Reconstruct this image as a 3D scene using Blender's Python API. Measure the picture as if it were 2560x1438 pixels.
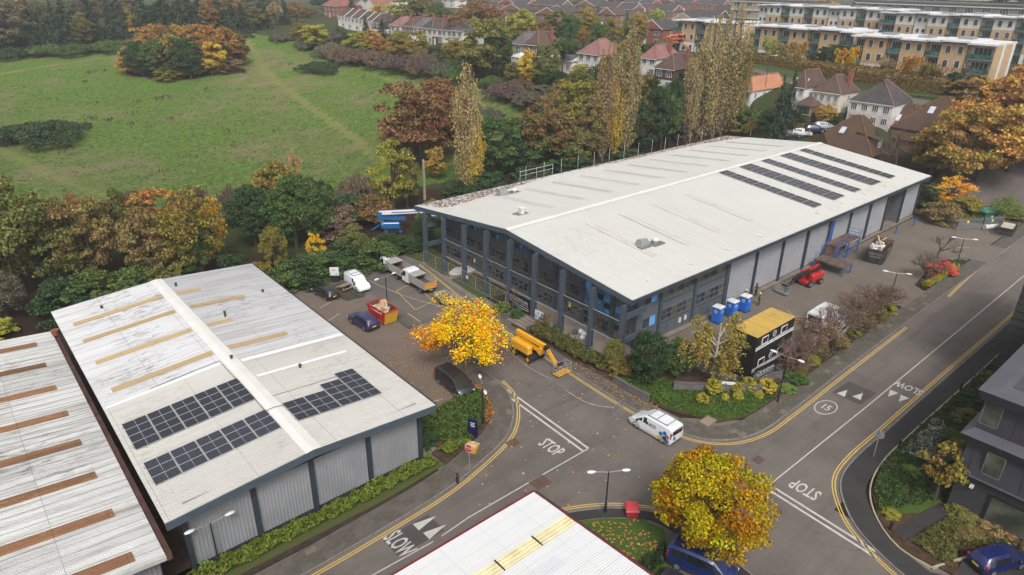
import bpy, bmesh, math, random
import numpy as np
from mathutils import Vector, Matrix, Euler
R = math.radians
for o in list(bpy.data.objects): bpy.data.objects.remove(o)
SC = bpy.context.scene
COL = SC.collection
# ------------------------------------------------------------ camera
# estate frame: X along the long warehouse's ridge, Y away to the left, camera 38.5 m above the junction
YAW, PITCH, ROLL, CAMH = R(40.975), R(24.522), R(0.851), 38.5
cam = bpy.data.cameras.new('camera'); camo = bpy.data.objects.new('camera', cam); COL.objects.link(camo)
cam.sensor_width = 36.0; cam.lens = 24.0; cam.clip_start = 0.5; cam.clip_end = 6000
_rt = Vector((math.cos(YAW), -math.sin(YAW), 0)); _fh = Vector((math.sin(YAW), math.cos(YAW), 0))
_fw = _fh * math.cos(PITCH) - Vector((0, 0, 1)) * math.sin(PITCH)
_up = _fh * math.sin(PITCH) + Vector((0, 0, 1)) * math.cos(PITCH)
_r2 = _rt * math.cos(ROLL) + _up * math.sin(ROLL); _u2 = -_rt * math.sin(ROLL) + _up * math.cos(ROLL)
_m = Matrix((_r2, _u2, -_fw)).transposed().to_4x4(); _m.translation = (0, 0, CAMH)
camo.matrix_world = _m
SC.camera = camo
# ------------------------------------------------------------ world, sun, exposure (overcast autumn day)
wd = bpy.data.worlds.new('World'); SC.world = wd; wd.use_nodes = True
nt = wd.node_tree; bg = nt.nodes['Background']
sky = nt.nodes.new('ShaderNodeTexSky'); sky.sky_type = 'NISHITA'; sky.sun_disc = False
SUN_EL, SUN_AZ = R(50), R(212)
sky.sun_elevation = SUN_EL; sky.sun_rotation = SUN_AZ
sky.air_density = 1.0; sky.dust_density = 6.0; sky.ozone_density = 1.0
hs = nt.nodes.new('ShaderNodeHueSaturation'); hs.inputs['Saturation'].default_value = 0.10
nt.links.new(sky.outputs[0], hs.inputs['Color']); nt.links.new(hs.outputs[0], bg.inputs[0])
bg.inputs[1].default_value = 0.12
sl = bpy.data.lights.new('sun', 'SUN'); sl.energy = 1.35; sl.angle = R(16); sl.color = (1, .955, .90)
slo = bpy.data.objects.new('sun', sl); COL.objects.link(slo)
slo.rotation_euler = (R(90) - SUN_EL, 0, math.pi - SUN_AZ)
SC.view_settings.view_transform = 'Standard'; SC.view_settings.look = 'None'
SC.view_settings.gamma = 1.0; SC.view_settings.exposure = 0.58
SC.cycles.use_denoising = True
SC.cycles.max_bounces = 6; SC.cycles.diffuse_bounces = 3; SC.cycles.glossy_bounces = 2
SC.cycles.transmission_bounces = 3; SC.cycles.volume_bounces = 0; SC.cycles.transparent_max_bounces = 6
# ------------------------------------------------------------ materials
MATS = {}
def _new(name):
    m = bpy.data.materials.new(name); m.use_nodes = True
    return m, m.node_tree, m.node_tree.nodes['Principled BSDF']
def ramp(n, stops):
    r = n.nodes.new('ShaderNodeValToRGB'); e = r.color_ramp.elements
    while len(e) < len(stops): e.new(.5)
    for i, (p, c) in enumerate(stops):
        e[i].position = p; e[i].color = c if len(c) == 4 else (*c, 1)
    return r
def noise(n, scale, detail=4, vec=None, stretch=None, coord='Object', rough=.55):
    tc = n.nodes.new('ShaderNodeTexCoord'); src = tc.outputs[coord]
    if stretch:
        mp = n.nodes.new('ShaderNodeMapping'); mp.inputs['Scale'].default_value = stretch
        n.links.new(src, mp.inputs[0]); src = mp.outputs[0]
    t = n.nodes.new('ShaderNodeTexNoise'); t.inputs['Scale'].default_value = scale
    t.inputs['Detail'].default_value = detail; t.inputs['Roughness'].default_value = rough
    n.links.new(src, t.inputs['Vector']); return t.outputs['Fac']
def mixc(n, fac, a, b, mode='MIX'):
    x = n.nodes.new('ShaderNodeMix'); x.data_type = 'RGBA'; x.blend_type = mode
    for s, v in ((x.inputs[0], fac), (x.inputs[6], a), (x.inputs[7], b)):
        if hasattr(v, 'is_linked'): n.links.new(v, s)
        elif isinstance(v, (int, float)): s.default_value = v
        else: s.default_value = (*v[:3], 1)
    return x.outputs[2]
def sharp(n, fac, lo, hi):
    m = n.nodes.new('ShaderNodeMapRange'); m.inputs[1].default_value = lo; m.inputs[2].default_value = hi
    n.links.new(fac, m.inputs[0]); return m.outputs[0]
def mul(n, a, b):
    m = n.nodes.new('ShaderNodeMath'); m.operation = 'MULTIPLY'
    for s, v in ((m.inputs[0], a), (m.inputs[1], b)):
        if hasattr(v, 'is_linked'): n.links.new(v, s)
        else: s.default_value = v
    return m.outputs[0]
def bump(n, p, fac, strength, dist=.05):
    b = n.nodes.new('ShaderNodeBump'); b.inputs['Strength'].default_value = strength; b.inputs['Distance'].default_value = dist
    n.links.new(fac, b.inputs['Height']); n.links.new(b.outputs[0], p.inputs['Normal'])
def mat(name, col, rough=.6, metal=0., var=.12, scale=1.5, col2=None, spec=.35, bmp=0., stretch=None, coord='Object'):
    """paint, cladding, plain stuff: base colour with a little uneven wear"""
    if name in MATS: return MATS[name]
    m, n, p = _new(name)
    c2 = col2 or tuple(max(0, c * (1 - 2.2 * var)) for c in col)
    f = noise(n, scale, 5, stretch=stretch, coord=coord)
    c = mixc(n, sharp(n, f, .35, .75), col, c2)
    n.links.new(c, p.inputs['Base Color'])
    p.inputs['Roughness'].default_value = rough; p.inputs['Metallic'].default_value = metal
    p.inputs['Specular IOR Level'].default_value = spec
    if bmp: bump(n, p, noise(n, scale * 12, 3), bmp, .02)
    MATS[name] = m; return m
def glass(name, col=(.02, .025, .03), rough=.06):
    if name in MATS: return MATS[name]
    m, n, p = _new(name)
    c = mixc(n, sharp(n, noise(n, .6, 2), .4, .65), col, tuple(c * 2.2 + .01 for c in col))
    n.links.new(c, p.inputs['Base Color']); p.inputs['Roughness'].default_value = rough
    p.inputs['Specular IOR Level'].default_value = .6
    MATS[name] = m; return m
def paint(name, col, coat=.6):
    if name in MATS: return MATS[name]
    m, n, p = _new(name)
    c = mixc(n, sharp(n, noise(n, 3, 4), .4, .8), col, tuple(c * .86 + .012 for c in col))
    n.links.new(c, p.inputs['Base Color']); p.inputs['Roughness'].default_value = .32
    p.inputs['Coat Weight'].default_value = coat; p.inputs['Coat Roughness'].default_value = .08
    MATS[name] = m; return m
def leafmat(name, sat=1.0, hue=.03):
    """leaves: the object's own colour, each leaf a little different"""
    if name in MATS: return MATS[name]
    m, n, p = _new(name)
    oi = n.nodes.new('ShaderNodeObjectInfo'); gm = n.nodes.new('ShaderNodeNewGeometry')
    at = n.nodes.new('ShaderNodeAttribute'); at.attribute_name = 'tint'
    hsv = n.nodes.new('ShaderNodeHueSaturation')
    mr = n.nodes.new('ShaderNodeMapRange'); mr.inputs[3].default_value = .5 - hue; mr.inputs[4].default_value = .5 + hue
    n.links.new(at.outputs['Fac'], mr.inputs[0]); n.links.new(mr.outputs[0], hsv.inputs['Hue'])
    mv = n.nodes.new('ShaderNodeMapRange'); mv.inputs[3].default_value = .55; mv.inputs[4].default_value = 1.5
    n.links.new(gm.outputs['Random Per Island'], mv.inputs[0]); n.links.new(mv.outputs[0], hsv.inputs['Value'])
    hsv.inputs['Saturation'].default_value = sat
    n.links.new(oi.outputs['Color'], hsv.inputs['Color']); n.links.new(hsv.outputs[0], p.inputs['Base Color'])
    p.inputs['Roughness'].default_value = .7; p.inputs['Specular IOR Level'].default_value = .2
    tr = n.nodes.new('ShaderNodeBsdfTranslucent'); n.links.new(hsv.outputs[0], tr.inputs[0])
    ms = n.nodes.new('ShaderNodeMixShader'); ms.inputs[0].default_value = .25
    out = n.nodes['Material Output']
    n.links.new(p.outputs[0], ms.inputs[1]); n.links.new(tr.outputs[0], ms.inputs[2]); n.links.new(ms.outputs[0], out.inputs[0])
    MATS[name] = m; return m
# ------------------------------------------------------------ mesh helpers
class MB:
    """collects shapes; build() links them as ONE mesh object"""
    def __init__(s): s.v = []; s.f = []; s.mi = []; s.cur = 0
    def add(s, vs, fs):
        b = len(s.v); s.v += [tuple(v) for v in vs]
        s.f += [tuple(i + b for i in f) for f in fs]; s.mi += [s.cur] * len(fs); return s
    def box(s, x0, x1, y0, y1, z0, z1):
        vs = [(x, y, z) for z in (z0, z1) for x, y in ((x0, y0), (x1, y0), (x1, y1), (x0, y1))]
        return s.add(vs, [(3, 2, 1, 0), (4, 5, 6, 7), (0, 1, 5, 4), (1, 2, 6, 5), (2, 3, 7, 6), (3, 0, 4, 7)])
    def cbox(s, c, d, rz=0.):
        x, y, z = d[0] / 2, d[1] / 2, d[2] / 2; ca, sa = math.cos(rz), math.sin(rz)
        vs = [(c[0] + px * ca - py * sa, c[1] + px * sa + py * ca, c[2] + pz) for pz in (-z, z) for px, py in ((-x, -y), (x, -y), (x, y), (-x, y))]
        return s.add(vs, [(3, 2, 1, 0), (4, 5, 6, 7), (0, 1, 5, 4), (1, 2, 6, 5), (2, 3, 7, 6), (3, 0, 4, 7)])
    def bbox(s, x0, x1, y0, y1, z0, z1, b=.05):
        """box with chamfered top and vertical edges"""
        ring = lambda i, z: [(x0 + b + i, y0 + i, z), (x1 - b - i, y0 + i, z), (x1 - i, y0 + b + i, z), (x1 - i, y1 - b - i, z), (x1 - b - i, y1 - i, z), (x0 + b + i, y1 - i, z), (x0 + i, y1 - b - i, z), (x0 + i, y0 + b + i, z)]
        return s.loft([ring(0, z0), ring(0, z1 - b), ring(b * .7, z1)])
    def beam(s, p, q, w, h=None, up=(0, 0, 1)):
        h = h or w; p = Vector(p); q = Vector(q); d = (q - p).normalized(); u = Vector(up)
        if abs(d.dot(u)) > .97: u = Vector((1, 0, 0))
        r = d.cross(u).normalized() * w / 2; t = r.cross(d).normalized() * h / 2
        vs = [e + a * r + b * t for e in (p, q) for a, b in ((-1, -1), (1, -1), (1, 1), (-1, 1))]
        return s.add(vs, [(0, 1, 2, 3), (7, 6, 5, 4), (0, 4, 5, 1), (1, 5, 6, 2), (2, 6, 7, 3), (3, 7, 4, 0)])
    def tube(s, pts, r, n=6, r2=None, cap=True):
        pts = [Vector(p) for p in pts]; k = len(pts); rings = []
        for i, p in enumerate(pts):
            d = (pts[min(i + 1, k - 1)] - pts[max(i - 1, 0)]).normalized()
            u = Vector((0, 0, 1)) if abs(d.z) < .9 else Vector((1, 0, 0))
            a = d.cross(u).normalized(); b = a.cross(d).normalized()
            rr = r if r2 is None else r + (r2 - r) * i / max(1, k - 1)
            rings.append([p + (a * math.cos(t * 2 * math.pi / n) + b * math.sin(t * 2 * math.pi / n)) * rr for t in range(n)])
        return s.loft(rings, cap)
    def loft(s, rings, cap=True):
        n = len(rings[0]); vs = [v for r in rings for v in r]; fs = []
        for i in range(len(rings) - 1):
            for j in range(n):
                k = (j + 1) % n
                fs.append((i * n + j, i * n + k, (i + 1) * n + k, (i + 1) * n + j))
        if cap:
            fs.append(tuple(reversed(range(n)))); b = (len(rings) - 1) * n; fs.append(tuple(range(b, b + n)))
        return s.add(vs, fs)
    def cyl(s, c, r, z0, z1, n=12, r2=None):
        r2 = r if r2 is None else r2
        return s.loft([[(c[0] + rr * math.cos(2 * math.pi * i / n), c[1] + rr * math.sin(2 * math.pi * i / n), z) for i in range(n)] for rr, z in ((r, z0), (r2, z1))])
    def lathe(s, c, prof, n=12):
        return s.loft([[(c[0] + r * math.cos(2 * math.pi * i / n), c[1] + r * math.sin(2 * math.pi * i / n), z) for i in range(n)] for r, z in prof])
    def quad(s, a, b, c, d): return s.add([a, b, c, d], [(0, 1, 2, 3)])
    def prism(s, poly, z0, z1):
        n = len(poly); vs = [(x, y, z0) for x, y in poly] + [(x, y, z1) for x, y in poly]
        return s.add(vs, [tuple(reversed(range(n))), tuple(range(n, 2 * n))] + [(i, (i + 1) % n, n + (i + 1) % n, n + i) for i in range(n)])
    def wheel(s, c, r, w, axis='y', n=14):
        rings = []
        for o, rr in ((-.5, .86), (-.36, 1), (.36, 1), (.5, .86)):
            ring = []
            for i in range(n):
                a = 2 * math.pi * i / n; x, z = rr * r * math.cos(a), rr * r * math.sin(a)
                ring.append((c[0] + x, c[1] + o * w, c[2] + z) if axis == 'y' else (c[0] + o * w, c[1] + x, c[2] + z))
            rings.append(ring)
        return s.loft(rings)
    def xf(s, mtx):
        s.v = [tuple(mtx @ Vector(v)) for v in s.v]; return s
    def mesh(s, name, mats, smooth=False):
        me = bpy.data.meshes.new(name); me.from_pydata(s.v, [], s.f)
        for m in (mats if isinstance(mats, (list, tuple)) else [mats]): me.materials.append(m)
        if any(s.mi): me.polygons.foreach_set('material_index', s.mi)
        if smooth: me.polygons.foreach_set('use_smooth', [True] * len(me.polygons))
        me.update(); return me
    def build(s, name, mats, parent=None, smooth=False, loc=None, rz=None):
        o = bpy.data.objects.new(name, s.mesh(name, mats, smooth)); COL.objects.link(o)
        if parent is not None: o.parent = parent
        if loc is not None: o.location = loc
        if rz is not None: o.rotation_euler = (0, 0, rz)
        return o
def inst(name, me, parent=None, loc=(0, 0, 0), rot=None, scale=None):
    o = bpy.data.objects.new(name, me); COL.objects.link(o); o.parent = parent; o.location = loc
    if rot is not None: o.rotation_euler = rot
    if scale is not None: o.scale = scale
    return o
def tag(o, label, cat, group=None):
    o['label'] = label; o['category'] = cat
    if group: o['group'] = group
    return o
def thing(name, label, cat, loc=(0, 0, 0), rz=0., group=None):
    o = bpy.data.objects.new(name, None); COL.objects.link(o); o.empty_display_size = .3
    o.location = loc; o.rotation_euler = (0, 0, rz); return tag(o, label, cat, group)
def struct(o): o['kind'] = 'structure'; return o
def stuff(o): o['kind'] = 'stuff'; return o
def copy_tree(o, parent=None):
    c = o.copy(); COL.objects.link(c); c.parent = parent
    for ch in list(o.children): copy_tree(ch, c)
    return c
_txt = {}
def text_geo(s, size=1., bold=False):
    key = (s, bold)
    if key not in _txt:
        cu = bpy.data.curves.new('t', 'FONT'); cu.body = s; cu.size = 1; cu.align_x = 'CENTER'; cu.align_y = 'CENTER'; cu.resolution_u = 2
        if bold: cu.offset = .018
        ob = bpy.data.objects.new('t', cu); COL.objects.link(ob)
        bpy.context.view_layer.update()
        me = ob.evaluated_get(bpy.context.evaluated_depsgraph_get()).to_mesh()
        _txt[key] = ([tuple(v.co) for v in me.vertices], [tuple(p.vertices) for p in me.polygons])
        bpy.data.objects.remove(ob); bpy.data.curves.remove(cu)
    v, f = _txt[key]
    return [(a * size, b * size, 0) for a, b, c in v], f
def text(s, size, origin, right, up, m, parent, name='lettering', bold=True, stretch=1., mb=None):
    """flat lettering: origin is the middle of the word, right/up span its plane"""
    v, f = text_geo(s, size, bold); o = Vector(origin); r = Vector(right); u = Vector(up) * stretch
    b = mb or MB(); b.add([o + r * x + u * y for x, y, z in v], f)
    return b if mb is not None else b.build(name, m, parent)
def smoothstep(t):
    t = min(1., max(0., t)); return t * t * (3 - 2 * t)
MX0, MX1, MY0, MY1 = 51.875, 131.845, 40.522, 81.737     # long warehouse roof
def terr(X, Y):
    x = X * .7550 - Y * .6557; s = X * .6557 + Y * .7550
    k = smoothstep((x + 60) / 90.); h = 18.5 * max(smoothstep((s - 112.) / (188. - 113. * k)), smoothstep((X - 127.) / 50.) * smoothstep((Y - (46. - 14. * smoothstep((X - 158.) / 14.))) / 14.))
    d = math.hypot(max(MX0 - 4 - X, 0, X - MX1 - 3), max(MY0 - 30 - Y, 0, Y - MY1 - 2))
    return h * smoothstep((d - 1) / 12.)
def offset_line(pts, d):
    """parallel polyline, d to the left of travel"""
    out = []; n = len(pts)
    for i in range(n):
        a = Vector(pts[max(i - 1, 0)][:2]); b = Vector(pts[min(i + 1, n - 1)][:2]); t = (b - a).normalized()
        out.append((pts[i][0] - t.y * d, pts[i][1] + t.x * d))
    return out
def curve(pts, step=.8):
    """Catmull-Rom resample of a rough polyline"""
    P = [Vector(p[:2]) for p in pts]; out = []
    T = [(P[min(i + 1, len(P) - 1)] - P[max(i - 1, 0)]).normalized() for i in range(len(P))]
    for i in range(len(P) - 1):
        b, c = P[i], P[i + 1]; L = (c - b).length; n = max(1, min(60, int(L / step)))
        for k in range(n):
            t = k / n; t2, t3 = t * t, t ** 3
            q = b * (2 * t3 - 3 * t2 + 1) + T[i] * L * (t3 - 2 * t2 + t) + c * (-2 * t3 + 3 * t2) + T[i + 1] * L * (t3 - t2)
            out.append((q.x, q.y))
    out.append(tuple(P[-1])); return out
def ribbon(mb, pts, d0, d1, z, h=None):
    a = offset_line(pts, d0); b = offset_line(pts, d1); n = len(a)
    vs = [(x, y, z) for x, y in a] + [(x, y, z) for x, y in b]
    fs = [(i, n + i, n + i + 1, i + 1) if d1 < d0 else (i, i + 1, n + i + 1, n + i) for i in range(n - 1)]
    if h:
        vs += [(x, y, z - h) for x, y in a] + [(x, y, z - h) for x, y in b]
        fs += [(i, i + 1, 2 * n + i + 1, 2 * n + i) for i in range(n - 1)] + [(n + i, 3 * n + i, 3 * n + i + 1, n + i + 1) for i in range(n - 1)]
    return mb.add(vs, fs)
def inpoly(x, y, P):
    r = False; j = len(P) - 1
    for i in range(len(P)):
        xi, yi = P[i][:2]; xj, yj = P[j][:2]
        if (yi > y) != (yj > y) and x < (xj - xi) * (y - yi) / (yj - yi) + xi: r = not r
        j = i
    return r
def polymesh(name, poly, z, m, parent=None, kind=True, skirt=0.):
    bm = bmesh.new(); vs = [bm.verts.new((p[0], p[1], z)) for p in poly]
    f = bm.faces.new(vs); f.normal_update()
    if f.normal.z < 0: f.normal_flip()
    bmesh.ops.triangulate(bm, faces=[f], ngon_method='EAR_CLIP')
    if skirt:
        lo = [bm.verts.new((p[0], p[1], z - skirt)) for p in poly]; n = len(poly)
        for i in range(n): bm.faces.new((vs[i], vs[(i + 1) % n], lo[(i + 1) % n], lo[i]))
    me = bpy.data.meshes.new(name); bm.to_mesh(me); bm.free(); me.materials.append(m)
    o = bpy.data.objects.new(name, me); COL.objects.link(o); o.parent = parent
    if kind and parent is None: struct(o)
    return o
def corr(mb, O, A, B, N, pitch, amp):
    """trapezoid-profiled sheet: ribs run along B, repeat along A"""
    O, A, B, N = map(Vector, (O, A, B, N)); L = A.length; n = max(1, round(L / pitch)); p = L / n; a = A / L
    prof = []
    for i in range(n):
        for t, h in ((0, 0), (.45, 0), (.58, 1), (.87, 1)): prof.append((p * (i + t), h))
    prof.append((L, 0))
    vs = [O + a * t + N * amp * h for t, h in prof] + [O + a * t + N * amp * h + B for t, h in prof]
    k = len(prof); return mb.add(vs, [(i, i + 1, k + i + 1, k + i) for i in range(k - 1)])

# ============================================================ ground
def ground_mat():
    m, n, p = _new('ground_soil_and_grass')
    at = n.nodes.new('ShaderNodeVertexColor'); at.layer_name = 'cover'
    sp = n.nodes.new('ShaderNodeSeparateColor'); n.links.new(at.outputs[0], sp.inputs[0])
    # rough meadow: green with straw-coloured and dull patches
    big = noise(n, .035, 6, rough=.65); mid = noise(n, .16, 7, stretch=(1.0, 1.6, 1), rough=.7); fine = noise(n, 1.1, 6, stretch=(1, 1.7, 1), rough=.75)
    fib = noise(n, 3.4, 5, stretch=(1, 2.6, 1), rough=.8)
    g = mixc(n, sharp(n, fine, .40, .60), (.056, .118, .019), (.180, .285, .050))
    g = mixc(n, mul(n, sharp(n, mid, .44, .68), .45), g, (.165, .165, .062))
    g = mixc(n, mul(n, sharp(n, big, .47, .62), mul(n, sharp(n, mid, .36, .58), .85)), g, (.27, .205, .125))
    g = mixc(n, mul(n, sharp(n, fib, .48, .70), .6), g, (.050, .085, .024))
    g = mixc(n, mul(n, sharp(n, noise(n, .33, 5), .58, .74), .6), g, (.055, .085, .03))
    e = mixc(n, sharp(n, fine, .35, .7), (.030, .020, .013), (.085, .050, .030))
    e = mixc(n, mul(n, sharp(n, fib, .62, .74), .6), e, (.22, .13, .07))
    t = mixc(n, sharp(n, fine, .35, .65), (.17, .185, .055), (.27, .265, .095))
    o = mixc(n, sharp(n, mid, .4, .62), (.045, .075, .022), (.075, .068, .035))
    wob = mul(n, noise(n, .5, 5), 1.0)
    def soft(ch):
        a = n.nodes.new('ShaderNodeMath'); a.operation = 'ADD'; n.links.new(sp.outputs[ch], a.inputs[0]); n.links.new(mul(n, wob, .5), a.inputs[1])
        return sharp(n, a.outputs[0], .60, .90)
    c = mixc(n, soft(0), o, g); c = mixc(n, soft(1), c, e); c = mixc(n, mul(n, soft(2), .85), c, t)
    n.links.new(c, p.inputs['Base Color']); p.inputs['Roughness'].default_value = .95; p.inputs['Specular IOR Level'].default_value = .1
    bump(n, p, fib, 1.0, .45)
    return m
FIELD = [(-14.34,163.09), (-4.09,299.85), (26.14,287.44), (44.89,276.53), (59.79,277.20), (78.58,273.38), (103.65,274.16), (108.37,256.22), (112.16,235.29), (110.31,214.64), (113.81,200.21), (117.16,186.80), (115.94,164.09), (114.97,149.90), (110.89,134.83), (108.20,118.41), (90.93,102.75), (67.79,111.73), (57.34,114.79), (45.26,115.98), (30.76,124.67), (19.49,130.80), (6.68,143.69)]
TRACK1 = curve([(98.59,263.39), (89.96,233.74), (84.62,213.57), (81.97,192.59), (79.90,173.67), (77.56,154.06), (76.01,141.67), (73.26,126.66)], 2)
TRACK2 = curve([(5.74,212.60), (12.31,189.18), (16.00,169.42), (19.93,152.17), (24.37,138.25)], 2)
TRACK3 = curve([(22.17,259.56), (34.95,260.71), (48.40,260.53), (59.21,260.72)], 3)
TRACK4 = curve([(106.52,190.23), (107.32,173.65), (108.11,158.79), (108.47,141.50), (107.25,127.37)], 3)
EARTH = [[(-9.51,119.27), (2.99,110.94), (9.28,105.87), (16.53,98.28), (31.17,97.82), (35.12,92.63), (35.51,82.97), (31.35,76.60), (26.89,86.53), (12.81,88.71), (4.57,82.67), (-6.57,89.56)],
         [(46.42,85.60), (61.18,92.44), (104.91,93.64), (143.61,80.92), (142.38,88.70), (105.55,100.17), (69.52,107.37), (49.57,101.64), (40.39,90.43)],
         [(145.13,73.13), (151.98,62.46), (152.80,47.24), (148.13,39.93), (130.07,37.84), (143.14,45.88)],
         [(55.04,254.15), (51.50,232.43), (63.49,219.94), (80.18,222.68), (87.40,235.71), (74.28,260.00)]]
def near_track(x, y, T, w):
    for i in range(0, len(T) - 1):
        ax, ay = T[i]; bx, by = T[i + 1]; dx, dy = bx - ax, by - ay
        t = max(0, min(1, ((x - ax) * dx + (y - ay) * dy) / (dx * dx + dy * dy + 1e-9)))
        if (x - ax - t * dx) ** 2 + (y - ay - t * dy) ** 2 < w * w: return 1.
    return 0.
def tbox(T, pad=4):
    return (min(p[0] for p in T) - pad, max(p[0] for p in T) + pad, min(p[1] for p in T) - pad, max(p[1] for p in T) + pad)
def make_ground():
    # grid laid in the frame of the hillside: s up the slope, x across it
    S = list(np.arange(-60, 100, 8.)) + list(np.arange(100, 300, 1.6)) + list(np.arange(300, 500, 10.)) + [520, 560, 620, 700, 800, 950, 1150, 1400, 1800, 2400]
    X = [-1700, -1100, -800, -600, -480, -400, -340, -300] + list(np.arange(-270, 120, 1.8)) + list(np.arange(120, 330, 8.)) + [340, 400, 480, 600, 800, 1100, 1700]
    tracks = [(TRACK1, 1.25, tbox(TRACK1)), (TRACK2, 1.7, tbox(TRACK2)), (TRACK3, 1.0, tbox(TRACK3)), (TRACK4, .8, tbox(TRACK4))]
    vs = []; cov = []; fb = tbox(FIELD, 0); eb = [tbox(q, 0) for q in EARTH]
    for s in S:
        for x in X:
            wx = x * .7550 + s * .6557; wy = -x * .6557 + s * .7550
            vs.append((wx, wy, terr(wx, wy)))
            a = 1. if fb[0] < wx < fb[1] and fb[2] < wy < fb[3] and inpoly(wx, wy, FIELD) else 0.
            b = 0.
            for q, e in zip(eb, EARTH):
                if q[0] < wx < q[1] and q[2] < wy < q[3] and inpoly(wx, wy, e): b = 1.
            t = 0.
            if a:
                for T, w, q in tracks:
                    if q[0] < wx < q[1] and q[2] < wy < q[3] and near_track(wx, wy, T, w): t = .56 if T is TRACK2 else 1.
            if s < 100 and not b: b = .6
            cov.append((a, b, t, 1.))
    n = len(X); fs = [(i * n + j, i * n + j + 1, (i + 1) * n + j + 1, (i + 1) * n + j) for i in range(len(S) - 1) for j in range(n - 1)]
    me = bpy.data.meshes.new('ground'); me.from_pydata(vs, [], fs)
    ca = me.color_attributes.new('cover', 'FLOAT_COLOR', 'POINT'); ca.data.foreach_set('color', np.array(cov, 'f').ravel())
    me.polygons.foreach_set('use_smooth', [True] * len(me.polygons))
    me.materials.append(ground_mat()); o = bpy.data.objects.new('ground', me); COL.objects.link(o); struct(o); o.location.z = -.03
make_ground()
# ============================================================ roads
def asphalt(name, a, b, streak=None):
    m, n, p = _new(name)
    f = noise(n, .35, 6, rough=.6); g2 = noise(n, 9, 4)
    c = mixc(n, sharp(n, f, .35, .68), a, b)
    c = mixc(n, mul(n, sharp(n, g2, .40, .68), .5), c, tuple(x * 1.5 for x in b))
    c = mixc(n, mul(n, sharp(n, noise(n, .07, 5, rough=.65), .44, .62), .55), c, tuple(x * 1.35 for x in b))
    c = mixc(n, mul(n, sharp(n, noise(n, .9, 6, rough=.7), .60, .72), .5), c, tuple(x * .62 for x in a))
    w = noise(n, .5, 4, stretch=streak or (.12, 1.6, 1))
    c = mixc(n, mul(n, sharp(n, w, .5, .75), .35), c, tuple(x * .55 for x in a))
    v = n.nodes.new('ShaderNodeTexVoronoi'); v.feature = 'DISTANCE_TO_EDGE'; v.inputs['Scale'].default_value = .16
    tc = n.nodes.new('ShaderNodeTexCoord'); mp = n.nodes.new('ShaderNodeVectorMath'); mp.operation = 'ADD'
    nn = n.nodes.new('ShaderNodeTexNoise'); nn.inputs['Scale'].default_value = .9; nn.inputs['Detail'].default_value = 5
    n.links.new(tc.outputs['Object'], nn.inputs['Vector']); n.links.new(tc.outputs['Object'], mp.inputs[0]); n.links.new(nn.outputs['Color'], mp.inputs[1])
    n.links.new(mp.outputs[0], v.inputs['Vector'])
    cr = n.nodes.new('ShaderNodeMath'); cr.operation = 'LESS_THAN'; cr.inputs[1].default_value = .004; n.links.new(v.outputs['Distance'], cr.inputs[0])
    c = mixc(n, mul(n, mul(n, cr.outputs[0], sharp(n, noise(n, .12, 2), .52, .58)), .45), c, (.03, .027, .025))
    n.links.new(c, p.inputs['Base Color']); p.inputs['Roughness'].default_value = .85; p.inputs['Specular IOR Level'].default_value = .25
    bump(n, p, g2, .25, .01); return m
A_ROAD = asphalt('asphalt_worn', (.084, .071, .064), (.114, .098, .087))
A_DARK = asphalt('asphalt_new_dark', (.020, .019, .020), (.034, .031, .031), (1, 1, 1))
A_LANE = asphalt('asphalt_lane', (.076, .064, .058), (.102, .087, .078))
def blockpave(name, a, b, mort, sx=5., sy=10.):
    m, n, p = _new(name)
    tc = n.nodes.new('ShaderNodeTexCoord'); bt = n.nodes.new('ShaderNodeTexBrick')
    bt.inputs['Scale'].default_value = 1.; bt.inputs['Brick Width'].default_value = 1 / sx * 1.0; bt.inputs['Row Height'].default_value = 1 / sy
    bt.inputs['Mortar Size'].default_value = .006; bt.inputs['Color1'].default_value = (*a, 1); bt.inputs['Color2'].default_value = (*b, 1); bt.inputs['Mortar'].default_value = (*mort, 1)
    n.links.new(tc.outputs['Object'], bt.inputs['Vector'])
    c = mixc(n, mul(n, sharp(n, noise(n, .25, 6), .38, .7), .5), bt.outputs['Color'], tuple(x * .5 for x in a))
    c = mixc(n, mul(n, sharp(n, noise(n, .11, 4), .55, .72), .45), c, (.07, .075, .04))
    n.links.new(c, p.inputs['Base Color']); p.inputs['Roughness'].default_value = .9; return m
PAVE_BRICK = blockpave('block_paving', (.172, .126, .096), (.132, .100, .080), (.06, .05, .042))
PAVE_YARD = blockpave('yard_block_paving', (.160, .126, .100), (.128, .104, .086), (.07, .058, .05), 4, 8)
PAVE_SLAB = mat('pavement_tarmac', (.105, .092, .080), .9, var=.18, scale=.8, col2=(.060, .056, .046), spec=.2)
SLAB = [mat('paving_slab_%s' % k, c, .9, var=.15, scale=3, spec=.2) for k, c in (('grey', (.112, .098, .082)), ('brown', (.098, .082, .066)), ('pale', (.150, .130, .110)), ('green', (.088, .084, .064)))]
KERB = mat('kerb_concrete', (.20, .18, .16), .9, var=.2, scale=2, spec=.2)
SOIL = mat('bed_soil', (.040, .026, .018), .95, var=.3, scale=2, col2=(.09, .055, .035), spec=.1, bmp=.4)
LAWN = mat('mown_lawn', (.040, .078, .014), .95, var=.2, scale=3, col2=(.070, .100, .022), spec=.1, bmp=.5)
LAWN2 = mat('shady_lawn', (.038, .062, .018), .95, var=.2, scale=2, col2=(.075, .075, .030), spec=.1, bmp=.5)
CONC = mat('terrace_concrete', (.20, .165, .135), .9, var=.15, scale=.7, spec=.2)
YEL = mat('yellow_road_paint', (.52, .36, .09), .7, var=.25, scale=3, col2=(.40, .27, .085), spec=.3)
WHT = mat('white_road_paint', (.46, .44, .415), .7, var=.2, scale=2, col2=(.33, .31, .29), spec=.3)
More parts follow.
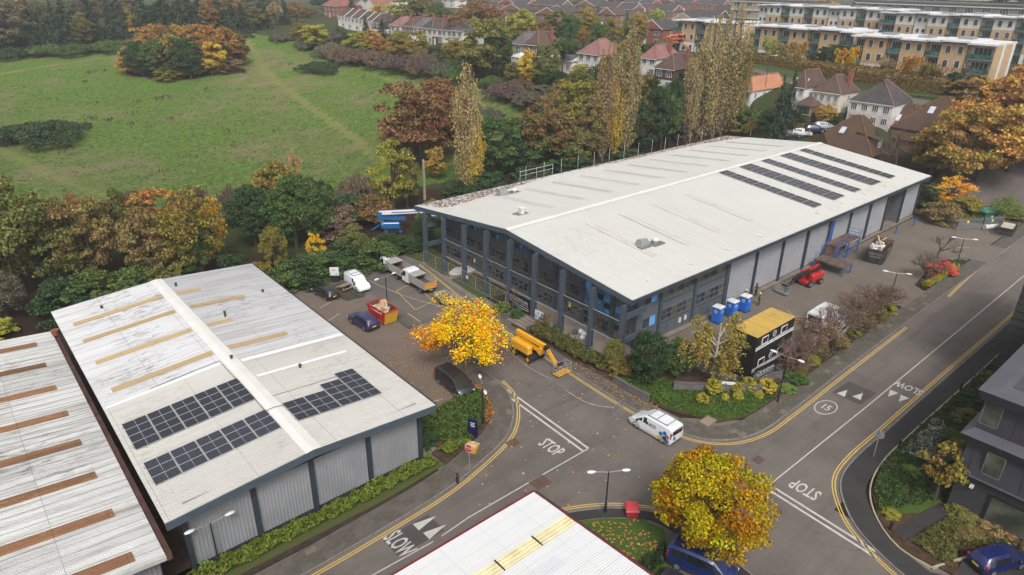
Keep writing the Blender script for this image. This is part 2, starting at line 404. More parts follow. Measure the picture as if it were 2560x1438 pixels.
polymesh('road', [(-70, 27.5), (30, 27.5), (30, -40), (47.5, -40), (47.5, 15.0), (420, 15.0), (420, 26.5), (52.5, 26.5), (47.8, 31), (47.9, 60), (51.5, 83), (26, 83), (26, 37.5), (-70, 37.5)], .010, A_ROAD)
polymesh('lane_patch', [(31.5, 74), (39.5, 74), (39.6, 48.3), (45.0, 48.3), (47.2, 60), (50.6, 79.8), (40, 80.2)], .014, A_LANE)
polymesh('road_repair', [(18.2, 33.1), (22.3, 33.1), (22.3, 35.3), (18.2, 35.3)], .014, mat('tar_patch', (.066, .058, .054), .85, var=.1, scale=2))
polymesh('road_repair.001', [(64.0, 20.4), (67.5, 20.3), (67.5, 23.2), (64.0, 23.3)], .014, mat('tar_patch', (.080, .072, .070), .85, var=.1, scale=2))
K_M = curve([(152, 25.6), (120, 25.2), (98, 25.0), (89.6, 24.9), (69, 24.5), (57, 24.2), (52.2, 24.3), (48.9, 25.4), (46.8, 27.6), (45.9, 31), (45.8, 36), (46.1, 42), (46.8, 52.3), (47.7, 61.1), (49.5, 71.6), (50.6, 79)], .7)
K_B = curve([(38.9, 50.0), (38.9, 47.4), (38.2, 44.1), (36.1, 41), (33.4, 38.9), (29.2, 37.5), (25.1, 36.6), (20.3, 36.2), (12.5, 35.9), (-70, 35.8)], .7)
K_E = curve([(44.2, -30), (43.8, 0), (44.6, 8.0), (46.3, 12.2), (48.2, 14.4), (51.1, 16.3), (54.8, 16.9), (61.3, 16.9), (73.4, 16.9), (101, 16.8), (160, 17.4)], .7)
K_D = curve([(-70, 29.6), (24, 29.6), (28.5, 29.3), (30.7, 28.5), (33.3, 27.0), (35.2, 25.3), (36.4, 23.5), (36.7, 18.5), (36.6, 15.8), (36.1, 14.2)], .7)
Z_P = .12
def kerb_and_path(kl, side, width, name):
    """side +1: the pavement lies left of travel; kerb stones, then the footway sheet"""
    mb = MB(); ribbon(mb, kl, 0, side * .14, Z_P, .13); struct(mb.build(name + '_kerb' if False else 'kerb', KERB))
    mb = MB(); ribbon(mb, kl, side * .141, side * width, Z_P - .006, .1); o = struct(mb.build('pavement', PAVE_SLAB)); return o
PV_M = kerb_and_path(K_M, -1, 2.15, 'm')
PV_B = kerb_and_path(K_B, -1, 2.25, 'b')
def kerb_only(kl, side):
    mb = MB(); ribbon(mb, kl, 0, side * .14, Z_P, .13); return struct(mb.build('kerb', KERB))
kerb_only(K_E, -1)
kerb_only(K_D, -1)
_e = MB(); ribbon(_e, K_E, -.141, -2.0, Z_P - .006, .1); struct(_e.build('pavement', A_DARK))
_e = MB(); ribbon(_e, K_D, -.141, -1.0, Z_P - .006, .1); struct(_e.build('pavement', A_DARK))
# paving slabs set one by one where they can be told apart
rnd = random.Random(4)
def slabs(kl, side, d0, rows, length, i0, i1, keep, parent, limit):
    meshes = []
    for m in SLAB:
        b = MB(); b.bbox(-.44, .44, -.29, .29, 0, .03, .012); meshes.append(b.mesh('slab', m))
    acc = 0.; cnt = 0; off = [offset_line(kl, side * (d0 + r * .61)) for r in range(rows)]
    for r in range(rows):
        L = off[r]; need = rnd.random() * .4; run = 0.
        for i in range(i0, min(i1, len(L) - 1)):
            a = Vector(L[i]); b = Vector(L[i + 1]); seg = (b - a).length
            while run + seg > need:
                t = (need - run) / seg; q = a.lerp(b, t); need += .91
                if rnd.random() < keep and cnt < limit:
                    k = rnd.choices((0, 1, 2, 3), (5, 4, 1.2, 3))[0]
                    o = inst('slab', meshes[k], parent, (q.x, q.y, Z_P - .022 + rnd.uniform(-.004, .004)), (0, 0, math.atan2(b.y - a.y, b.x - a.x) + rnd.uniform(-.012, .012)))
                    cnt += 1
            run += seg
    return cnt
slabs(K_M, -1, .50, 3, .9, 75, 165, .90, PV_M, 290)
slabs(K_B, -1, .50, 3, .9, 4, 46, .55, PV_B, 200)
# yard, beds and lawns
polymesh('yard', [(57, 41.2), (57, 31.5), (66, 30.5), (78.5, 29.5), (90, 29.8), (91, 27.0), (98, 27.0), (99.5, 29.0), (112, 30.5), (118, 27.6), (152, 28), (152, 41.2)], .10, PAVE_YARD, skirt=.1)
polymesh('yard_crossover', [(90.2, 25.1), (98.5, 25.2), (98.2, 29), (91, 29)], .118, PAVE_YARD, skirt=.1)
polymesh('yard_crossover.001', [(117, 25.4), (126, 25.4), (126, 30), (116, 30)], .118, PAVE_YARD, skirt=.1)
polymesh('footway', [(47.9, 58.8), (48.9, 66), (50.6, 78.5), (51.9, 78), (50.6, 66), (49.9, 58.6)], .132, blockpave('path_setts', (.19, .165, .135), (.15, .125, .105), (.09, .08, .07)), skirt=.1)
polymesh('planting_bed', [(48.0, 55.5), (47.7, 44), (48.2, 32.4), (50.2, 27.8), (53.2, 26.5), (57, 26.4), (89.8, 27.1), (90, 29.6), (78, 29.3), (66, 30.3), (57, 31.3), (56.6, 41.6), (51.6, 41.9), (51.4, 44.5), (50.4, 49), (50.2, 55.5)], .14, SOIL, skirt=.12)
polymesh('planting_bed.001', [(99.2, 27.2), (112.5, 27.5), (114, 29.4), (111, 30.3), (99.6, 28.9)], .14, SOIL, skirt=.12)
polymesh('corner_lawn', [(48.4, 40.2), (48.4, 32.6), (50.3, 28.0), (53.2, 26.6), (58.5, 26.5), (57.5, 31.0), (54.0, 33), (51.2, 38)], .165, LAWN, skirt=.1)
polymesh('lawn', [(50.9, 78.8), (50.4, 72.6), (54.6, 72.4), (55, 84), (52.0, 88), (50.3, 84)], .15, LAWN2, skirt=.12)
polymesh('lawn.001', [(50.2, 70.8), (49.6, 63.5), (53.4, 62.5), (54.2, 70.6)], .15, LAWN2, skirt=.12)
polymesh('entrance_path', [(50.3, 72.5), (50.25, 70.9), (55, 70.7), (55, 72.3)], .155, CONC, skirt=.12)
polymesh('terrace', [(51.5, 60.5), (51.3, 41.7), (57.2, 41.3), (132, 41.5), (132, 43.5), (55.6, 43.5), (55.6, 79), (54.4, 79), (54.2, 62)], .18, CONC, skirt=.16)
polymesh('car_park', [(25.5, 80.5), (25.5, 46.5), (33.0, 47.2), (38.7, 50.0), (39.4, 56), (39.4, 66.5), (36.0, 73.5), (32.0, 80.3)], .020, PAVE_BRICK)
polymesh('verge_bed', [(36.7, 47.0), (36.0, 44.3), (34.3, 42.2), (32.0, 40.8), (28.4, 39.7), (26.8, 39.3), (26.6, 46.2), (33.2, 46.9), (36, 48.6)], .14, SOIL, skirt=.12)
polymesh('verge_bed.001', [(27, 39.4), (20, 38.7), (-70, 38.2), (-70, 41.6), (26, 41.6)], .10, mat('grassy_verge', (.075, .070, .028), .95, var=.3, scale=2.5, col2=(.045, .085, .018), spec=.1, bmp=.5), skirt=.1)
polymesh('hedge_bed', [(27, 39.0), (20, 38.25), (-70, 38.0), (-70, 38.4), (20, 38.8)], .112, mat('bark_mulch', (.045, .028, .022), .95, var=.3, scale=3))
polymesh('side_strip', [(25.4, 41.0), (27.5, 41.5), (27.6, 46.4), (25.4, 46.4)], .15, CONC, skirt=.1)
polymesh('corner_grass', [(25.5, 28.2), (29.4, 28.0), (32.6, 26.0), (34.6, 24.2), (35.2, 22.4), (33.6, 20.8), (32.8, 19.4), (26.5, 18.8), (25.5, 24)], .145, LAWN, skirt=.1)
polymesh('parking_setts', [(25.5, 19.0), (32.9, 19.0), (36.2, 14.0), (36.5, 0), (25, 0)], .030, PAVE_BRICK)
polymesh('parking_setts.001', [(36.4, 13.9), (38.5, 13.6), (39.6, 8), (36.4, 4)], .022, PAVE_BRICK)
polymesh('garden_bed', [(47.6, 6.0), (47.2, 9.9), (49.0, 12.2), (51.9, 14.0), (55.8, 14.9), (61, 15.05), (79, 14.8), (100, 14.7), (100, 3), (56, 3), (53.6, 4.6), (50.4, 7.0)], .15, SOIL, skirt=.14)
polymesh('garden_lawn', [(49.6, 12.4), (52.0, 13.8), (55.0, 14.5), (57, 12), (55, 9.8), (52.2, 10.4)], .170, LAWN, skirt=.02)
polymesh('garden_path', [(48.0, 9.9), (49.0, 10.9), (55.4, 9.6), (55.4, 8.5)], .175, A_DARK, skirt=.05)
polymesh('parking_court', [(44.5, -28), (44.3, 3), (46.6, 7.4), (47.4, 6.2), (50.2, 6.5), (53.2, 4.4), (56, 2), (56, -28)], .10, A_DARK, skirt=.1)
_b = MB(); ribbon(_b, curve([(100, 14.85), (79, 14.95), (61, 15.2), (55.8, 15.05), (51.8, 14.15), (48.9, 12.3), (47.1, 9.9), (46.9, 7.6)], .8), 0, .12, .20, .2); struct(_b.build('edging', mat('edging_stone', (.34, .29, .20), .8)))
_b = MB(); ribbon(_b, [(46.95, 7.5), (49.9, 6.3), (53.2, 4.4)], 0, .16, .2, .2); struct(_b.build('edging', mat('edging_stone', (.34, .29, .20), .8)))
polymesh('far_car_park', [(132.5, 27.5), (146, 28.0), (146, 41), (139, 42), (132.5, 40)], .09, A_LANE)
# ---------------------------------------------------------- painted markings
MK = .024
mk = MB(); ribbon(mk, K_M[K_M.index(min(K_M, key=lambda p: abs(p[0] - 85) + abs(p[1] - 24.8))):-1], .28, .38, MK); ribbon(mk, K_M[K_M.index(min(K_M, key=lambda p: abs(p[0] - 85) + abs(p[1] - 24.8))):-1], .50, .60, MK)
struct(mk.build('yellow_line', YEL))
for kl, s, a, b in ((K_B, 1, 4, len(K_B)), (K_E, 1, 8, len(K_E)), (K_D, 1, 6, len(K_D) - 12)):
    mk = MB(); ribbon(mk, kl[a:b], s * .28, s * .38, MK); ribbon(mk, kl[a:b], s * .50, s * .60, MK); struct(mk.build('yellow_line', YEL))
mk = MB(); ribbon(mk, curve([(128, 26.3), (110, 26.1), (101, 25.5), (99, 25.35)], 1), .7, .82, MK); ribbon(mk, curve([(128, 26.3), (110, 26.1), (101, 25.5), (99, 25.35)], 1), .92, 1.04, MK); struct(mk.build('yellow_line', YEL))
def line(pts, w, m=WHT, name='white_line'):
    b = MB(); ribbon(b, pts, -w / 2, w / 2, MK); return struct(b.build(name, m))
line([(38.0, 32.95), (38.55, 44.9)], .22); line([(37.35, 33.05), (37.9, 44.9)], .22)
line([(45.55, 19.4), (45.0, 10.6)], .22); line([(46.15, 19.4), (45.6, 10.9)], .22)
line([(38.0, 32.95), (31, 33.0), (24.5, 33.0), (21.8, 32.75)], .11); line([(21.0, 32.7), (14, 32.9), (-20, 33)], .11)
line([(46.2, 19.9), (64.4, 19.85), (90, 20.0), (115.7, 20.2), (160, 20.6)], .11)
line([(126, 26.0), (152, 27.0)], .12); line([(40.05, 63.0), (40.15, 66.0)], .10, YEL, 'yellow_line')
for x in (39.3, 39.65): line([(x, 55.6), (x + .1, 59.4)], .10, YEL, 'yellow_line')
for p, q in (((41.4, 66.2), (44.6, 66.9)), ((41.4, 66.2), (42.6, 72.6)), ((42.6, 72.6), (46, 73.6)), ((44.6, 66.9), (45.8, 73.4))): line([p, q], .09, YEL, 'yellow_line')
for p, q in (((32.4, 74.2), (36.6, 75.9)), ((31.2, 70.2), (33.6, 71.3)), ((28.4, 49.0), (32.6, 47.6)), ((27.6, 51.6), (31.2, 50.3))): line([p, q], .09)
line([(47.0, 5.0), (50.5, 3.6)], .10); line([(46.6, 9.6), (45.2, 5.2)], .22)
for i in range(5):                                     # hatched keep-clear box beside the cabins
    line([(71.6 + i * 1.1, 36.2), (73.8 + i * 1.1, 33.4)], .08, YEL, 'yellow_line'); line([(73.8 + i * 1.1, 36.2), (71.6 + i * 1.1, 33.4)], .08, YEL, 'yellow_line')
for o in [o for o in COL.objects if o.name.startswith('yellow_line')][-10:]: o.location.z = .09
def hump(x, y, d, L=1.9, w=.95):
    b = MB(); b.add([(x, y - w / 2, MK), (x, y + w / 2, MK), (x + d * L, y, MK)], [(0, 1, 2) if d < 0 else (1, 0, 2)]); struct(b.build('hump_triangle', WHT))
hump(20.8, 34.75, 1, 1.9, .85); hump(20.9, 33.5, 1, 1.9, .85)
hump(64.2, 22.5, 1, 1.5, .85); hump(64.9, 21.2, 1, 1.5, .85)
hump(69.2, 19.25, -1, 1.5, .85); hump(69.1, 18.15, -1, 1.5, .85)
def road_word(s, c, d, size, stretch):
    text(s, size, (c[0], c[1], MK + .002), (0, -d, 0), (d, 0, 0), WHT, None, 'road_lettering', True, stretch)['kind'] = 'structure'
road_word('STOP', (35.5, 35.2), 1, .98, 2.0)
road_word('SLOW', (18.9, 34.15), 1, .92, 2.2)
road_word('STOP', (48.0, 17.7), -1, 1.0, 2.0)
road_word('SLOW', (71.1, 18.6), -1, .95, 1.9)
road_word('15', (60.9, 22.4), 1, .95, 1.6)
rb = MB(); N = 40
for i in range(N):
    a, b2 = 2 * math.pi * i / N, 2 * math.pi * (i + 1) / N
    P = lambda t, k: (60.9 + 1.55 * k * math.cos(t), 22.4 + .95 * k * math.sin(t), MK + .002)
    rb.quad(P(a, .9), P(a, 1), P(b2, 1), P(b2, .9))
struct(rb.build('speed_roundel', WHT))
for x, y, s in ((31.6, 32.4, .8), (48.4, 22.3, .5), (33.3, 37.9, .6), (60.2, 25.8, .5)):
    b = MB(); b.bbox(x - s, x + s, y - s * .8, y + s * .8, 0, .026 if s > .55 else .022, .01); tag(b.build('manhole_cover', mat('cast_iron_rust', (.11, .065, .05), .8, var=.2)), 'rusty square manhole cover set in the ' + ('carriageway' if x < 32 else 'tarmac near the road corner') , 'manhole cover', 'manhole covers in the roads')

# ============================================================ warehouses
def streaky(name, clean, dirty, moss, amt=.5, along='x', patch=.05, rough=.55, sheet=(7.5, 1.0), vary=.93, mort=.86):
    """weathered profiled sheet: dirt runs down the slope in streaks, moss in blotches"""
    m, n, p = _new(name)
    st = (.10, 2.6, 1) if along == 'x' else (2.6, .10, 1)
    f = noise(n, 1.0, 7, stretch=st, rough=.7); g2 = noise(n, patch * 2, 5, rough=.6); h = noise(n, 2.2, 6, stretch=(.35, 1.6, 1) if along == 'x' else (1.6, .35, 1), rough=.75)
    c = mixc(n, mul(n, sharp(n, f, .45, .72), amt), clean, dirty)
    c = mixc(n, mul(n, mul(n, sharp(n, g2, .48, .62), sharp(n, h, .50, .66)), min(1, amt * 1.6)), c, moss)
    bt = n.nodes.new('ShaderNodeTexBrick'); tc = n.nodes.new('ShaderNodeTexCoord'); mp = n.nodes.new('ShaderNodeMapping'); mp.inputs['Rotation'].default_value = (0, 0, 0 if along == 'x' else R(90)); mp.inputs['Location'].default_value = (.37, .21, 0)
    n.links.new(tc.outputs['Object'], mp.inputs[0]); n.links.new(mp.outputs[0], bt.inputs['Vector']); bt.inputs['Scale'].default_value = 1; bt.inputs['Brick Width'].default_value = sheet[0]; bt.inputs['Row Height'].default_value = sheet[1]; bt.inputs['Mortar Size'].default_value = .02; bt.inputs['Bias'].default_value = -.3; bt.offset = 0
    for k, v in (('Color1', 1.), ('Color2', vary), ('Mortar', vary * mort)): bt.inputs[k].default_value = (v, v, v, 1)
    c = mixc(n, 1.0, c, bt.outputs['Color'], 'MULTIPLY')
    n.links.new(c, p.inputs['Base Color']); p.inputs['Roughness'].default_value = rough; p.inputs['Specular IOR Level'].default_value = .3
    return m
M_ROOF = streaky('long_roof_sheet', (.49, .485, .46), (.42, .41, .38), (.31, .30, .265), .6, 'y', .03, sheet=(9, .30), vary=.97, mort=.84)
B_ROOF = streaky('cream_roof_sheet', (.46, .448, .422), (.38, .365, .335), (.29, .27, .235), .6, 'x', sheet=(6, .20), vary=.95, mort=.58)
B_ROOF2 = streaky('old_white_roof_sheet', (.52, .52, .535), (.30, .29, .28), (.09, .085, .075), .95, 'x', .07, sheet=(5, .20), vary=.93, mort=.58)
C_ROOF = streaky('stained_roof_sheet', (.50, .50, .49), (.25, .24, .215), (.10, .095, .075), 1., 'x', .045, sheet=(40, .85), vary=.70, mort=.7)
D_ROOF = streaky('new_white_sheet', (.55, .55, .56), (.49, .485, .49), (.50, .50, .51), .35, 'x')
D_ROOFB = streaky('new_white_sheet_cool', (.50, .50, .53), (.45, .45, .48), (.5, .5, .52), .35, 'x')
STEEL = mat('blue_grey_steel', (.062, .080, .100), .5, var=.12, scale=1.2)
STEEL_D = mat('blue_grey_steel_dark', (.030, .040, .053), .5, var=.1)
PANEL = mat('slate_grey_panel', (.098, .112, .126), .45, var=.08, scale=.5)
CLAD = mat('silver_cladding', (.31, .315, .335), .45, var=.1, scale=.4, metal=.25, col2=(.25, .255, .27))
SHUT = mat('silver_shutter', (.36, .365, .39), .45, var=.08, scale=.5, metal=.25)
WFR = mat('window_frame_grey', (.13, .14, .15), .5)
GL = glass('window_glass_dark', (.018, .021, .024))
GL_B = glass('window_glass_blue_film', (.05, .16, .34), .12)
GL_W = glass('window_glass_warm', (.055, .045, .030))
WHITE = mat('white_trim', (.60, .59, .57), .5, var=.08)
BLK = mat('black_rubber', (.018, .018, .019), .7, var=.1)
GALV = mat('galvanised_steel', (.36, .37, .38), .4, metal=.5, var=.12, scale=3)
TAN = streaky('tan_rooflight', (.46, .345, .19), (.38, .28, .14), (.24, .18, .11), .8, 'x', sheet=(3, .22), vary=.9, mort=.7)
RUST = streaky('brown_rooflight', (.23, .115, .058), (.14, .070, .042), (.38, .24, .11), .8, 'x', sheet=(3.2, .17), vary=.75, mort=.55)
RIDGE = mat('ridge_cap_pale', (.60, .59, .57), .55, var=.08, scale=.6, col2=(.55, .53, .49))
BLUE = mat('blue_painted_steel', (.035, .105, .33), .5, var=.15)
# ---------------------------------------------------------- the long warehouse
MHE, MHR = 7.72, 9.85
MYR = (MY0 + MY1) / 2
WX, WY0, WY1, WXE = 55.0, 42.0, 79.0, 131.0          # wall faces
wh = thing('warehouse', 'long pale grey roofed warehouse with slate blue glazed front behind tall columns', 'warehouse', (MX0, MYR, 0))
def P_(mb, name, m, par=wh, **k):
    o = mb.build(name, m, par, **k); o.matrix_parent_inverse = Matrix.Translation(par.location).inverted(); return o
sl_ = math.atan2(MHR - MHE, (MY1 - MY0) / 2)
nL = Vector((0, math.sin(sl_), math.cos(sl_))); nR = Vector((0, -math.sin(sl_), math.cos(sl_)))
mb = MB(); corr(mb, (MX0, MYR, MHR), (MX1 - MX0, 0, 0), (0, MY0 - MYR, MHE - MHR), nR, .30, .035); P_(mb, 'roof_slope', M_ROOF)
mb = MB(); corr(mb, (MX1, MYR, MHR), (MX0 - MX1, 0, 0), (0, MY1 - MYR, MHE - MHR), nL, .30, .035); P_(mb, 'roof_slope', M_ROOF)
mb = MB()
for s in (-1, 1):
    y = MYR + s * .55; z = MHR - .55 * math.tan(sl_) + .075
    mb.add([(MX0 - .05, MYR, MHR + .12), (MX1 + .05, MYR, MHR + .12), (MX1 + .05, y, z), (MX0 - .05, y, z)], [(0, 1, 2, 3) if s > 0 else (3, 2, 1, 0)])
P_(mb, 'ridge_cap', RIDGE)
def barge(x, t, ax):
    mb = MB()
    for s in (-1, 1):
        ye = MYR + s * (MYR - MY0)
        mb.beam((x, MYR, MHR - .28), (x, ye, MHE - .28), t, .62, up=(0, 0, 1))
    return mb
P_(barge(MX0 - .02, .12, 0), 'fascia', STEEL); P_(barge(MX1 + .02, .12, 0), 'fascia', STEEL)
for y, s in ((MY0 + .02, -1), (MY1 - .02, 1)):
    mb = MB(); mb.beam((MX0 + .08, y, MHE - .28), (MX1 - .08, y, MHE - .28), .12, .5); P_(mb, 'fascia', STEEL)
    mb = MB(); mb.tube([(MX0 + .1, y + s * .16, MHE - .1), (MX1 - .1, y + s * .16, MHE - .1)], .10, 8); P_(mb, 'gutter', STEEL_D)
mb = MB()                                             # soffit, closing the roof from below
mb.quad((MX0 + .05, MY0 + .1, MHE - .3), (MX0 + .05, MYR, MHR - .3), (MX1 - .05, MYR, MHR - .3), (MX1 - .05, MY0 + .1, MHE - .3))
mb.quad((MX0 + .05, MYR, MHR - .3), (MX0 + .05, MY1 - .1, MHE - .3), (MX1 - .05, MY1 - .1, MHE - .3), (MX1 - .05, MYR, MHR - .3)); P_(mb, 'soffit', PANEL)
# rooflight laps that show as faint strips, flat patches
LAP = mat('faded_rooflight_strip', (.50, .485, .445), .6, var=.08, scale=.6); LAPD = mat('lap_seam_grey', (.44, .425, .385), .7)
def on_right(x, y, dz=.06): return (x, y, MHE + (y - MY0) * math.tan(sl_) + dz)
def on_left(x, y, dz=.06): return (x, y, MHE + (MY1 - y) * math.tan(sl_) + dz)
for i in range(11):
    x = 63 + i * 6.1
    mb = MB(); f = on_left; a, b = MYR + 3.6, MY1 - 4.6
    mb.add([f(x, a), f(x + .9, a), f(x + .9, b), f(x, b)], [(0, 1, 2, 3)]); P_(mb, 'rooflight', LAP)
    mb = MB(); [mb.beam(f(x + q, a, .07), f(x + q, b, .07), .05, .012) for q in (0, .9)]; P_(mb, 'lap_seam', LAPD)
for x in (62.0, 68.5, 75.5, 83.0):
    mb = MB(); f = on_right; a, b = MY0 + 5.5, MYR - 4.0
    mb.add([f(x, a), f(x + .9, a), f(x + .9, b), f(x, b)], [(0, 1, 2, 3)]); P_(mb, 'rooflight', LAP)
    mb = MB(); [mb.beam(f(x + q, a, .07), f(x + q, b, .07), .06, .03) for q in (0, .9)]; P_(mb, 'lap_seam', LAPD)
# columns of the portico
COLY = [78.37, 73.69, 69.0, 64.3, 59.62, 54.97, 50.2, 45.5, 41.0]
def roofz(y): return MHR - abs(y - MYR) * math.tan(sl_)
for i, y in enumerate(COLY):
    mb = MB(); zt = roofz(y) - .62
    mb.box(51.05, 51.12, y - .26, y + .26, 0, zt); mb.box(51.50, 51.57, y - .26, y + .26, 0, zt); mb.box(51.121, 51.499, y - .06, y + .06, 0, zt)
    mb.box(51.03, 51.6, y - .3, y + .3, 0, .16); P_(mb, 'column', STEEL)
for i in range(8):                                    # ties and wind bracing between the columns
    a, b = COLY[i], COLY[i + 1]
    for z in (2.55, 5.1):
        if i == 0: continue
        mb = MB(); mb.tube([(51.3, a, z), (51.3, b, z)], .05, 5); P_(mb, 'tie_rod', GALV)
    if i in (1, 2, 3, 4, 5, 6):
        mb = MB(); mb.tube([(51.3, a, 2.6), (54.9, b, 4.9)], .045, 5); P_(mb, 'brace', STEEL); mb = MB(); mb.tube([(51.3, b, 5.05), (54.9, a, 4.9)], .04, 5); P_(mb, 'brace', STEEL_D)
for y in (COLY[0], COLY[8]):
    for z in (2.45, 5.35):
        mb = MB(); mb.box(51.58, 54.98, y - .15, y + .15, z, z + .62); P_(mb, 'beam', STEEL)
mb = MB(); mb.tube([(51.3, COLY[0], 7.0), (51.3, 80.6, 7.5)], .09, 6); P_(mb, 'brace', STEEL)
# front wall: panels, piers and windows
mb = MB(); mb.add([(WX, WY0, 0), (WX, WY1, 0), (WX, WY1, roofz(WY1) - .35), (WX, MYR, MHR - .35), (WX, WY0, roofz(WY0) - .35)], [(0, 4, 3, 2, 1)])
P_(mb, 'front_wall', PANEL)
mb = MB(); mb.quad((WX, WY1, 0), (WXE, WY1, 0), (WXE, WY1, 7.4), (WX, WY1, 7.4)); mb.quad((WXE, WY0, 0), (WXE, WY0, 7.4), (WXE, WY1, 7.4), (WXE, WY1, 0)); P_(mb, 'rear_wall', PANEL)
for y in COLY:
    yy = min(max(y, WY0 + .2), WY1 - .2)
    mb = MB(); mb.box(WX - .16, WX - .002, yy - .22, yy + .22, 0, roofz(yy) - .4); P_(mb, 'pier', STEEL)
def window_x(y0, y1, z0, z1, nx, nz, gl, x=WX, par=wh, blind=None):
    """window in a wall facing -X: frame (part) with its panes (sub-parts)"""
    fr = MB(); t = .055
    ys = [y0 + (y1 - y0) * i / nx for i in range(nx + 1)]; zs = [z0 + (z1 - z0) * i / nz for i in range(nz + 1)]
    for y in ys: fr.box(x - .09, x - .004, y - t / 2, y + t / 2, z0, z1)
    for z in zs:
        for i in range(nx): fr.box(x - .085, x - .006, ys[i] + t / 2 + .001, ys[i + 1] - t / 2 - .001, z - t / 2, z + t / 2)
    o = P_(fr, 'window', WFR)
    for i in range(nx):
        for j in range(nz):
            p = MB(); p.quad((x - .03, ys[i] + t / 2, zs[j] + t / 2), (x - .03, ys[i] + t / 2, zs[j + 1] - t / 2), (x - .03, ys[i + 1] - t / 2, zs[j + 1] - t / 2), (x - .03, ys[i + 1] - t / 2, zs[j] + t / 2))
            p.build('pane', gl[(i * 7 + j * 3) % len(gl)] if isinstance(gl, list) else gl, o)
    return o
rw = random.Random(8)
bays = [(74.7, 78.2), (69.7, 73.3), (65.0, 68.6), (60.1, 63.6), (55.4, 59.0), (50.7, 54.3)]
for k, (a, b) in enumerate(bays):
    warm = [GL, GL_W, GL] if k < 4 else [GL_W, GL, GL_W]
    window_x(a, b, 3.5, 4.75, 4, 2, warm); 
    if k == 5: window_x(a, 52.7, .75, 1.95, 2, 2, [GL_W, GL])
    else: window_x(a, b, .72, 1.95, 4, 2, [GL, GL_W, GL, GL])
    zt = roofz((a + b) / 2)
    for q in range(4):
        y = a + .25 + q * .86
        if k != 0 or q < 2: window_x(y, y + .62, 6.3, 7.0, 1, 1, [GL_B, GL_B, GL][q % 3:])
        mb = MB(); mb.box(WX - .02, WX - .003, y - .15, y - .11, 5.2, 7.2); P_(mb, 'panel_joint', STEEL_D)
    for z in (2.9, 5.1):
        mb = MB(); mb.box(WX - .05, WX - .003, a - .3, b + .3, z, z + .06); P_(mb, 'panel_joint', STEEL_D)
window_x(46.0, 50.0, 2.7, 5.9, 4, 4, [GL_B, GL_B, GL_B, GL, GL_B]); window_x(46.0, 50.0, .5, 2.2, 4, 2, [GL, GL_W, GL])
window_x(46.0, 50.0, 6.2, 6.9, 4, 1, [GL_B, GL_B]); window_x(42.8, 45.2, .5, 2.2, 2, 2, [GL, GL_W]); window_x(42.6, 45.2, 3.6, 4.5, 2, 1, [GL, GL_B]); window_x(42.6, 44.6, 5.2, 5.8, 2, 1, [GL_B])
mb = MB(); mb.box(WX - .06, WX - .004, 53.0, 54.2, .18, 2.35); o = P_(mb, 'door', mat('door_brown', (.10, .035, .025), .5)); MB().box(WX - .10, WX - .061, 53.15, 53.2, 1.1, 1.35).build('handle', GALV, o)
mb = MB(); mb.box(WX - .045, WX - .003, 52.2, 52.6, 1.5, 2.1); P_(mb, 'notice', mat('yellow_notice', (.75, .68, .10), .6))
mb = MB(); mb.box(WX - .11, WX - .093, 71.2, 71.6, 1.35, 1.9); P_(mb, 'notice', mat('yellow_notice', (.75, .68, .10), .6))
# side wall facing the yard
def window_y(x0, x1, z0, z1, nx, nz, gl, y=WY0, par=wh, fm=None):
    fr = MB(); t = .055
    xs = [x0 + (x1 - x0) * i / nx for i in range(nx + 1)]; zs = [z0 + (z1 - z0) * i / nz for i in range(nz + 1)]
    for x in xs: fr.box(x - t / 2, x + t / 2, y - .09, y - .004, z0, z1)
    for z in zs:
        for i in range(nx): fr.box(xs[i] + t / 2 + .001, xs[i + 1] - t / 2 - .001, y - .085, y - .006, z - t / 2, z + t / 2)
    o = P_(fr, 'window', fm or WFR, par)
    for i in range(nx):
        for j in range(nz):
            p = MB(); p.quad((xs[i] + t / 2, y - .03, zs[j] + t / 2), (xs[i + 1] - t / 2, y - .03, zs[j] + t / 2), (xs[i + 1] - t / 2, y - .03, zs[j + 1] - t / 2), (xs[i] + t / 2, y - .03, zs[j + 1] - t / 2))
            p.build('pane', gl[(i * 5 + j * 3) % len(gl)] if isinstance(gl, list) else gl, o)
    return o
SX = [58.9 + 6.65 * i for i in range(12)]
mb = MB(); mb.quad((WX, WY0, 0), (SX[2], WY0, 0), (SX[2], WY0, 7.45), (WX, WY0, 7.45)); P_(mb, 'office_wall', PANEL)
for i in range(2, 11):
    a, b = SX[i] + .2, SX[i + 1] - .2
    if i == 9: continue
    mb = MB(); corr(mb, (a, WY0, 7.45), (0, 0, -7.0), (b - a, 0, 0), (0, -1, 0), .29, .10); P_(mb, 'cladding_bay', SHUT)
    mb = MB(); mb.box(a, b, WY0 - .03, WY0 + .02, .0, .45); P_(mb, 'plinth', CONC)
a, b = SX[9] + .2, SX[10] - .2                          # open loading door: a dark bay going in
mb = MB(); mb.quad((a, WY0 + 5, 0), (b, WY0 + 5, 0), (b, WY0 + 5, 7.3), (a, WY0 + 5, 7.3)); mb.quad((a, WY0, .02), (b, WY0, .02), (b, WY0 + 5, .02), (a, WY0 + 5, .02)); mb.quad((b, WY0, 0), (b, WY0, 7.3), (b, WY0 + 5, 7.3), (b, WY0 + 5, 0)); mb.quad((a, WY0 + 5, 0), (a, WY0 + 5, 7.3), (a, WY0, 7.3), (a, WY0, 0)); mb.box(a, b, WY0, WY0 + .3, 6.6, 7.45)
P_(mb, 'loading_door', mat('bay_interior_grey', (.13, .13, .135), .8))
for i, x in enumerate(SX):
    mb = MB(); mb.box(x - .2, x + .2, WY0 - .28, WY0 - .002, 0, 7.3); P_(mb, 'pier', STEEL if i < 3 else STEEL_D)
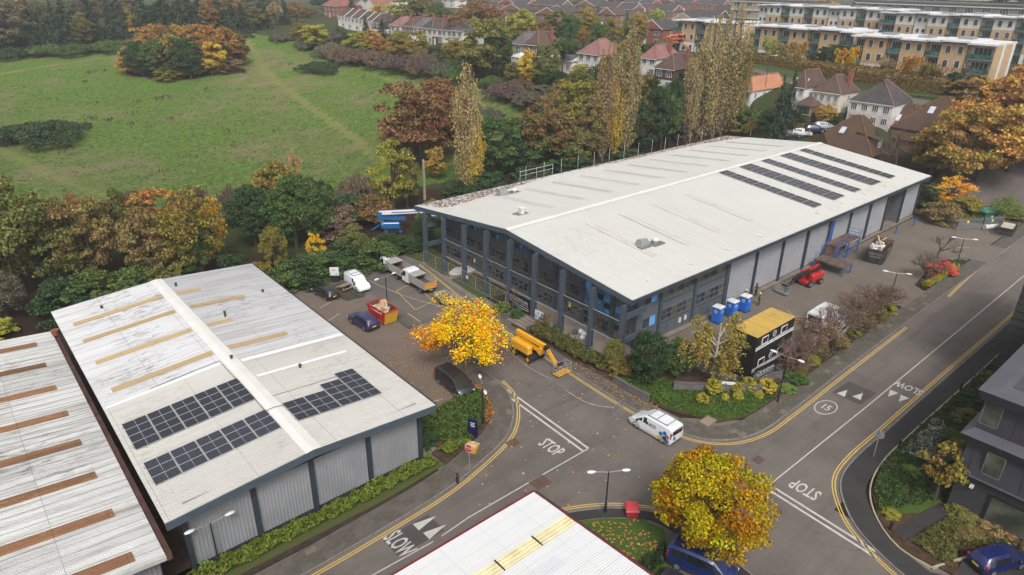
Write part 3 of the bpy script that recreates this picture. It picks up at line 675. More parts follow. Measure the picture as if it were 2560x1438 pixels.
for i in (2, 5, 8):
    mb = MB(); mb.tube([(SX[i] + .36, WY0 - .2, 0), (SX[i] + .36, WY0 - .2, 6.2), (SX[i] + 1.6, MY0 - .1, 7.45)], .09, 6); P_(mb, 'downpipe', STEEL_D)
for k in range(2):
    a, b = SX[k] + .35, SX[k + 1] - .35
    window_y(a, b, 5.35, 6.3, 6, 1, [GL_W, GL, GL_W, GL]); window_y(a, b, 2.3, 3.7, 6, 2, [GL, GL_W, GL])
    for z in (1.9, 4.6): mb = MB(); mb.box(a - .1, b + .1, WY0 - .05, WY0 - .003, z, z + .06); P_(mb, 'panel_joint', STEEL_D)
    for q in range(6): mb = MB(); mb.box(a + q * (b - a) / 6 - .02, a + q * (b - a) / 6 + .02, WY0 - .02, WY0 - .003, 4.66, 5.35); P_(mb, 'panel_joint', STEEL_D)
    for q in range(4): mb = MB(); mb.box(a + q * 1.5, a + q * 1.5 + .04, WY0 - .02, WY0 - .003, .3, 1.9); P_(mb, 'panel_joint', STEEL_D)
window_y(56.0, 58.3, 5.3, 6.2, 2, 1, [GL, GL_B]); window_y(56.0, 58.3, 2.3, 3.6, 2, 1, [GL, GL_B])
for x in (63.0, 64.1): mb = MB(); mb.box(x, x + .35, WY0 - .12, WY0 - .004, .9, 1.5); P_(mb, 'meter_box', WHITE)
mb = MB(); mb.box(SX[7] - 2.6, SX[7] - .4, WY0 - .12, WY0 - .056, .1, 2.7); P_(mb, 'door', mat('door_mid_grey', (.12, .125, .13), .5))
mb = MB(); mb.box(98.9, 100.3, WY0 - .14, WY0 - .056, 2.7, 5.9); P_(mb, 'door', BLUE)
mb = MB(); mb.box(93.2, 98.4, WY0 - .14, WY0 - .056, 6.0, 6.9); P_(mb, 'lintel_panel', STEEL_D)
# roof furniture
def vent(kind, x, y, f):
    z = f(x, y)[2]
    if kind == 'cowl':
        t = MB(); t.bbox(x - .8, x + .8, y - .55, y + .55, z - .1, z + .25, .05)
        rings = []
        for i in range(9):
            a = math.pi * i / 8; rings.append([(x - .75 + .02, y - .5 * math.cos(a), z + .25 + .75 * math.sin(a)), (x + .75, y - .5 * math.cos(a), z + .25 + .55 * math.sin(a))])
        vs = [v for r in rings for v in r]; t.add(vs, [(2 * i, 2 * i + 1, 2 * i + 3, 2 * i + 2) for i in range(8)]); t.add([r[0] for r in rings], [tuple(range(9))]); t.add([r[1] for r in rings], [tuple(reversed(range(9)))])
        P_(t, 'roof_fan', GALV)
    elif kind == 'mush':
        t = MB(); t.lathe((x, y), [(.25, z - .1), (.25, z + .35), (.5, z + .35), (.45, z + .55), (.05, z + .65)], 12); P_(t, 'roof_vent', WHITE)
    else:
        t = MB(); t.box(x - .28, x + .28, y - .28, y + .28, z - .1, z + .75); t.bbox(x - .38, x + .38, y - .38, y + .38, z + .75, z + .95, .06); P_(t, 'roof_vent', WHITE)
    k = MB(); k.bbox(x - 1.0, x + 1.0, y - .8, y + .8, z - .2, z + .012, .02)
    P_(k, 'flashing', mat('flashing_dark', (.16, .155, .15), .6))
vent('cowl', 64.3, 76.6, on_left); vent('mush', 66.6, 76.5, on_left); vent('box', 58.3, 65.4, on_left)
vent('cowl', 63.4, 48.8, on_right); vent('mush', 65.6, 48.5, on_right)
for i in range(10):
    x, y = 57 + 7.6 * i, MY0 + 1.9; t = MB(); z = on_right(x, y)[2]; t.bbox(x - .25, x + .25, y - .25, y + .25, z, z + .08, .02); t.tube([(x, y, z), (x, y, z + .3)], .04, 5); P_(t, 'safety_anchor', WHITE)
for i in range(4):
    x, y = 100 + 8 * i, MYR - 1.3; t = MB(); z = on_right(x, y)[2]; t.bbox(x - .25, x + .25, y - .25, y + .25, z, z + .08, .02); t.tube([(x, y, z), (x, y, z + .3)], .04, 5); P_(t, 'safety_anchor', WHITE)
# ---------------------------------------------------------- solar panels
def pv_mat(name, base, line_, nx, ny):
    m, n, p = _new(name)
    tc = n.nodes.new('ShaderNodeTexCoord'); bt = n.nodes.new('ShaderNodeTexBrick'); bt.offset = 0
    bt.inputs['Scale'].default_value = 1; bt.inputs['Brick Width'].default_value = 1 / nx; bt.inputs['Row Height'].default_value = 1 / ny; bt.inputs['Mortar Size'].default_value = .0022 * 4 / nx * 6
    for k in ('Color1', 'Color2'): bt.inputs[k].default_value = (*base, 1)
    bt.inputs['Mortar'].default_value = (*line_, 1); n.links.new(tc.outputs['Generated'], bt.inputs['Vector'])
    n.links.new(bt.outputs['Color'], p.inputs['Base Color']); p.inputs['Roughness'].default_value = .22; p.inputs['Specular IOR Level'].default_value = .45
    return m
PV1 = pv_mat('solar_cells_plain', (.020, .020, .030), (.035, .035, .048), 12, 6)
PV2 = pv_mat('solar_cells_gridded', (.018, .018, .028), (.13, .13, .16), 12, 6)
PVF = mat('solar_panel_frame', (.55, .56, .58), .35, metal=.5)
PVX = mat('solar_busbar', (.45, .46, .48), .4)
def panel_mesh(w, h, pv):
    b = MB(); b.box(-w / 2, w / 2, -h / 2, h / 2, 0, .035); f = b.mesh('panel', PVF)
    c = MB(); c.quad((-w / 2 + .025, -h / 2 + .025, .0365), (w / 2 - .025, -h / 2 + .025, .0365), (w / 2 - .025, h / 2 - .025, .0365), (-w / 2 + .025, h / 2 - .025, .0365)); g_ = c.mesh('cells', pv)
    d = MB(); d.box(-.012, .012, -h / 2 + .03, h / 2 - .03, .03, .038); return f, g_, d.mesh('busbar', PVX)
def array(label, origin, ax, ay, nrm, cols, rows, w, h, pv, present=None, gapx=.10, gapy=.03):
    """ax along the panel's long side; rows step along ay"""
    t = thing('solar_array', label, 'solar panels', origin)
    meshes = panel_mesh(w, h, pv); m3 = Matrix((Vector(ax), Vector(ay), Vector(nrm))).transposed()
    rot = m3.to_euler()
    for i in range(cols):
        for j in range(rows):
            if present and not present(i, j): continue
            off = Vector(ax) * (w / 2 + i * (w + gapx)) + Vector(ay) * (h / 2 + j * (h + gapy)) + Vector(nrm) * .10
            o = inst('panel', meshes[0], t, off, rot); inst('cells', meshes[1], o); inst('busbar', meshes[2], o)
    r = MB()
    for j in (0, rows - 1):
        q = Vector(ay) * ((j + .5) * (h + gapy)); r.beam(q + Vector(nrm) * .07 - Vector(ax) * .1, q + Vector(nrm) * .07 + Vector(ax) * (cols * (w + gapx) if not present or j == rows - 1 else w), .04, .05, up=nrm)
    r.build('rail', GALV, t); return t
cs, sn = math.cos(sl_), math.sin(sl_)

MAX_ = (0, -cs, -sn)                                    # down the yard-side slope
for i, (x0, rows, lab) in enumerate(((96.6, 2, 'two-row strip of dark solar panels, next to the bare middle of the long roof'), (102.6, 3, 'three-row strip of dark solar panels, second strip from the bare roof'), (109.4, 2, 'two-row strip of dark solar panels midway between the three-row strips'), (115.6, 3, 'three-row strip of dark solar panels near the far gable of the long roof'), (122.4, 2, 'two-row strip of dark solar panels closest to the far gable end'))):
    array(lab, on_right(x0, 60.45, 0.03), MAX_, (1, 0, 0), nR, 8, rows, 2.02, 1.15, PV1, gapx=.09)
# ---------------------------------------------------------- the warehouse with brown and cream roof (street corner)
BX0, BX1, BY0, BY1, BHE, BHR, BXR = 5.32, 26.56, 40.05, 79.58, 5.89, 6.63, 15.72
bw = thing('warehouse', 'ribbed metal warehouse with two-tone roof, solar panels and silver gable beside the slip hedge', 'warehouse', (BXR, BY0, 0))
BSPL = 56.6
sB = math.atan2(BHR - BHE, BXR - BX0)
def b_on(x, y, dz=0.): return (x, y, BHR - abs(x - BXR) * math.tan(sB) + dz)
for x0, x1, s in ((BXR, BX0, -1), (BXR, BX1, 1)):
    n_ = Vector((s * math.sin(sB), 0, math.cos(sB))); B_ = Vector(b_on(x1, 0)) - Vector(b_on(x0, 0))
    ysp = BSPL if s < 0 else 56.0
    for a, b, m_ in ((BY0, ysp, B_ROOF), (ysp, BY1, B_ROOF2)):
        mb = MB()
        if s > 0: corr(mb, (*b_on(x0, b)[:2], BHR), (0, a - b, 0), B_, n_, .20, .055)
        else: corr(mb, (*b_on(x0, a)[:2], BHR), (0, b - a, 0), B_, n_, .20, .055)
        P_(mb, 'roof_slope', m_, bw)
mb = MB()
for s in (-1, 1):
    mb.add([(BXR, BY0 - .05, BHR + .10), (BXR, BY1 + .05, BHR + .10), (BXR + s * .62, BY1 + .05, BHR + .02), (BXR + s * .62, BY0 - .05, BHR + .02)], [(0, 1, 2, 3) if s < 0 else (3, 2, 1, 0)])
P_(mb, 'ridge_cap', RIDGE, bw)
for y in (BY0 - .03, BY1 + .03):
    mb = MB()
    for xe in (BX0, BX1): mb.beam((BXR, y, BHR - .26), (xe, y, b_on(xe, 0)[2] - .26), .12, .58)
    P_(mb, 'fascia', STEEL, bw)
mb = MB(); mb.beam((BX1 + .05, BY0 + .1, BHE - .25), (BX1 + .05, BY1 - .1, BHE - .25), .10, .42); P_(mb, 'fascia', STEEL_D, bw)
mb = MB(); mb.beam((BX1 + .14, BY0 + .1, BHE - .09), (BX1 + .14, BY1 - .1, BHE - .09), .12, .1); P_(mb, 'gutter', BLK, bw)
mb = MB(); mb.quad((BX0, BY0, BHE - .06), (BX1, BY0, BHE - .06), (BX1, BY1, BHE - .06), (BX0, BY1, BHE - .06)); P_(mb, 'ceiling', STEEL_D, bw)
gx = [6.55, 11.3, 15.75, 20.6, 25.45]
for i in range(4):
    a, b = gx[i] + .17, gx[i + 1] - .17; mb = MB()
    corr(mb, (a, 41.1, .55), (b - a, 0, 0), (0, 0, 5.6), (0, -1, 0), .26, .05); P_(mb, 'cladding_bay', CLAD, bw)
    mb = MB(); mb.box(a, b, 41.12, 41.3, 0, .55); P_(mb, 'plinth', mat('dark_plinth', (.03, .03, .032), .8), bw)
for x in gx: mb = MB(); mb.box(x - .17, x + .17, 40.86, 41.2, 0, b_on(x, 0)[2] - .3); P_(mb, 'pier', STEEL_D, bw)
mb = MB(); corr(mb, (25.42, 41.2, .5), (0, 38, 0), (0, 0, 5.3), (1, 0, 0), .26, .05); P_(mb, 'side_cladding', CLAD, bw)
mb = MB(); mb.quad((25.40, 41.2, 0), (25.40, 79.2, 0), (25.40, 79.2, .5), (25.40, 41.2, .5)); mb.quad((6.6, 41.2, 0), (6.6, 41.2, 6), (6.6, 79.2, 6), (6.6, 79.2, 0)); mb.quad((6.6, 79.2, 0), (6.6, 79.2, 6), (25.4, 79.2, 6), (25.4, 79.2, 0)); P_(mb, 'side_wall', mat('brick_dark', (.07, .045, .035), .9), bw)
# tan rooflights run across the old part of the roof, level with their neighbours on the other slope
for y, xl, xr in ((74.6, 6.5, 18.9), (70.1, 6.5, 22.1), (64.9, 6.5, 18.9), (59.1, 6.5, 22.1)):
    for a, b in ((xl, BXR - .75), (BXR + .75, xr)):
        mb = MB(); z = .085; mb.quad(b_on(a, y - .42, z), b_on(b, y - .42, z), b_on(b, y + .42, z), b_on(a, y + .42, z)); o = P_(mb, 'rooflight', TAN, bw)
        rb_ = MB()
        for k in range(4): rb_.beam(b_on(a, y - .33 + .22 * k, z + .012), b_on(b, y - .33 + .22 * k, z + .012), .05, .025)
        rb_.build('rib', TAN, o)
WLAP = mat('white_joint_strip', (.70, .69, .67), .55, var=.05)
mb = MB(); mb.beam(b_on(BXR + .8, 56.0, .085), b_on(BX1 - .2, 56.0, .085), .55, .03); P_(mb, 'joint_strip', WLAP, bw)
mb = MB(); mb.beam(b_on(BXR + .8, 52.6, .085), b_on(BX1 - 1.5, 52.6, .085), .38, .03); P_(mb, 'joint_strip', WLAP, bw)
mb = MB(); mb.beam(b_on(BXR - .8, BSPL + .1, .075), b_on(BX0 + .2, BSPL + .1, .075), .30, .03); P_(mb, 'joint_strip', WLAP, bw)
for x, y in ((15.9, 56.8), (20.2, 52.0)):
    t = MB(); z = b_on(x, y)[2]; t.cyl((x, y), .09, z, z + .35, 8); t.lathe((x, y), [(.16, z + .3), (.14, z + .42), (.03, z + .46)], 8); P_(t, 'vent_pipe', mat('vent_dark', (.05, .05, .05), .6), bw)
for x, y, h in ((17.0, 76.6, .35), (18.6, 66.0, .55), (24.2, 70.2, .25), (9.5, 76.5, .2)):
    t = MB(); z = b_on(x, y)[2]; t.cyl((x, y), .10, z, z + h, 8); t.cyl((x, y), .15, z + h, z + h + .1, 8); P_(t, 'flue', mat('vent_dark', (.05, .05, .05), .6), bw)
t = MB(); t.tube([b_on(9.0, 57.0, .09), b_on(14.9, 57.2, .09), b_on(15.0, 48.0, .09), b_on(14.9, 46.3, .09)], .025, 4); t.tube([b_on(15.0, 47.0, .12), b_on(15.7, 46.9, .2), b_on(16.6, 46.8, .12)], .025, 4); P_(t, 'cable', BLK, bw)
nBL = Vector((-math.sin(sB), 0, math.cos(sB))); nBR = Vector((math.sin(sB), 0, math.cos(sB)))
axL = (math.cos(sB), 0, math.sin(sB)); axR = (math.cos(sB), 0, -math.sin(sB))
array('plain black block of solar panels four rows deep, on the slope beside the valley gutter', b_on(5.9, 49.15, .02), axL, (0, 1, 0), nBL, 5, 4, 1.77, 1.01, PV1, gapx=.08, gapy=.025)
array('white-gridded block of solar panels three rows deep, nearer the gable edge', b_on(5.9, 44.1, .02), axL, (0, 1, 0), nBL, 5, 3, 1.77, 1.01, PV2, gapx=.08, gapy=.025)
array('stepped block of solar panels on the car park side of the ridge', b_on(16.4, 44.05, .02), axR, (0, 1, 0), nBR, 4, 5, 1.80, 1.01, PV1, present=lambda i, j: j < 3 or (j == 3 and i >= 2) or i == 3, gapx=.08, gapy=.025)
# ---------------------------------------------------------- the low stained warehouse and its neighbour gutter
cw = thing('warehouse', 'low warehouse with stained grey corrugated roof and rust brown rooflights', 'warehouse', (0, 60, 0))
CX1, CZ1, CSL = 4.75, 4.55, .085
def c_on(x, y, dz=0.): return (x, y, CZ1 + (CX1 - x) * CSL + dz)
nC = Vector((CSL, 0, 1)).normalized()
mb = MB(); corr(mb, (CX1, 77.8, CZ1), (0, 38.9 - 77.8, 0), Vector(c_on(-30, 0)) - Vector(c_on(CX1, 0)), nC, .17, .04); P_(mb, 'roof_slope', C_ROOF, cw)
for k in range(8):
    y = 75.2 - 5.05 * k; x1 = CX1 - 1.6
    mb = MB(); corr(mb, c_on(x1, y + .5, .05), (0, -1.0, 0), Vector(c_on(-30, 0)) - Vector(c_on(x1, 0)), nC, .17, .045); P_(mb, 'rooflight', RUST, cw)
mb = MB(); mb.box(CX1, CX1 + .32, 38.6, 78.2, CZ1 - .32, CZ1 - .12); mb.box(CX1 + .3, CX1 + .36, 38.6, 78.2, CZ1 - .32, CZ1 + .12); P_(mb, 'gutter', mat('gutter_rust', (.085, .042, .032), .8, var=.3, scale=1), cw)
mb = MB(); mb.beam(c_on(CX1, 38.8, -.12), c_on(-30, 38.8, -.12), .35, .30); P_(mb, 'fascia', mat('fascia_pale', (.42, .42, .40), .6, var=.15), cw)
mb = MB(); corr(mb, (CX1 - .35, 39.5, .4), (0, 38, 0), (0, 0, 4), (1, 0, 0), .26, .05); corr(mb, (-30, 39.5, .4), (34.4, 0, 0), (0, 0, 4.2), (0, -1, 0), .26, .05); P_(mb, 'cladding', mat('grey_cladding', (.20, .20, .205), .5), cw)
mb = MB(); mb.tube([(CX1 + .2, 76.2, CZ1 + .2), (CX1 + .2, 76.2, CZ1 + .75)], .32, 10, .40); P_(mb, 'roof_cowl', mat('cowl_rust', (.25, .10, .06), .8, var=.3), cw)
polymesh('alley', [(4.3, 37.9), (6.6, 37.9), (6.6, 79), (4.3, 79)], .10, mat('alley_brick', (.085, .050, .035), .9, var=.25, scale=1.5))
for i in range(4): _b = MB(); _b.box(4.6 + .0, 6.4, 36.9 + i * .42, 37.1 + i * .42, .13, .134); struct(_b.build('yellow_hatching', YEL))
# ---------------------------------------------------------- the white roofed unit under the camera
DX1, DY1, DZ = 26.05, 27.35, 5.5
dw = thing('warehouse', 'white sheet roofed unit edged in red trim beside the corner grass', 'warehouse', (15, 20, 0))
DSL = .06
def d_on(x, y, dz=0.): return (x, y, DZ + (DY1 - y) * DSL + dz)
# roof sheets laid one by one: 3.1 m along X, 1.05 m along Y, each lapping the next
rd = random.Random(3); sh = []
for m_ in (D_ROOF, D_ROOFB):
    b = MB(); corr(b, (-1.56, -.545, 0), (0, 1.09, 0), (3.12, 0, 0), (0, 0, 1), .182, .018); sh.append(b.mesh('roof_sheet', m_))
ey = math.atan(-DSL)
nX, nY = 9, 16
for j in range(nY):
    for i in range(nX):
        x = DX1 - 1.56 - i * 3.1; y = DY1 - .55 - j * 1.06
        if j == 3: continue
        o = inst('roof_sheet', sh[1 if rd.random() < .22 else 0], dw, Vector(d_on(x, y, .02 + .010 * (i % 2) + .004 * (j % 2))) - dw.location, (ey, 0, 0))
mm = mat('cream_rooflight', (.60, .54, .33), .5, var=.2, scale=1.5, col2=(.42, .36, .2)); mr_ = mat('rooflight_rib', (.70, .64, .42), .5, var=.1)
for i in range(nX):
    x = DX1 - 1.56 - i * 3.1; y = DY1 - .55 - 3 * 1.06
    b = MB(); b.quad(d_on(x - 1.56, y - .5, .015), d_on(x + 1.56, y - .5, .015), d_on(x + 1.56, y + .5, .015), d_on(x - 1.56, y + .5, .015)); o = P_(b, 'rooflight', mm, dw)
    b = MB()
    for k in range(4): b.beam(d_on(x - 1.54, y - .42 + .28 * k, .05), d_on(x + 1.5, y - .42 + .28 * k, .05), .10, .06)
    b.build('rib', mr_, o)
    b = MB(); b.cbox(d_on(x - 1.54, y, .09), (.07, 1.0, .07)); b.build('clip', BLK, o)
REDT = mat('red_trim', (.17, .018, .022), .5, var=.2)
b = MB(); b.box(-40, DX1 + .12, DY1 + .02, DY1 + .14, DZ - .35, DZ + .06); P_(b, 'fascia', REDT, dw)
b = MB(); b.beam((DX1 + .08, DY1, DZ - .14), (DX1 + .08, 10, DZ + 17.35 * DSL - .14), .10, .42); P_(b, 'fascia', REDT, dw)
b = MB(); b.beam((DX1 + .2, DY1, DZ - .05), (DX1 + .2, 10, DZ + 17.35 * DSL - .05), .10, .12); P_(b, 'gutter', BLK, dw)
b = MB(); corr(b, (DX1 - .25, 10, 0), (0, DY1 - 10.3, 0), (0, 0, 5.3), (1, 0, 0), .26, .05); corr(b, (DX1 - .25, DY1 - .25, 0), (-60, 0, 0), (0, 0, 5.3), (0, 1, 0), .26, .05); P_(b, 'cladding', CLAD, dw)
# ---------------------------------------------------------- the dark zinc office block
ZN = mat('dark_zinc', (.060, .058, .074), .42, var=.10, scale=.5, metal=.35); ZN2 = mat('zinc_ledge', (.105, .102, .122), .42, var=.08, scale=.5, metal=.3)
BRK = mat('charcoal_brick', (.045, .043, .046), .85, var=.2, scale=6)
ew = thing('office_block', 'dark zinc clad office block with folded ledges and deep windows', 'office building', (60, 2, 0))
def face(mb, a, b, za, zb, oa=0., ob=0.): pass
# plan corner at (55.4, 8.6): one face looks -X, the other +Y along the road; storeys step out and in
def storey(z0, z1, xa, xb, ya, yb, m_, name='wall'):
    mb = MB(); mb.loft([[(xa, -20, z0), (100, -20, z0), (100, ya, z0), (xa, ya, z0)], [(xb, -20, z1), (100, -20, z1), (100, yb, z1), (xb, yb, z1)]]); return P_(mb, name, m_, ew)
storey(0, 4.2, 56.4, 56.4, 8.3, 8.3, BRK)
storey(4.2, 4.55, 56.4, 55.9, 8.3, 8.8, ZN2, 'ledge')
storey(4.55, 7.5, 56.15, 56.7, 8.55, 8.3, ZN); storey(7.5, 8.35, 56.2, 55.85, 8.6, 8.9, ZN, 'ledge'); storey(8.35, 8.8, 55.85, 56.7, 8.9, 8.3, ZN2, 'ledge')
storey(8.8, 11.7, 56.8, 57.1, 8.3, 8.1, ZN); storey(11.7, 12.7, 56.5, 56.2, 8.5, 8.8, ZN, 'ledge'); storey(12.7, 13.0, 56.2, 57.4, 8.8, 7.6, ZN2, 'parapet')
storey(13.0, 13.05, 58.0, 58.0, 7.1, 7.1, mat('flat_roof_dark', (.06, .06, .065), .8), 'roof_deck')
def e_win(y0, y1, z0, z1, x, lean=0.):
    fr = MB(); fr.box(x - .06, x + .25, y0 - .08, y0, z0, z1); fr.box(x - .06, x + .25, y1, y1 + .08, z0, z1); fr.box(x - .06, x + .25, y0, y1, z0 - .08, z0); fr.box(x - .06, x + .25, y0, y1, z1, z1 + .08)
    o = P_(fr, 'window', mat('window_reveal_pale', (.12, .125, .105), .5), ew); g_ = MB(); g_.quad((x - .02, y0, z0), (x - .02, y0, z1), (x - .02, y1, z1), (x - .02, y1, z0)); g_.build('pane', glass('office_glass', (.035, .04, .03)), o)
for y in (6.3, 2.2, -1.9): e_win(y - .55, y + .55, 5.2, 7.3, 56.28); e_win(y + .75, y + 1.85, 9.4, 11.5, 56.88)
for i in range(6):
    for z0, z1, x in ((4.6, 7.45, 56.22), (8.85, 11.65, 56.84)):
        b = MB(); b.beam((x - .04, 7.7 - i * 1.7, z0), (x + .22, 7.7 - i * 1.7, z1), .03, .03); P_(b, 'seam', STEEL_D, ew)
b = MB(); b.box(56.30, 56.38, -12, 5.9, .5, 3.4); o = P_(b, 'shopfront', mat('shopfront_frame', (.02, .02, .022), .4), ew)
for i in range(4): b = MB(); b.quad((56.285, 5.7 - i * 3.4 - 3.1, .7), (56.285, 5.7 - i * 3.4 - 3.1, 3.25), (56.285, 5.7 - i * 3.4, 3.25), (56.285, 5.7 - i * 3.4, .7)); b.build('pane', glass('office_glass', (.035, .04, .03)), o)
b = MB(); b.box(56.05, 56.4, 7.0, 7.25, 3.35, 3.6); P_(b, 'camera_housing', WHITE, ew)
polymesh('gravel_strip', [(54.9, 8.7), (56.6, 8.7), (56.6, -10), (55.6, -10)], .19, mat('pale_gravel', (.36, .34, .31), .9, var=.25, scale=20), skirt=.1)
b = MB(); b.box(78.2, 100, 8.31, 12.1, 0, 15.5); P_(b, 'stair_tower', BRK, ew)
for k in range(16): b = MB(); b.box(78.13, 78.199, 8.4, 12.0, 1.0 + k * .9, 1.05 + k * .9); P_(b, 'louvre', ZN, ew)
b = MB()
for y in (5.6, 3.8): b.beam((58.4, y, 13.9), (75, y, 13.9), .05)
for i in range(8): b.beam((58.4 + i * 2.2, 5.6, 13.05), (58.4 + i * 2.2, 5.6, 13.9), .05)
P_(b, 'roof_rail', GALV, ew)

ew.location += Vector((-1.65, 1.05, 0)); ew.scale.z = .87

# ============================================================ houses and flats beyond
def cm(name, c, **k): return mat(name, c, .8, spec=.2, **k)
WALLS = dict(white=cm('white_render', (.60, .585, .56), var=.08), cream=cm('cream_render', (.56, .52, .44), var=.08), stain=cm('pink_stained_render', (.55, .50, .48), var=.12, scale=.4, col2=(.42, .33, .31)),
    brick=cm('brown_brick', (.21, .125, .090), var=.12, scale=1.2), red=cm('red_brick', (.27, .105, .075), var=.12, scale=1.2), orange=cm('orange_brick', (.46, .32, .19), var=.1, scale=1.2),
    tile=cm('hung_tile_brown', (.105, .062, .055), var=.12, scale=2), beige=cm('beige_pebbledash', (.33, .28, .21), var=.08), grey=cm('grey_cladding_far', (.20, .195, .19), var=.08))
ROOFS = dict(brown=cm('brown_tiles', (.105, .066, .052), var=.22, scale=.7, col2=(.06, .042, .036)), dark=cm('charcoal_tiles', (.075, .065, .066), var=.2, scale=.8), grey=cm('grey_slate', (.125, .12, .125), var=.15, scale=.8),
    terra=cm('terracotta_tiles', (.44, .20, .115), var=.12, scale=.8), pink=cm('pinkish_tiles', (.25, .125, .115), var=.15, scale=.8), moss=cm('mossy_brown_tiles', (.062, .040, .032), var=.25, scale=.5, col2=(.095, .055, .028)), red=cm('red_tiles', (.24, .105, .08), var=.12, scale=.8))
UPVC = mat('white_upvc', (.68, .67, .66), .45, var=.06)
GLF = glass('house_glass', (.035, .038, .042))
def win(par, side, u, z, w, h, x, y, lights=2):
    """side 'f' faces -X at (x, u); side 's' faces -Y at (u, y)"""
    fr = MB(); t = .07
    def b(m, u0, u1, z0, z1, d0, d1):
        if side == 'f': m.box(x - d1, x - d0, u0, u1, z0, z1)
        else: m.box(u0, u1, y - d1, y - d0, z0, z1)
    b(fr, u - w / 2, u + w / 2, z - t, z, .005, .12); b(fr, u - w / 2, u + w / 2, z + h, z + h + t, .005, .07)
    for i in range(lights + 1):
        c = u - w / 2 + w * i / lights; b(fr, c - t / 2, c + t / 2, z + .001, z + h - .001, .005, .068)
    o = fr.build('window', UPVC, par)
    for i in range(lights):
        g_ = MB(); a = u - w / 2 + w * i / lights + t / 2; c = u - w / 2 + w * (i + 1) / lights - t / 2; b(g_, a, c, z + .002, z + h - .002, .01, .03); g_.build('pane', GLF, o)
def house(label, pl, pr, depth, eave, ridge, roof, low, up, rm, cat='house', group=None, chim=1, oh=.35, nw=None, split=2.6, side_w=1, zb=None, name='house', lights=3):
    """front-left and front-right corners on the ground; the front looks -X, depth runs +X"""
    y1, y0 = pl[1], pr[1]; x = (pl[0] + pr[0]) / 2; w = abs(y1 - y0); yc = (y0 + y1) / 2; z = min(terr(x, yc), (pl[2] + pr[2]) / 2) if zb is None else zb
    t = thing(name, label, cat, (x, yc, z), 0, group); W = w / 2
    m = MB(); m.box(0, depth, -W, W, -4, split if up != low else eave); m.build('wall', WALLS[low], t)
    if up != low: m = MB(); m.box(-.04, depth + .04, -W - .04, W + .04, split, eave); m.build('upper_wall', WALLS[up], t)
    m = MB(); X0, X1, Y0, Y1 = -oh, depth + oh, -W - oh, W + oh; e = eave - .1
    if roof == 'hip':
        if w >= depth: k = depth / 2 * .9; r0, r1 = (depth / 2, -W + k), (depth / 2, W - k)
        else: k = w / 2 * .9; r0, r1 = (k, 0), (depth - k, 0)
        A = [(X0, Y0, e), (X1, Y0, e), (X1, Y1, e), (X0, Y1, e), (*r0, ridge), (*r1, ridge)]
        m.add(A, [(0, 4, 5, 3), (1, 2, 5, 4), (0, 1, 4), (2, 3, 5), (3, 2, 1, 0)] if w >= depth else [(0, 1, 5, 4), (2, 3, 4, 5), (0, 4, 3), (1, 2, 5), (3, 2, 1, 0)])
    elif roof == 'pyr':
        m.add([(X0, Y0, e), (X1, Y0, e), (X1, Y1, e), (X0, Y1, e), (depth / 2, 0, ridge)], [(0, 1, 4), (1, 2, 4), (2, 3, 4), (3, 0, 4), (3, 2, 1, 0)])
    elif roof == 'gx':       # ridge along Y (parallel to the front)
        m.add([(X0, Y0, e), (X1, Y0, e), (X1, Y1, e), (X0, Y1, e), (depth / 2, Y0, ridge), (depth / 2, Y1, ridge)], [(0, 4, 5, 3), (1, 2, 5, 4), (3, 2, 1, 0), (0, 1, 4), (2, 3, 5)])
        g_ = MB(); 
        for s, yy in ((-1, -W - .02), (1, W + .02)): g_.add([(0, yy, eave - .05), (depth, yy, eave - .05), (depth / 2, yy, ridge - .25)], [(0, 1, 2) if s < 0 else (2, 1, 0)])
    else:                    # 'gy' gable to the front
        m.add([(X0, Y0, e), (X1, Y0, e), (X1, Y1, e), (X0, Y1, e), (X0, 0, ridge), (X1, 0, ridge)], [(0, 1, 5, 4), (2, 3, 4, 5), (3, 2, 1, 0), (0, 4, 3), (1, 2, 5)])
    ro = m.build('roof', ROOFS[rm], t)
    if roof in ('gx', 'gy'):
        v = MB(); g_ = MB()
        if roof == 'gx':
            v.beam((X0, Y0 - .03, e), (depth / 2, Y0 - .03, ridge + .03), .06, .22); v.beam((depth / 2, Y0 - .03, ridge + .03), (X1, Y0 - .03, e), .06, .22)
            g_.add([(0, Y0 - .015, e + .05), (depth, Y0 - .015, e + .05), (depth / 2, Y0 - .015, ridge - .2)], [(0, 1, 2)])
        else:
            v.beam((X0 - .03, Y0, e), (X0 - .03, 0, ridge + .03), .06, .22); v.beam((X0 - .03, 0, ridge + .03), (X0 - .03, Y1, e), .06, .22)
            g_.add([(X0 - .015, W, e + .05), (X0 - .015, -W, e + .05), (X0 - .015, 0, ridge - .2)], [(0, 1, 2)])
        v.build('bargeboard', UPVC, ro); g_.build('gable', WALLS[up], t)
    if roof != 'gy' : m = MB(); m.beam((X0 + .02, Y0, e - .08), (X0 + .02, Y1, e - .08), .1, .14); m.build('gutter', UPVC, t)
    if roof == 'hip':
        hc = MB()
        for q, r_ in ((0, 4), (3, 5)) if w >= depth else ((0, 4), (1, 5)): hc.tube([A[q], A[r_]], .14, 5)
        hc.tube([A[4], A[5]], .16, 5); hc.build('ridge_tile', ROOFS['pink'] if rm != 'moss' else ROOFS['terra'], ro)
    fl = 2 if eave > 4 else 1; n_ = nw if nw is not None else max(1, int(w / 3.4))
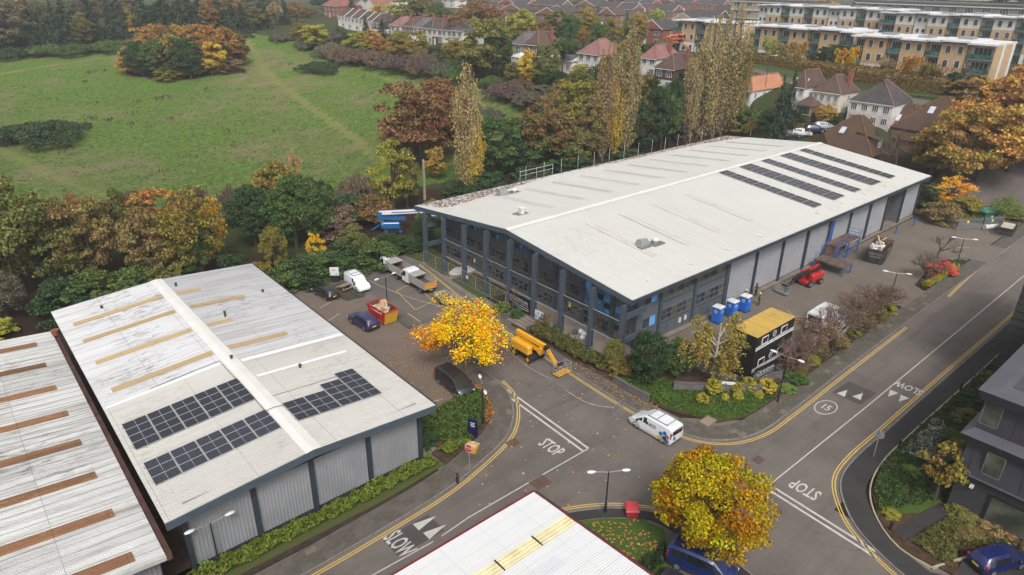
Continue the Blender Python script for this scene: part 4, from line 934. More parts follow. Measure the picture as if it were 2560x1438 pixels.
    for f in range(fl):
        zz = (.9 if f == 0 else split + .7); hh = 1.25
        if zz + hh > eave - .1: hh = eave - zz - .15
        for i in range(n_):
            yy = -W + w * (i + .5) / n_
            if f == 0 and i == n_ // 2 and n_ > 1:
                d = MB(); d.box(-.07, -.005, yy - .48, yy + .48, 0, 2.1); d.build('door', UPVC, t); continue
            win(t, 'f', yy, zz, min(1.9, w / n_ * .55), hh, -.045 if (f and up != low) else 0, 0, lights)
        if side_w:
            for k in range(side_w): win(t, 's', depth * (k + .5) / side_w, zz, .9, hh * .9, 0, -W - (.045 if (f and up != low) else 0), 2)
    for k in range(chim):
        c = MB(); cx, cy = depth * .62, (-1 if k == 0 else 1) * (W * .72); zt = ridge + .9; c.box(cx - .3, cx + .3, cy - .4, cy + .4, eave, zt); c.box(cx - .36, cx + .36, cy - .46, cy + .46, zt, zt + .12)
        c.cyl((cx, cy - .22), .11, zt + .12, zt + .5, 6); c.cyl((cx, cy + .22), .11, zt + .12, zt + .5, 6); c.build('chimney', WALLS['red'], ro)
    return t
RE = 'semi-detached houses beyond the meadow scrub'
h = house('white rendered semis with charcoal hipped roof and balcony doors', (153.20,66.93,9.91), (155.10,57.88,10.28), 10, 5.1, 9.3, 'hip', 'stain', 'white', 'dark', chim=0, nw=4, side_w=1)
d_ = MB(); d_.lathe((3, -1), [(.05, 9.4), (.1, 9.9)], 6); d_.lathe((3.0, -1.0), [(.10, 9.9), (.42, 10.15), (.46, 10.3)], 10); d_.build('satellite_dish', GALV, h)
h = house('cream house with brown hipped roof, tall bay window and square porch room', (150.76,74.91,11.42), (155.14,68.72,10.98), 8.5, 5.2, 8.6, 'hip', 'cream', 'cream', 'brown', chim=1, nw=4)
p_ = MB(); p_.box(-4.0, -.05, .5, 4.2, -1, 2.4); p_.build('porch_wall', WALLS['brick'], h); p_ = MB(); p_.add([(-4.4, .2, 2.4), (0, .2, 2.4), (0, 4.6, 2.4), (-4.4, 4.6, 2.4), (-1.9, 2.4, 4.4)], [(0, 1, 4), (1, 2, 4), (2, 3, 4), (3, 0, 4)]); p_.build('porch_roof', ROOFS['brown'], h); win(h, 'f', 2.3, .5, 2.8, 1.6, -4.0, 0, 1)
h = house('white house with brown hipped roof and two solar panels on the front slope', (149.45,78.55,12.10), (151.66,75.66,11.84), 9, 5.0, 8.4, 'hip', 'white', 'white', 'brown', chim=0, nw=2)
p_ = MB(); p_.add([(.1, -1.2, 5.25), (2.0, -1.2, 6.75), (2.0, 2.2, 6.75), (.1, 2.2, 5.25)], [(0, 3, 2, 1)]); p_.build('solar_panel', mat('pale_solar_panel', (.50, .48, .42), .25), h)
house('low white bungalow with bright terracotta hipped roof', (144.72,89.06,12.93), (146.47,85.56,12.86), 15, 2.7, 5.6, 'hip', 'white', 'white', 'terra', chim=0, nw=2, side_w=4, cat='bungalow', name='bungalow')
house('house with dark brown tile-hung upper floor over white ground floor between the poplars', (131.74,104.36,14.71), (136.04,98.82,14.29), 9, 5.1, 8.2, 'hip', 'white', 'tile', 'brown', chim=1, nw=2)
house('pale house with pinkish hipped roof behind bare branches', (134.89,111.12,16.65), (138.42,106.33,16.34), 9, 4.6, 7.6, 'hip', 'white', 'white', 'pink', chim=1, nw=2)
house('white house under pinkish roof behind the scots pine', (128.59,125.04,16.60), (129.97,117.87,16.48), 9, 4.9, 8.2, 'hip', 'white', 'white', 'pink', chim=0, nw=3)
house('small flat-fronted white cottage extension behind the scots pine trunk', (127.22,130.11,16.37), (127.87,125.44,16.41), 5, 3.0, 4.2, 'gx', 'white', 'white', 'grey', chim=0, nw=2)
house('pebbledash semi with grey slate hipped roof and tall chimney', (128.51,149.54,16.63), (128.67,144.55,16.78), 8.5, 5.2, 8.0, 'hip', 'white', 'beige', 'grey', chim=2, nw=1, group=None)
h = house('brown tile-hung semi with white casement windows and glass conservatory', (128.67,144.55,16.78), (128.80,139.09,16.88), 8.5, 5.2, 8.2, 'hip', 'white', 'tile', 'brown', chim=1, nw=2)
c_ = MB(); c_.box(-3.4, -.1, 1.0, 4.2, -.5, 2.0); c_.build('conservatory', UPVC, h); c_ = MB(); c_.add([(-3.6, .8, 2.0), (0, .8, 2.3), (0, 4.4, 2.3), (-3.6, 4.4, 2.0), (-1.4, 2.6, 3.2)], [(0, 1, 4), (1, 2, 4), (2, 3, 4), (3, 0, 4)]); c_.build('conservatory_roof', mat('polycarbonate', (.58, .58, .56), .4), h)
semis = (('grey slate roofed semi with white front next to the big oak', 1130, 116, 'white', 'white', 'grey'), ('cream semi with dark roof window facing the scrub', 1106, 113, 'cream', 'white', 'dark'), ('semi with brown band and wide white bay windows', 1082, 110, 'tile', 'white', 'brown'), ('cream semi with slate solar panels on its hipped roof', 1057, 107, 'cream', 'cream', 'dark'), ('white semi with grey hipped roof behind golden trees', 1034, 104, 'white', 'white', 'grey'), ('brown roofed semi behind yellow autumn trees', 1006, 100, 'white', 'brick', 'brown'), ('brown roofed semi with white bay beside the dark pine', 976, 96, 'white', 'white', 'pink'))
for (lab, px, py, lo, up, rm), pa, pb in zip(semis, ((136.99,189.01,17.37), (137.33,194.83,17.28), (137.61,200.76,17.20), (137.73,206.93,17.12), (137.83,212.77,17.09), (137.44,219.37,17.03), (136.62,226.05,17.00)), ((136.68,183.01,17.49), (136.99,189.01,17.37), (137.33,194.83,17.28), (137.61,200.76,17.20), (137.73,206.93,17.12), (137.83,212.77,17.09), (137.31,219.68,17.01))):
    house(lab, pa, pb, 8.5, 5.2, 8.0, 'hip', lo, up, rm, chim=1, nw=2)
ter = (('white', 'brown'), ('white', 'brown'), ('white', 'brown'), ('cream', 'dark'), ('cream', 'brown'), ('tile', 'dark'))
for k, (c, rm, pa, pb) in enumerate(((*ter[0], (125.71,270.40,18.23), (127.02,264.78,18.08)), (*ter[1], (127.02,264.78,18.08), (128.40,259.49,17.92)), (*ter[2], (128.40,259.49,17.92), (129.46,253.44,17.69)), (*ter[3], (129.46,253.44,17.69), (130.48,247.83,17.44)), (*ter[4], (130.48,247.83,17.44), (131.76,243.47,17.25)), (*ter[5], (131.76,243.47,17.25), (132.72,238.07,17.02)))):
    labs = ('white end house of the terrace beside the conifers', 'white terraced house, second from the conifers', 'white terraced house with a lean-to garden room', 'cream terraced house with pale ground floor', 'cream terraced house next to the tile-hung end house', 'dark tile-hung end house of the terrace with hipped roof')
    pa, pb = (139.5, pa[1], pa[2]), (139.5, pb[1], pb[2]); house(labs[k], pa, pb, 8.5, 5.0, 7.8, 'gx' if k < 5 else 'hip', 'white' if k != 3 else 'cream', c, rm, chim=1 if k % 2 else 0, nw=2, oh=.12)
house('large red brick villa with red hipped roof behind the terrace', (168.36,343.98,18.50), (171.56,326.91,18.50), 12, 5.5, 10, 'hip', 'red', 'red', 'red', chim=2, nw=4)
house('white gabled cottage with dark roof behind the terrace', (188.97,342.35,18.50), (181.96,321.80,18.50), 9, 4.6, 7.8, 'gy', 'white', 'white', 'dark', chim=0, nw=1)
house('white rendered house with steep red roof among tall trees', (178.12,316.24,18.50), (175.63,303.27,18.50), 9, 4.6, 9.0, 'gy', 'white', 'white', 'red', chim=0, nw=1)
house('wide pale red roofed house among the far trees', (234.17,412.30,18.50), (238.07,387.76,18.50), 12, 5, 10, 'hip', 'cream', 'cream', 'pink', chim=0, nw=3)
house('white house with orange red roof at the tree tops', (290.77,415.04,18.50), (295.34,400.12,18.50), 10, 5, 9, 'hip', 'white', 'white', 'red', chim=0, nw=2)
BR = 'brick houses of the far estate'
est = (((287.18,344.88,18.50), (284.48,330.50,18.50), 'gy', 'red', 'dark', 'red brick gable house, the first of the far estate beside the rust tree'), ((288.56,333.78,18.50), (284.98,320.34,18.50), 'gx', 'red', 'dark', 'red brick house with four white windows behind green trees'), ((296.30,374.88,18.50), (293.35,353.08,18.50), 'gx', 'brick', 'brown', 'brown brick house with long brown roof above the rust tree'), ((293.29,321.50,18.50), (287.22,295.84,18.50), 'gx', 'brick', 'dark', 'long dark roofed brick house between two gables'),
    ((230.76,275.24,18.50), (227.86,259.42,18.50), 'gy', 'brick', 'dark', 'brick gabled house with white verge over the dark oak'), ((242.55,255.17,18.50), (236.88,238.50,18.50), 'gy', 'brick', 'dark', 'brick gabled house with white verge and dark slope'), ((219.04,235.98,18.50), (214.04,221.86,18.50), 'gy', 'brick', 'dark', 'lower brick gabled garage house with broad white verge'), ((305.71,296.37,18.50), (299.11,281.26,18.50), 'gy', 'brick', 'dark', 'tall brick gable with white verge above the green lawn'),
    ((316.52,300.98,18.50), (313.12,288.20,18.50), 'gx', 'brick', 'dark', 'brick terrace house at the upper end of the stepped row'), ((304.70,278.59,18.50), (302.61,266.66,18.50), 'gx', 'brick', 'dark', 'brick terrace house in the middle of the stepped row'), ((294.92,258.15,18.50), (293.57,247.11,18.50), 'gx', 'brick', 'dark', 'brick terrace house at the lower end of the stepped row'), ((380.73,327.43,18.50), (380.03,315.73,18.50), 'gx', 'red', 'dark', 'red brick house with a row of five white windows'), ((376.50,311.42,18.50), (375.90,300.35,18.50), 'gx', 'red', 'dark', 'red brick house next to the one with five windows'),
    ((301.44,239.32,18.50), (298.34,226.23,18.50), 'gx', 'brick', 'dark', 'brick house with white patio doors beside the pale willow'), ((413.42,326.32,18.50), (409.15,309.24,18.50), 'gy', 'brick', 'dark', 'dark roofed brick house with a blank gable'), ((413.96,307.18,18.50), (411.24,296.32,18.50), 'gx', 'red', 'dark', 'red brick house beside the dark cypress'), ((410.06,290.98,18.50), (409.38,279.89,18.50), 'gx', 'red', 'dark', 'red brick house with white porch and hedge'), ((406.12,275.81,18.50), (402.39,266.71,18.50), 'gx', 'red', 'dark', 'red brick end house with one small gable window'),
    ((325.54,219.48,18.50), (323.15,199.27,18.50), 'gx', 'tile', 'dark', 'long tile-hung brick terrace behind the tallest poplars'), ((476.07,314.07,18.50), (472.69,295.07,18.50), 'gx', 'red', 'dark', 'red brick house with round-topped gable window'), ((237.74,178.14,18.50), (233.46,166.95,18.50), 'gy', 'beige', 'dark', 'pale brick gable house with white verge above the red shrub'), ((268.88,191.45,18.50), (264.48,177.72,18.50), 'gx', 'tile', 'dark', 'dark roofed house joined behind the pale gable'), ((186.96,152.80,18.50), (185.90,143.73,18.50), 'gy', 'red', 'dark', 'windowless red brick gable house among green trees'),
    ((243.48,222.73,18.50), (240.40,212.81,18.50), 'gy', 'brick', 'brown', 'small brick garage gable with white verge in the trees'))
for pa, pb, rf, wl, rm, lab in est:
    house(lab, pa, pb, 9, 5.2, 8.0, rf, wl, wl, rm, chim=0, nw=2 if rf == 'gy' else 3, group=None, side_w=1)
# brown pyramids of the mews just behind the long warehouse
def mews(label, p, w, ridge, eave=3.2):
    t = thing('mews_house', label, 'house', (p[0], p[1], p[2] - ridge)); W = w / 2
    m = MB(); m.box(-W + .5, W - .5, -W + .5, W - .5, -4, eave); m.build('wall', WALLS['brick'], t)
    m = MB(); m.add([(-W, -W, eave - .3), (W, -W, eave - .3), (W, W, eave - .3), (-W, W, eave - .3), (-.6, -.6, ridge), (.6, -.6, ridge), (.6, .6, ridge), (-.6, .6, ridge)], [(0, 1, 5, 4), (1, 2, 6, 5), (2, 3, 7, 6), (3, 0, 4, 7), (4, 5, 6, 7), (3, 2, 1, 0)]); ro = m.build('roof', ROOFS['moss'], t)
    m = MB()
    for a, b in ((0, 4), (1, 5), (3, 7)): m.tube([[(-W, -W, eave - .3), (W, -W, eave - .3), None, (-W, W, eave - .3)][a], [None] * 4 and [(-.6, -.6, ridge), (.6, -.6, ridge), None, (-.6, .6, ridge)][b - 4]], .16, 5)
    m.build('hip_tile', mat('mossy_hip_tile', (.17, .085, .035), .9, var=.3), ro)
    s = (ridge - eave + .3) / (W - .6)
    m = MB(); x0 = -W + 3.2; z = eave - .3 + (x0 + W) * s; m.add([(x0, .6, z + .09), (x0, 1.7, z + .09), (x0 + 1.2, 1.7, z + 1.2 * s + .09), (x0 + 1.2, .6, z + 1.2 * s + .09)], [(3, 2, 1, 0)]); m.build('skylight', mat('skylight_glass', (.50, .53, .58), .2), ro)
    for q in (-1, 1):                                   # dormers on the -Y slope
        y0 = -W + 1.0; x = q * W * .36; zb = eave - .3 + 1.0 * s; d = MB(); d.box(x - 1.1, x + 1.1, y0, y0 + 3.4, zb, zb + 1.9); d.build('dormer', WALLS['tile'], t)
        d = MB(); d.add([(x - 1.4, y0 - .3, zb + 1.85), (x + 1.4, y0 - .3, zb + 1.85), (x + 1.4, y0 + 4.6, zb + 2.9), (x - 1.4, y0 + 4.6, zb + 2.9)], [(0, 1, 2, 3)]); d.build('dormer_roof', ROOFS['moss'], t)
        win(t, 's', x, zb + .3, 1.5, 1.3, 0, y0, 3)
    return t
mews('mossy brown pyramid-roofed house closest to the long warehouse gable', (152.18,63.48,12.60), 15, 9.4)
mews('mossy brown pyramid-roofed house between its two neighbours', (160.98,56.59,15.00), 14.5, 9.2)
mews('mossy brown pyramid-roofed house nearest the footpath steps', (162.02,50.89,17.20), 14, 9.4)
# ---------------------------------------------------------- blocks of flats
FLR = mat('pale_flat_roof', (.62, .62, .64), .5, var=.1, scale=.3, col2=(.48, .48, .50)); BALC = glass('green_balcony_glass', (.025, .07, .06), .15); FW = WALLS['white']; DKW = mat('recess_shadow_grey', (.30, .29, .27), .8)
def flats(label, x, y1, z, mods, floors, depth=13, white_top=False, base_white=True, sh=2.95):
    """front looks -X and runs from y1 towards -Y; mods: 'b' brick bay, 'r' recessed balcony bay, 'w' narrow white stair bay"""
    t = thing('apartment_block', label, 'apartment block', (x, y1, z)); y = 0.; H = floors * sh
    for k, mo in enumerate(mods):
        w = {'b': 5.5, 'r': 2.9, 'w': 3.6, 'e': 4.8}[mo]; ya, yb = y, y - w; y = yb
        set_ = 0 if mo == 'b' else (1.5 if mo in 're' else .6)
        step = .22 * (k % 3)
        for f in range(floors):
            m = MB(); c = 'orange' if mo in 'b' else 'white'
            if mo == 'b' and ((f == 0 and base_white) or (white_top and f == floors - 1)): c = 'white'
            m.box(set_, depth, yb + .002, ya - .002, f * sh - (8 if f == 0 else 0), (f + 1) * sh - .003); m.build('storey_wall', WALLS[c], t)
            if mo == 'b':
                for q in (.28, .72): win(t, 'f', ya - w * q, f * sh + .85, 1.05, 1.5, set_, 0, 1)
            elif mo == 'w':
                for q in (.28, .72): win(t, 'f', ya - w * q, f * sh + 1.0, .9, 1.0, set_, 0, 1)
            else:
                win(t, 'f', ya - w * .5, f * sh + .15, w * .7, 2.15, set_, 0, 4)
                if f > 0 or mo == 'e':
                    b = MB(); b.box(-.1, set_ - .01, yb + .05, ya - .05, f * sh - .12, f * sh + .06); bo = b.build('balcony', GALV, t)
                    g_ = MB(); g_.box(-.12, -.06, yb + .05, ya - .05, f * sh + .1, f * sh + 1.05); g_.build('balustrade', BALC, bo)
        r = MB(); r.box(-.9, depth + .6, yb - .25, ya + .25, H + step * .6, H + .34 + step * .6); r.build('roof_slab', FLR, t)
        if mo == 'b':
            r = MB(); r.box(depth * .45, depth * .7, yb + 1.5, yb + 4.5, H + .35 + step * .6, H + .75 + step * .6); r.build('roof_unit', GALV, t)
            d = MB(); d.tube([(-.08, yb + .1, -1), (-.08, yb + .1, H)], .07, 5); d.build('downpipe', BLK, t)
    m = MB(); m.box(.5, depth, y - .25, y - .01, -8, H); m.build('end_wall', WALLS['orange'], t)
    for q in (.35, .85): m = MB(); m.box(depth * q, depth * q + 1.6, y - .30, y - .255, -8, H); m.build('white_panel', WALLS['white'], t)
flats('three-storey orange brick flats with white ground floor behind the birches', 180.5, 109.0, 18.0, 'rbrbrbr', 3)
flats('three-storey orange brick flats ending in a glazed corner balcony by the steps', 176.0, 78.8, 17.6, 'rbrbrbe', 3)
flats('four-storey white topped brick flats behind, with their blank brick end to the right block', 236, 141.0, 18.5, 'wbrbrbwbrbe', 4, white_top=True)
flats('four-storey white topped brick flats nearest the road entrance, partly behind golden trees', 232, 97.0, 18.0, 'ebwbrbrbrbrb', 4, white_top=True)
flats('orange brick flats with long pale roof glimpsed between the tall poplars', 183.0, 137.0, 18.0, 'rbrbw', 3)
def big_block(label, x, y1, z, L, H, fl, wl, depth=18):
    t = thing('office_block', label, 'office building', (x, y1, z)); m = MB(); m.box(0, depth, -L, 0, -2, H); m.build('wall', WALLS[wl], t)
    m = MB(); m.box(-.4, depth, -L - .4, .4, H, H + .5); m.build('roof', ROOFS['grey'], t); n_ = int(L / 6)
    for f in range(fl):
        for i in range(n_): win(t, 'f', -L * (i + .5) / n_, f * H / fl + 1.0, 3.0, H / fl * .5, 0, 0, 3)
        m = MB(); m.box(-.35, -.01, -L, 0, (f + 1) * H / fl - .9, (f + 1) * H / fl - .45); m.build('floor_band', WALLS['cream'], t)
big_block('long grey office block with bands of windows beyond the flats', 330, 150, 18.5, 110, 12, 3, 'grey')
big_block('beige framed office wing beside the dark cedars', 318, 205, 18.5, 40, 11, 3, 'beige')
big_block('grey office wing at the far hilltop corner', 420, 190, 18.5, 120, 17, 4, 'grey')
# road, lawn and clipped hedge below the flats are laid on the slope
def sheet(name, pts, dz, m):
    b = MB(); n = len(pts) // 2
    for i in range(n - 1):
        q = [pts[i], pts[i + 1], pts[n + i + 1], pts[n + i]]; b.add([(x, y, terr(x, y) + dz) for x, y in q], [(0, 1, 2, 3)])
    o = b.build(name, m); 
    bm = bmesh.new(); bm.from_mesh(o.data); bmesh.ops.recalc_face_normals(bm, faces=bm.faces)
    if sum(f.normal.z for f in bm.faces) < 0: bmesh.ops.reverse_faces(bm, faces=bm.faces)
    bm.to_mesh(o.data); bm.free(); return struct(o)
YS = [112 - 3 * i for i in range(23)]
sheet('estate_lawn', [(165.0 + 1.5 * math.sin(y * .05), y) for y in YS] + [(175, y) for y in YS], .12, LAWN2)
XR = [146 + 2.5 * i for i in range(14)]
for y_ in (27.5, 31, 34.5, 38, 41.5): sheet('far_car_park', [(x, y_) for x in XR] + [(x, y_ + 3.52) for x in XR], .10, A_LANE)
sheet('estate_road', [(160.5, y) for y in YS] + [(164.4, y) for y in YS], .10, A_LANE)

# ============================================================ vehicles
TYRE = mat('tyre', (.016, .016, .017), .85, var=.1); RIM = mat('alloy_rim', (.34, .34, .35), .35, metal=.6); CG = glass('car_glass', (.010, .012, .014), .05)
LAMP_R = mat('tail_lamp', (.30, .012, .012), .25); LAMP_W = mat('head_lamp', (.55, .56, .58), .15); PLATE_Y = mat('yellow_plate', (.70, .48, .03), .5); PLATE_W = mat('white_plate', (.62, .62, .60), .5); TRIM = mat('black_plastic_trim', (.02, .02, .021), .6)
def ring(x, z0, zb, zt, w, wt):
    k = max(.02, min(.14, (zt - zb) * .25)); lw = w * .93
    R_ = [(x, -lw, z0), (x, -w, z0 + .14), (x, -w * 1.0, (z0 + zb) / 2), (x, -w * .985, zb), (x, -wt - k * .3, zt - k), (x, -wt + k, zt)]
    return R_ + [(a, -b, c) for a, b, c in reversed(R_)]
PROF = {   # station: x/L, sill, belt, top, belt half width, roof half width   (front is +x)
 'hatch': (4.2, 1.78, [(-.5, .45, .72, .80, .80, .74), (-.475, .30, .86, .98, .90, .70), (-.40, .22, .92, 1.36, .97, .66), (-.30, .2, .93, 1.46, 1, .66), (.0, .2, .92, 1.48, 1, .67), (.10, .2, .92, 1.43, 1, .66), (.25, .2, .92, .97, 1, .80), (.36, .2, .86, .90, .99, .80), (.46, .24, .70, .76, .92, .78), (.5, .32, .50, .58, .78, .66)], (2, 5, 6), (0, 2), .31),
 'suv':   (4.5, 1.86, [(-.5, .5, .86, .92, .84, .78), (-.475, .34, 1.0, 1.12, .93, .74), (-.41, .26, 1.05, 1.50, .98, .70), (-.30, .25, 1.06, 1.63, 1, .69), (.0, .25, 1.05, 1.66, 1, .70), (.09, .25, 1.04, 1.60, 1, .69), (.22, .25, 1.03, 1.08, 1, .82), (.36, .25, .98, 1.02, .99, .82), (.465, .28, .82, .90, .94, .80), (.5, .36, .58, .68, .82, .7)], (2, 5, 6), (0, 2), .36),
 'mpv':   (4.9, 1.93, [(-.5, .45, 1.0, 1.06, .9, .80), (-.485, .3, 1.12, 1.62, .96, .80), (-.42, .22, 1.14, 1.88, 1, .82), (-.2, .2, 1.14, 1.94, 1, .83), (.1, .2, 1.12, 1.93, 1, .83), (.19, .2, 1.10, 1.84, 1, .80), (.35, .2, 1.06, 1.14, 1, .86), (.42, .22, .96, 1.02, .98, .84), (.475, .26, .74, .80, .92, .78), (.5, .32, .5, .58, .82, .7)], (2, 5, 6), (0, 1), .34),
 'van':   (4.9, 1.92, [(-.5, .40, 1.08, 1.14, .92, .86), (-.492, .30, 1.15, 1.80, .97, .86), (-.46, .22, 1.16, 1.93, 1, .88), (-.2, .2, 1.16, 1.97, 1, .88), (.06, .2, 1.14, 1.95, 1, .87), (.15, .2, 1.12, 1.84, 1, .82), (.32, .2, 1.06, 1.14, 1, .86), (.41, .22, .96, 1.02, .98, .84), (.475, .26, .74, .80, .92, .78), (.5, .32, .5, .58, .82, .7)], (4, 5, 6), (0, 1), .33),
 'small_van': (4.45, 1.84, [(-.5, .40, 1.05, 1.10, .92, .86), (-.49, .30, 1.10, 1.70, .97, .86), (-.45, .22, 1.10, 1.82, 1, .87), (-.2, .2, 1.10, 1.85, 1, .87), (.06, .2, 1.09, 1.83, 1, .86), (.14, .2, 1.08, 1.74, 1, .80), (.29, .2, 1.02, 1.10, 1, .85), (.40, .22, .93, .99, .98, .84), (.475, .26, .72, .78, .92, .78), (.5, .32, .5, .58, .82, .7)], (4, 5, 6), (0, 1), .32),
 'big_van': (6.0, 2.0, [(-.5, .42, 1.2, 1.3, .95, .90), (-.495, .34, 1.35, 2.40, .98, .90), (-.47, .3, 1.36, 2.52, 1, .92), (-.1, .28, 1.36, 2.56, 1, .92), (.2, .28, 1.34, 2.52, 1, .90), (.28, .28, 1.30, 2.32, 1, .84), (.385, .28, 1.20, 1.28, 1, .86), (.43, .3, 1.08, 1.14, .98, .84), (.48, .34, .8, .86, .92, .8), (.5, .4, .55, .62, .84, .74)], (4, 5, 6), (0, 1), .36),
}
def vehicle(kind, name, label, cat, loc, rz, col, rack=False, dark_roof=None, plate=True):
    L, Wd, st, (ws0, a_, b_), rear, rw = PROF[kind]; hw = Wd / 2
    t = thing(name, label, cat, loc, rz)
    rings = [ring(x * L, z0, zb, zt, hw * w, hw * wt) for x, z0, zb, zt, w, wt in st]
    P = paint('paint_' + '_'.join('%d' % (c * 255) for c in col), col)
    m = MB(); m.loft(rings); body = m.build('body', P, t, smooth=False)
    for p in body.data.polygons: p.use_smooth = True
    body.data.set_sharp_from_angle(angle=R(32)) if hasattr(body.data, 'set_sharp_from_angle') else None
    def patch(i0, i1, j0, j1, inset, nm, off=.012):
        A, B = rings[i0], rings[i1]; q = [Vector(A[j0]), Vector(B[j0]), Vector(B[j1]), Vector(A[j1])]; c = sum(q, Vector()) / 4
        n_ = (q[1] - q[0]).cross(q[3] - q[0]).normalized()
        if n_.dot(c - Vector((0, 0, .9))) < 0: n_ = -n_
        vs = [c + (v - c) * (1 - inset) + n_ * off for v in q]; g_ = MB(); g_.add(vs, [(0, 1, 2, 3) if (vs[1] - vs[0]).cross(vs[3] - vs[0]).dot(n_) > 0 else (3, 2, 1, 0)]); return g_.build(nm, CG, t)
    patch(a_, b_, 4, 7, .10, 'windscreen', .02); patch(rear[0] if kind not in ('hatch', 'suv') else 1, rear[1] + 0 if kind not in ('hatch', 'suv') else 2, 4, 7, .16, 'rear_window', .02)
    for j in ((3, 4), (8, 7)):
        if kind in ('hatch', 'suv'): segs = ((2, 3), (3, 4), (4, 5))
        elif kind == 'mpv': segs = ((2, 3), (3, 4), (4, 5))
        else: segs = ((4, 5),)
        for s in segs: patch(s[0], s[1], j[0], j[1], .12, 'side_window')
        patch(a_, b_, j[0], j[1], .3, 'quarter_window')
    ax = L * .30 if kind != 'big_van' else L * .32
    for sx in (ax, -ax if kind != 'mpv' else -L * .31):
        for sy in (-1, 1):
            w = MB(); w.wheel((sx, sy * (hw - .12), rw), rw, .23); wo = w.build('wheel', TYRE, t); r = MB(); r.wheel((sx, sy * (hw - .025), rw), rw * .66, .06, n=10); r.build('rim', RIM, wo)
            k = MB(); 
            for i in range(9):
                a0, a1 = math.pi * i / 9, math.pi * (i + 1) / 9
                for (aa, rr) in (): pass
                k.quad(*[(sx + rr * math.cos(q), sy * (hw + .004), rw + rr * math.sin(q)) for q, rr in ((a0, rw + .02), (a1, rw + .02), (a1, rw + .09), (a0, rw + .09))])
            k.build('wheel_arch', TRIM, t)
    f, b = st[-2], st[1]
    for s in (-1, 1):
        q = MB(); q.bbox(st[-2][0] * L - .12, st[-2][0] * L + .05, s * hw * .80 - .16, s * hw * .80 + .16, st[-2][2] - .14, st[-2][2] + .02, .03); q.build('headlight', LAMP_W, t)
        h = .5 if 'van' in kind or kind == 'mpv' else .2
        q = MB(); q.bbox(st[1][0] * L - .03, st[1][0] * L + .10, s * hw * .88 - .09, s * hw * .88 + .09, st[1][2] - .1 - h * .3, st[1][2] + h * .7, .03); q.build('tail_light', LAMP_R, t)
        q = MB(); xx = st[b_][0] * L - .25; q.bbox(xx - .08, xx + .08, s * (hw + .10) - .1, s * (hw + .10) + .1, st[b_][2] - .02, st[b_][2] + .18, .03); q.build('wing_mirror', TRIM if 'van' in kind else P, t)
    q = MB(); q.box(-L / 2 - .025, -L / 2 + .02, -.26, .26, st[0][1] + .12, st[0][1] + .24); q.build('number_plate', PLATE_Y, t)
    q = MB(); q.box(L / 2 - .02, L / 2 + .02, -.26, .26, st[-1][1] + .05, st[-1][1] + .16); q.build('number_plate', PLATE_W, t)
    q = MB(); q.bbox(L / 2 - .16, L / 2 - .005, -hw * .74, hw * .74, st[-1][1] - .06, st[-1][1] + .04, .02); q.bbox(-L / 2 + .0, -L / 2 + .18, -hw * .80, hw * .80, st[0][1] - .10, st[0][1] + .06, .02); q.build('bumper', TRIM, t)
    if rack:
        q = MB(); zt = st[3][3]
        for x in (-.36, -.12, .06): q.beam((x * L, -hw * .82, zt + .09), (x * L, hw * .82, zt + .09), .06, .05)
        for s in (-1, 1): q.beam((-.38 * L, s * hw * .78, zt + .08), (.08 * L, s * hw * .78, zt + .08), .05, .05)
        q.build('roof_rack', GALV, t)
    return t
PB = paint('paint_white', (.62, .63, .65))
v = vehicle('van', 'parked_van', 'white van with blue hexagon graphics and roof rack, parked at the junction kerb', 'van', (44.55, 30.75, .012), R(91), (.64, .65, .67), rack=True)
NV = mat('vinyl_navy', (.02, .03, .075), .4); BV = mat('vinyl_blue', (.02, .11, .42), .4); YV = mat('vinyl_lime', (.42, .48, .05), .4)
text('ACS', .42, (-.35, .985, 1.32), (-1, 0, 0), (0, -.16, .98), NV, v); text('ACS', .30, (-2.49, -.1, 1.45), (0, -1, 0), (.04, 0, 1), NV, v)
text('ACS', .42, (-.35, -.985, 1.32), (1, 0, 0), (0, .16, .98), NV, v)
def hexa(c, r, right, up, m, par, nm='hexagon_graphic'):
    b = MB(); c = Vector(c); b.add([c + Vector(right) * r * math.cos(math.pi / 3 * i) + Vector(up) * r * math.sin(math.pi / 3 * i) for i in range(6)], [tuple(range(6))]); return b.build(nm, m, par)
hexa((.25, .975, 1.32), .16, (-1, 0, 0), (0, -.16, .98), NV, v)
for i, (x, z, m_) in enumerate(((-1.35, 1.02, BV), (-1.75, .75, NV), (-1.75, 1.25, BV), (-2.05, 1.0, mat('vinyl_photo', (.25, .17, .12), .4)), (-1.2, .55, YV), (-2.05, .55, BV), (-1.55, .5, mat('vinyl_photo2', (.35, .28, .22), .4)))):
    hexa((x, .972, z), .23, (-1, 0, 0), (0, 0, 1), m_, v); hexa((x, -.972, z), .23, (1, 0, 0), (0, 0, 1), m_, v)
hexa((-2.475, .45, .85), .22, (0, -1, 0), (0, 0, 1), BV, v)
vehicle('small_van', 'parked_van', 'small white van with roof bars, facing out of the car park beside the picnic bench', 'van', (39.2, 76.9, .015), R(-92), (.66, .68, .72), rack=True)
vehicle('hatch', 'parked_car', 'black saloon parked between white bay lines against the hedge', 'car', (34.6, 77.0, .02), R(97), (.012, .012, .014))
v = vehicle('suv', 'parked_car', 'dark purple blue crossover beside the red and yellow skip', 'car', (34.3, 66.6, .02), R(95), (.022, .018, .075))
vehicle('mpv', 'parked_car', 'black people carrier parked under the golden plane tree', 'car', (34.6, 48.6, .02), R(-93), (.010, .010, .012))
vehicle('hatch', 'parked_car', 'white and black sports car half hidden by the ribbed roof edge', 'car', (29.3, 49.2, .02), R(95), (.60, .60, .61))
vehicle('hatch', 'parked_car', 'silver car tucked against the ribbed warehouse wall', 'car', (29.0, 56.0, .02), R(92), (.42, .43, .45))
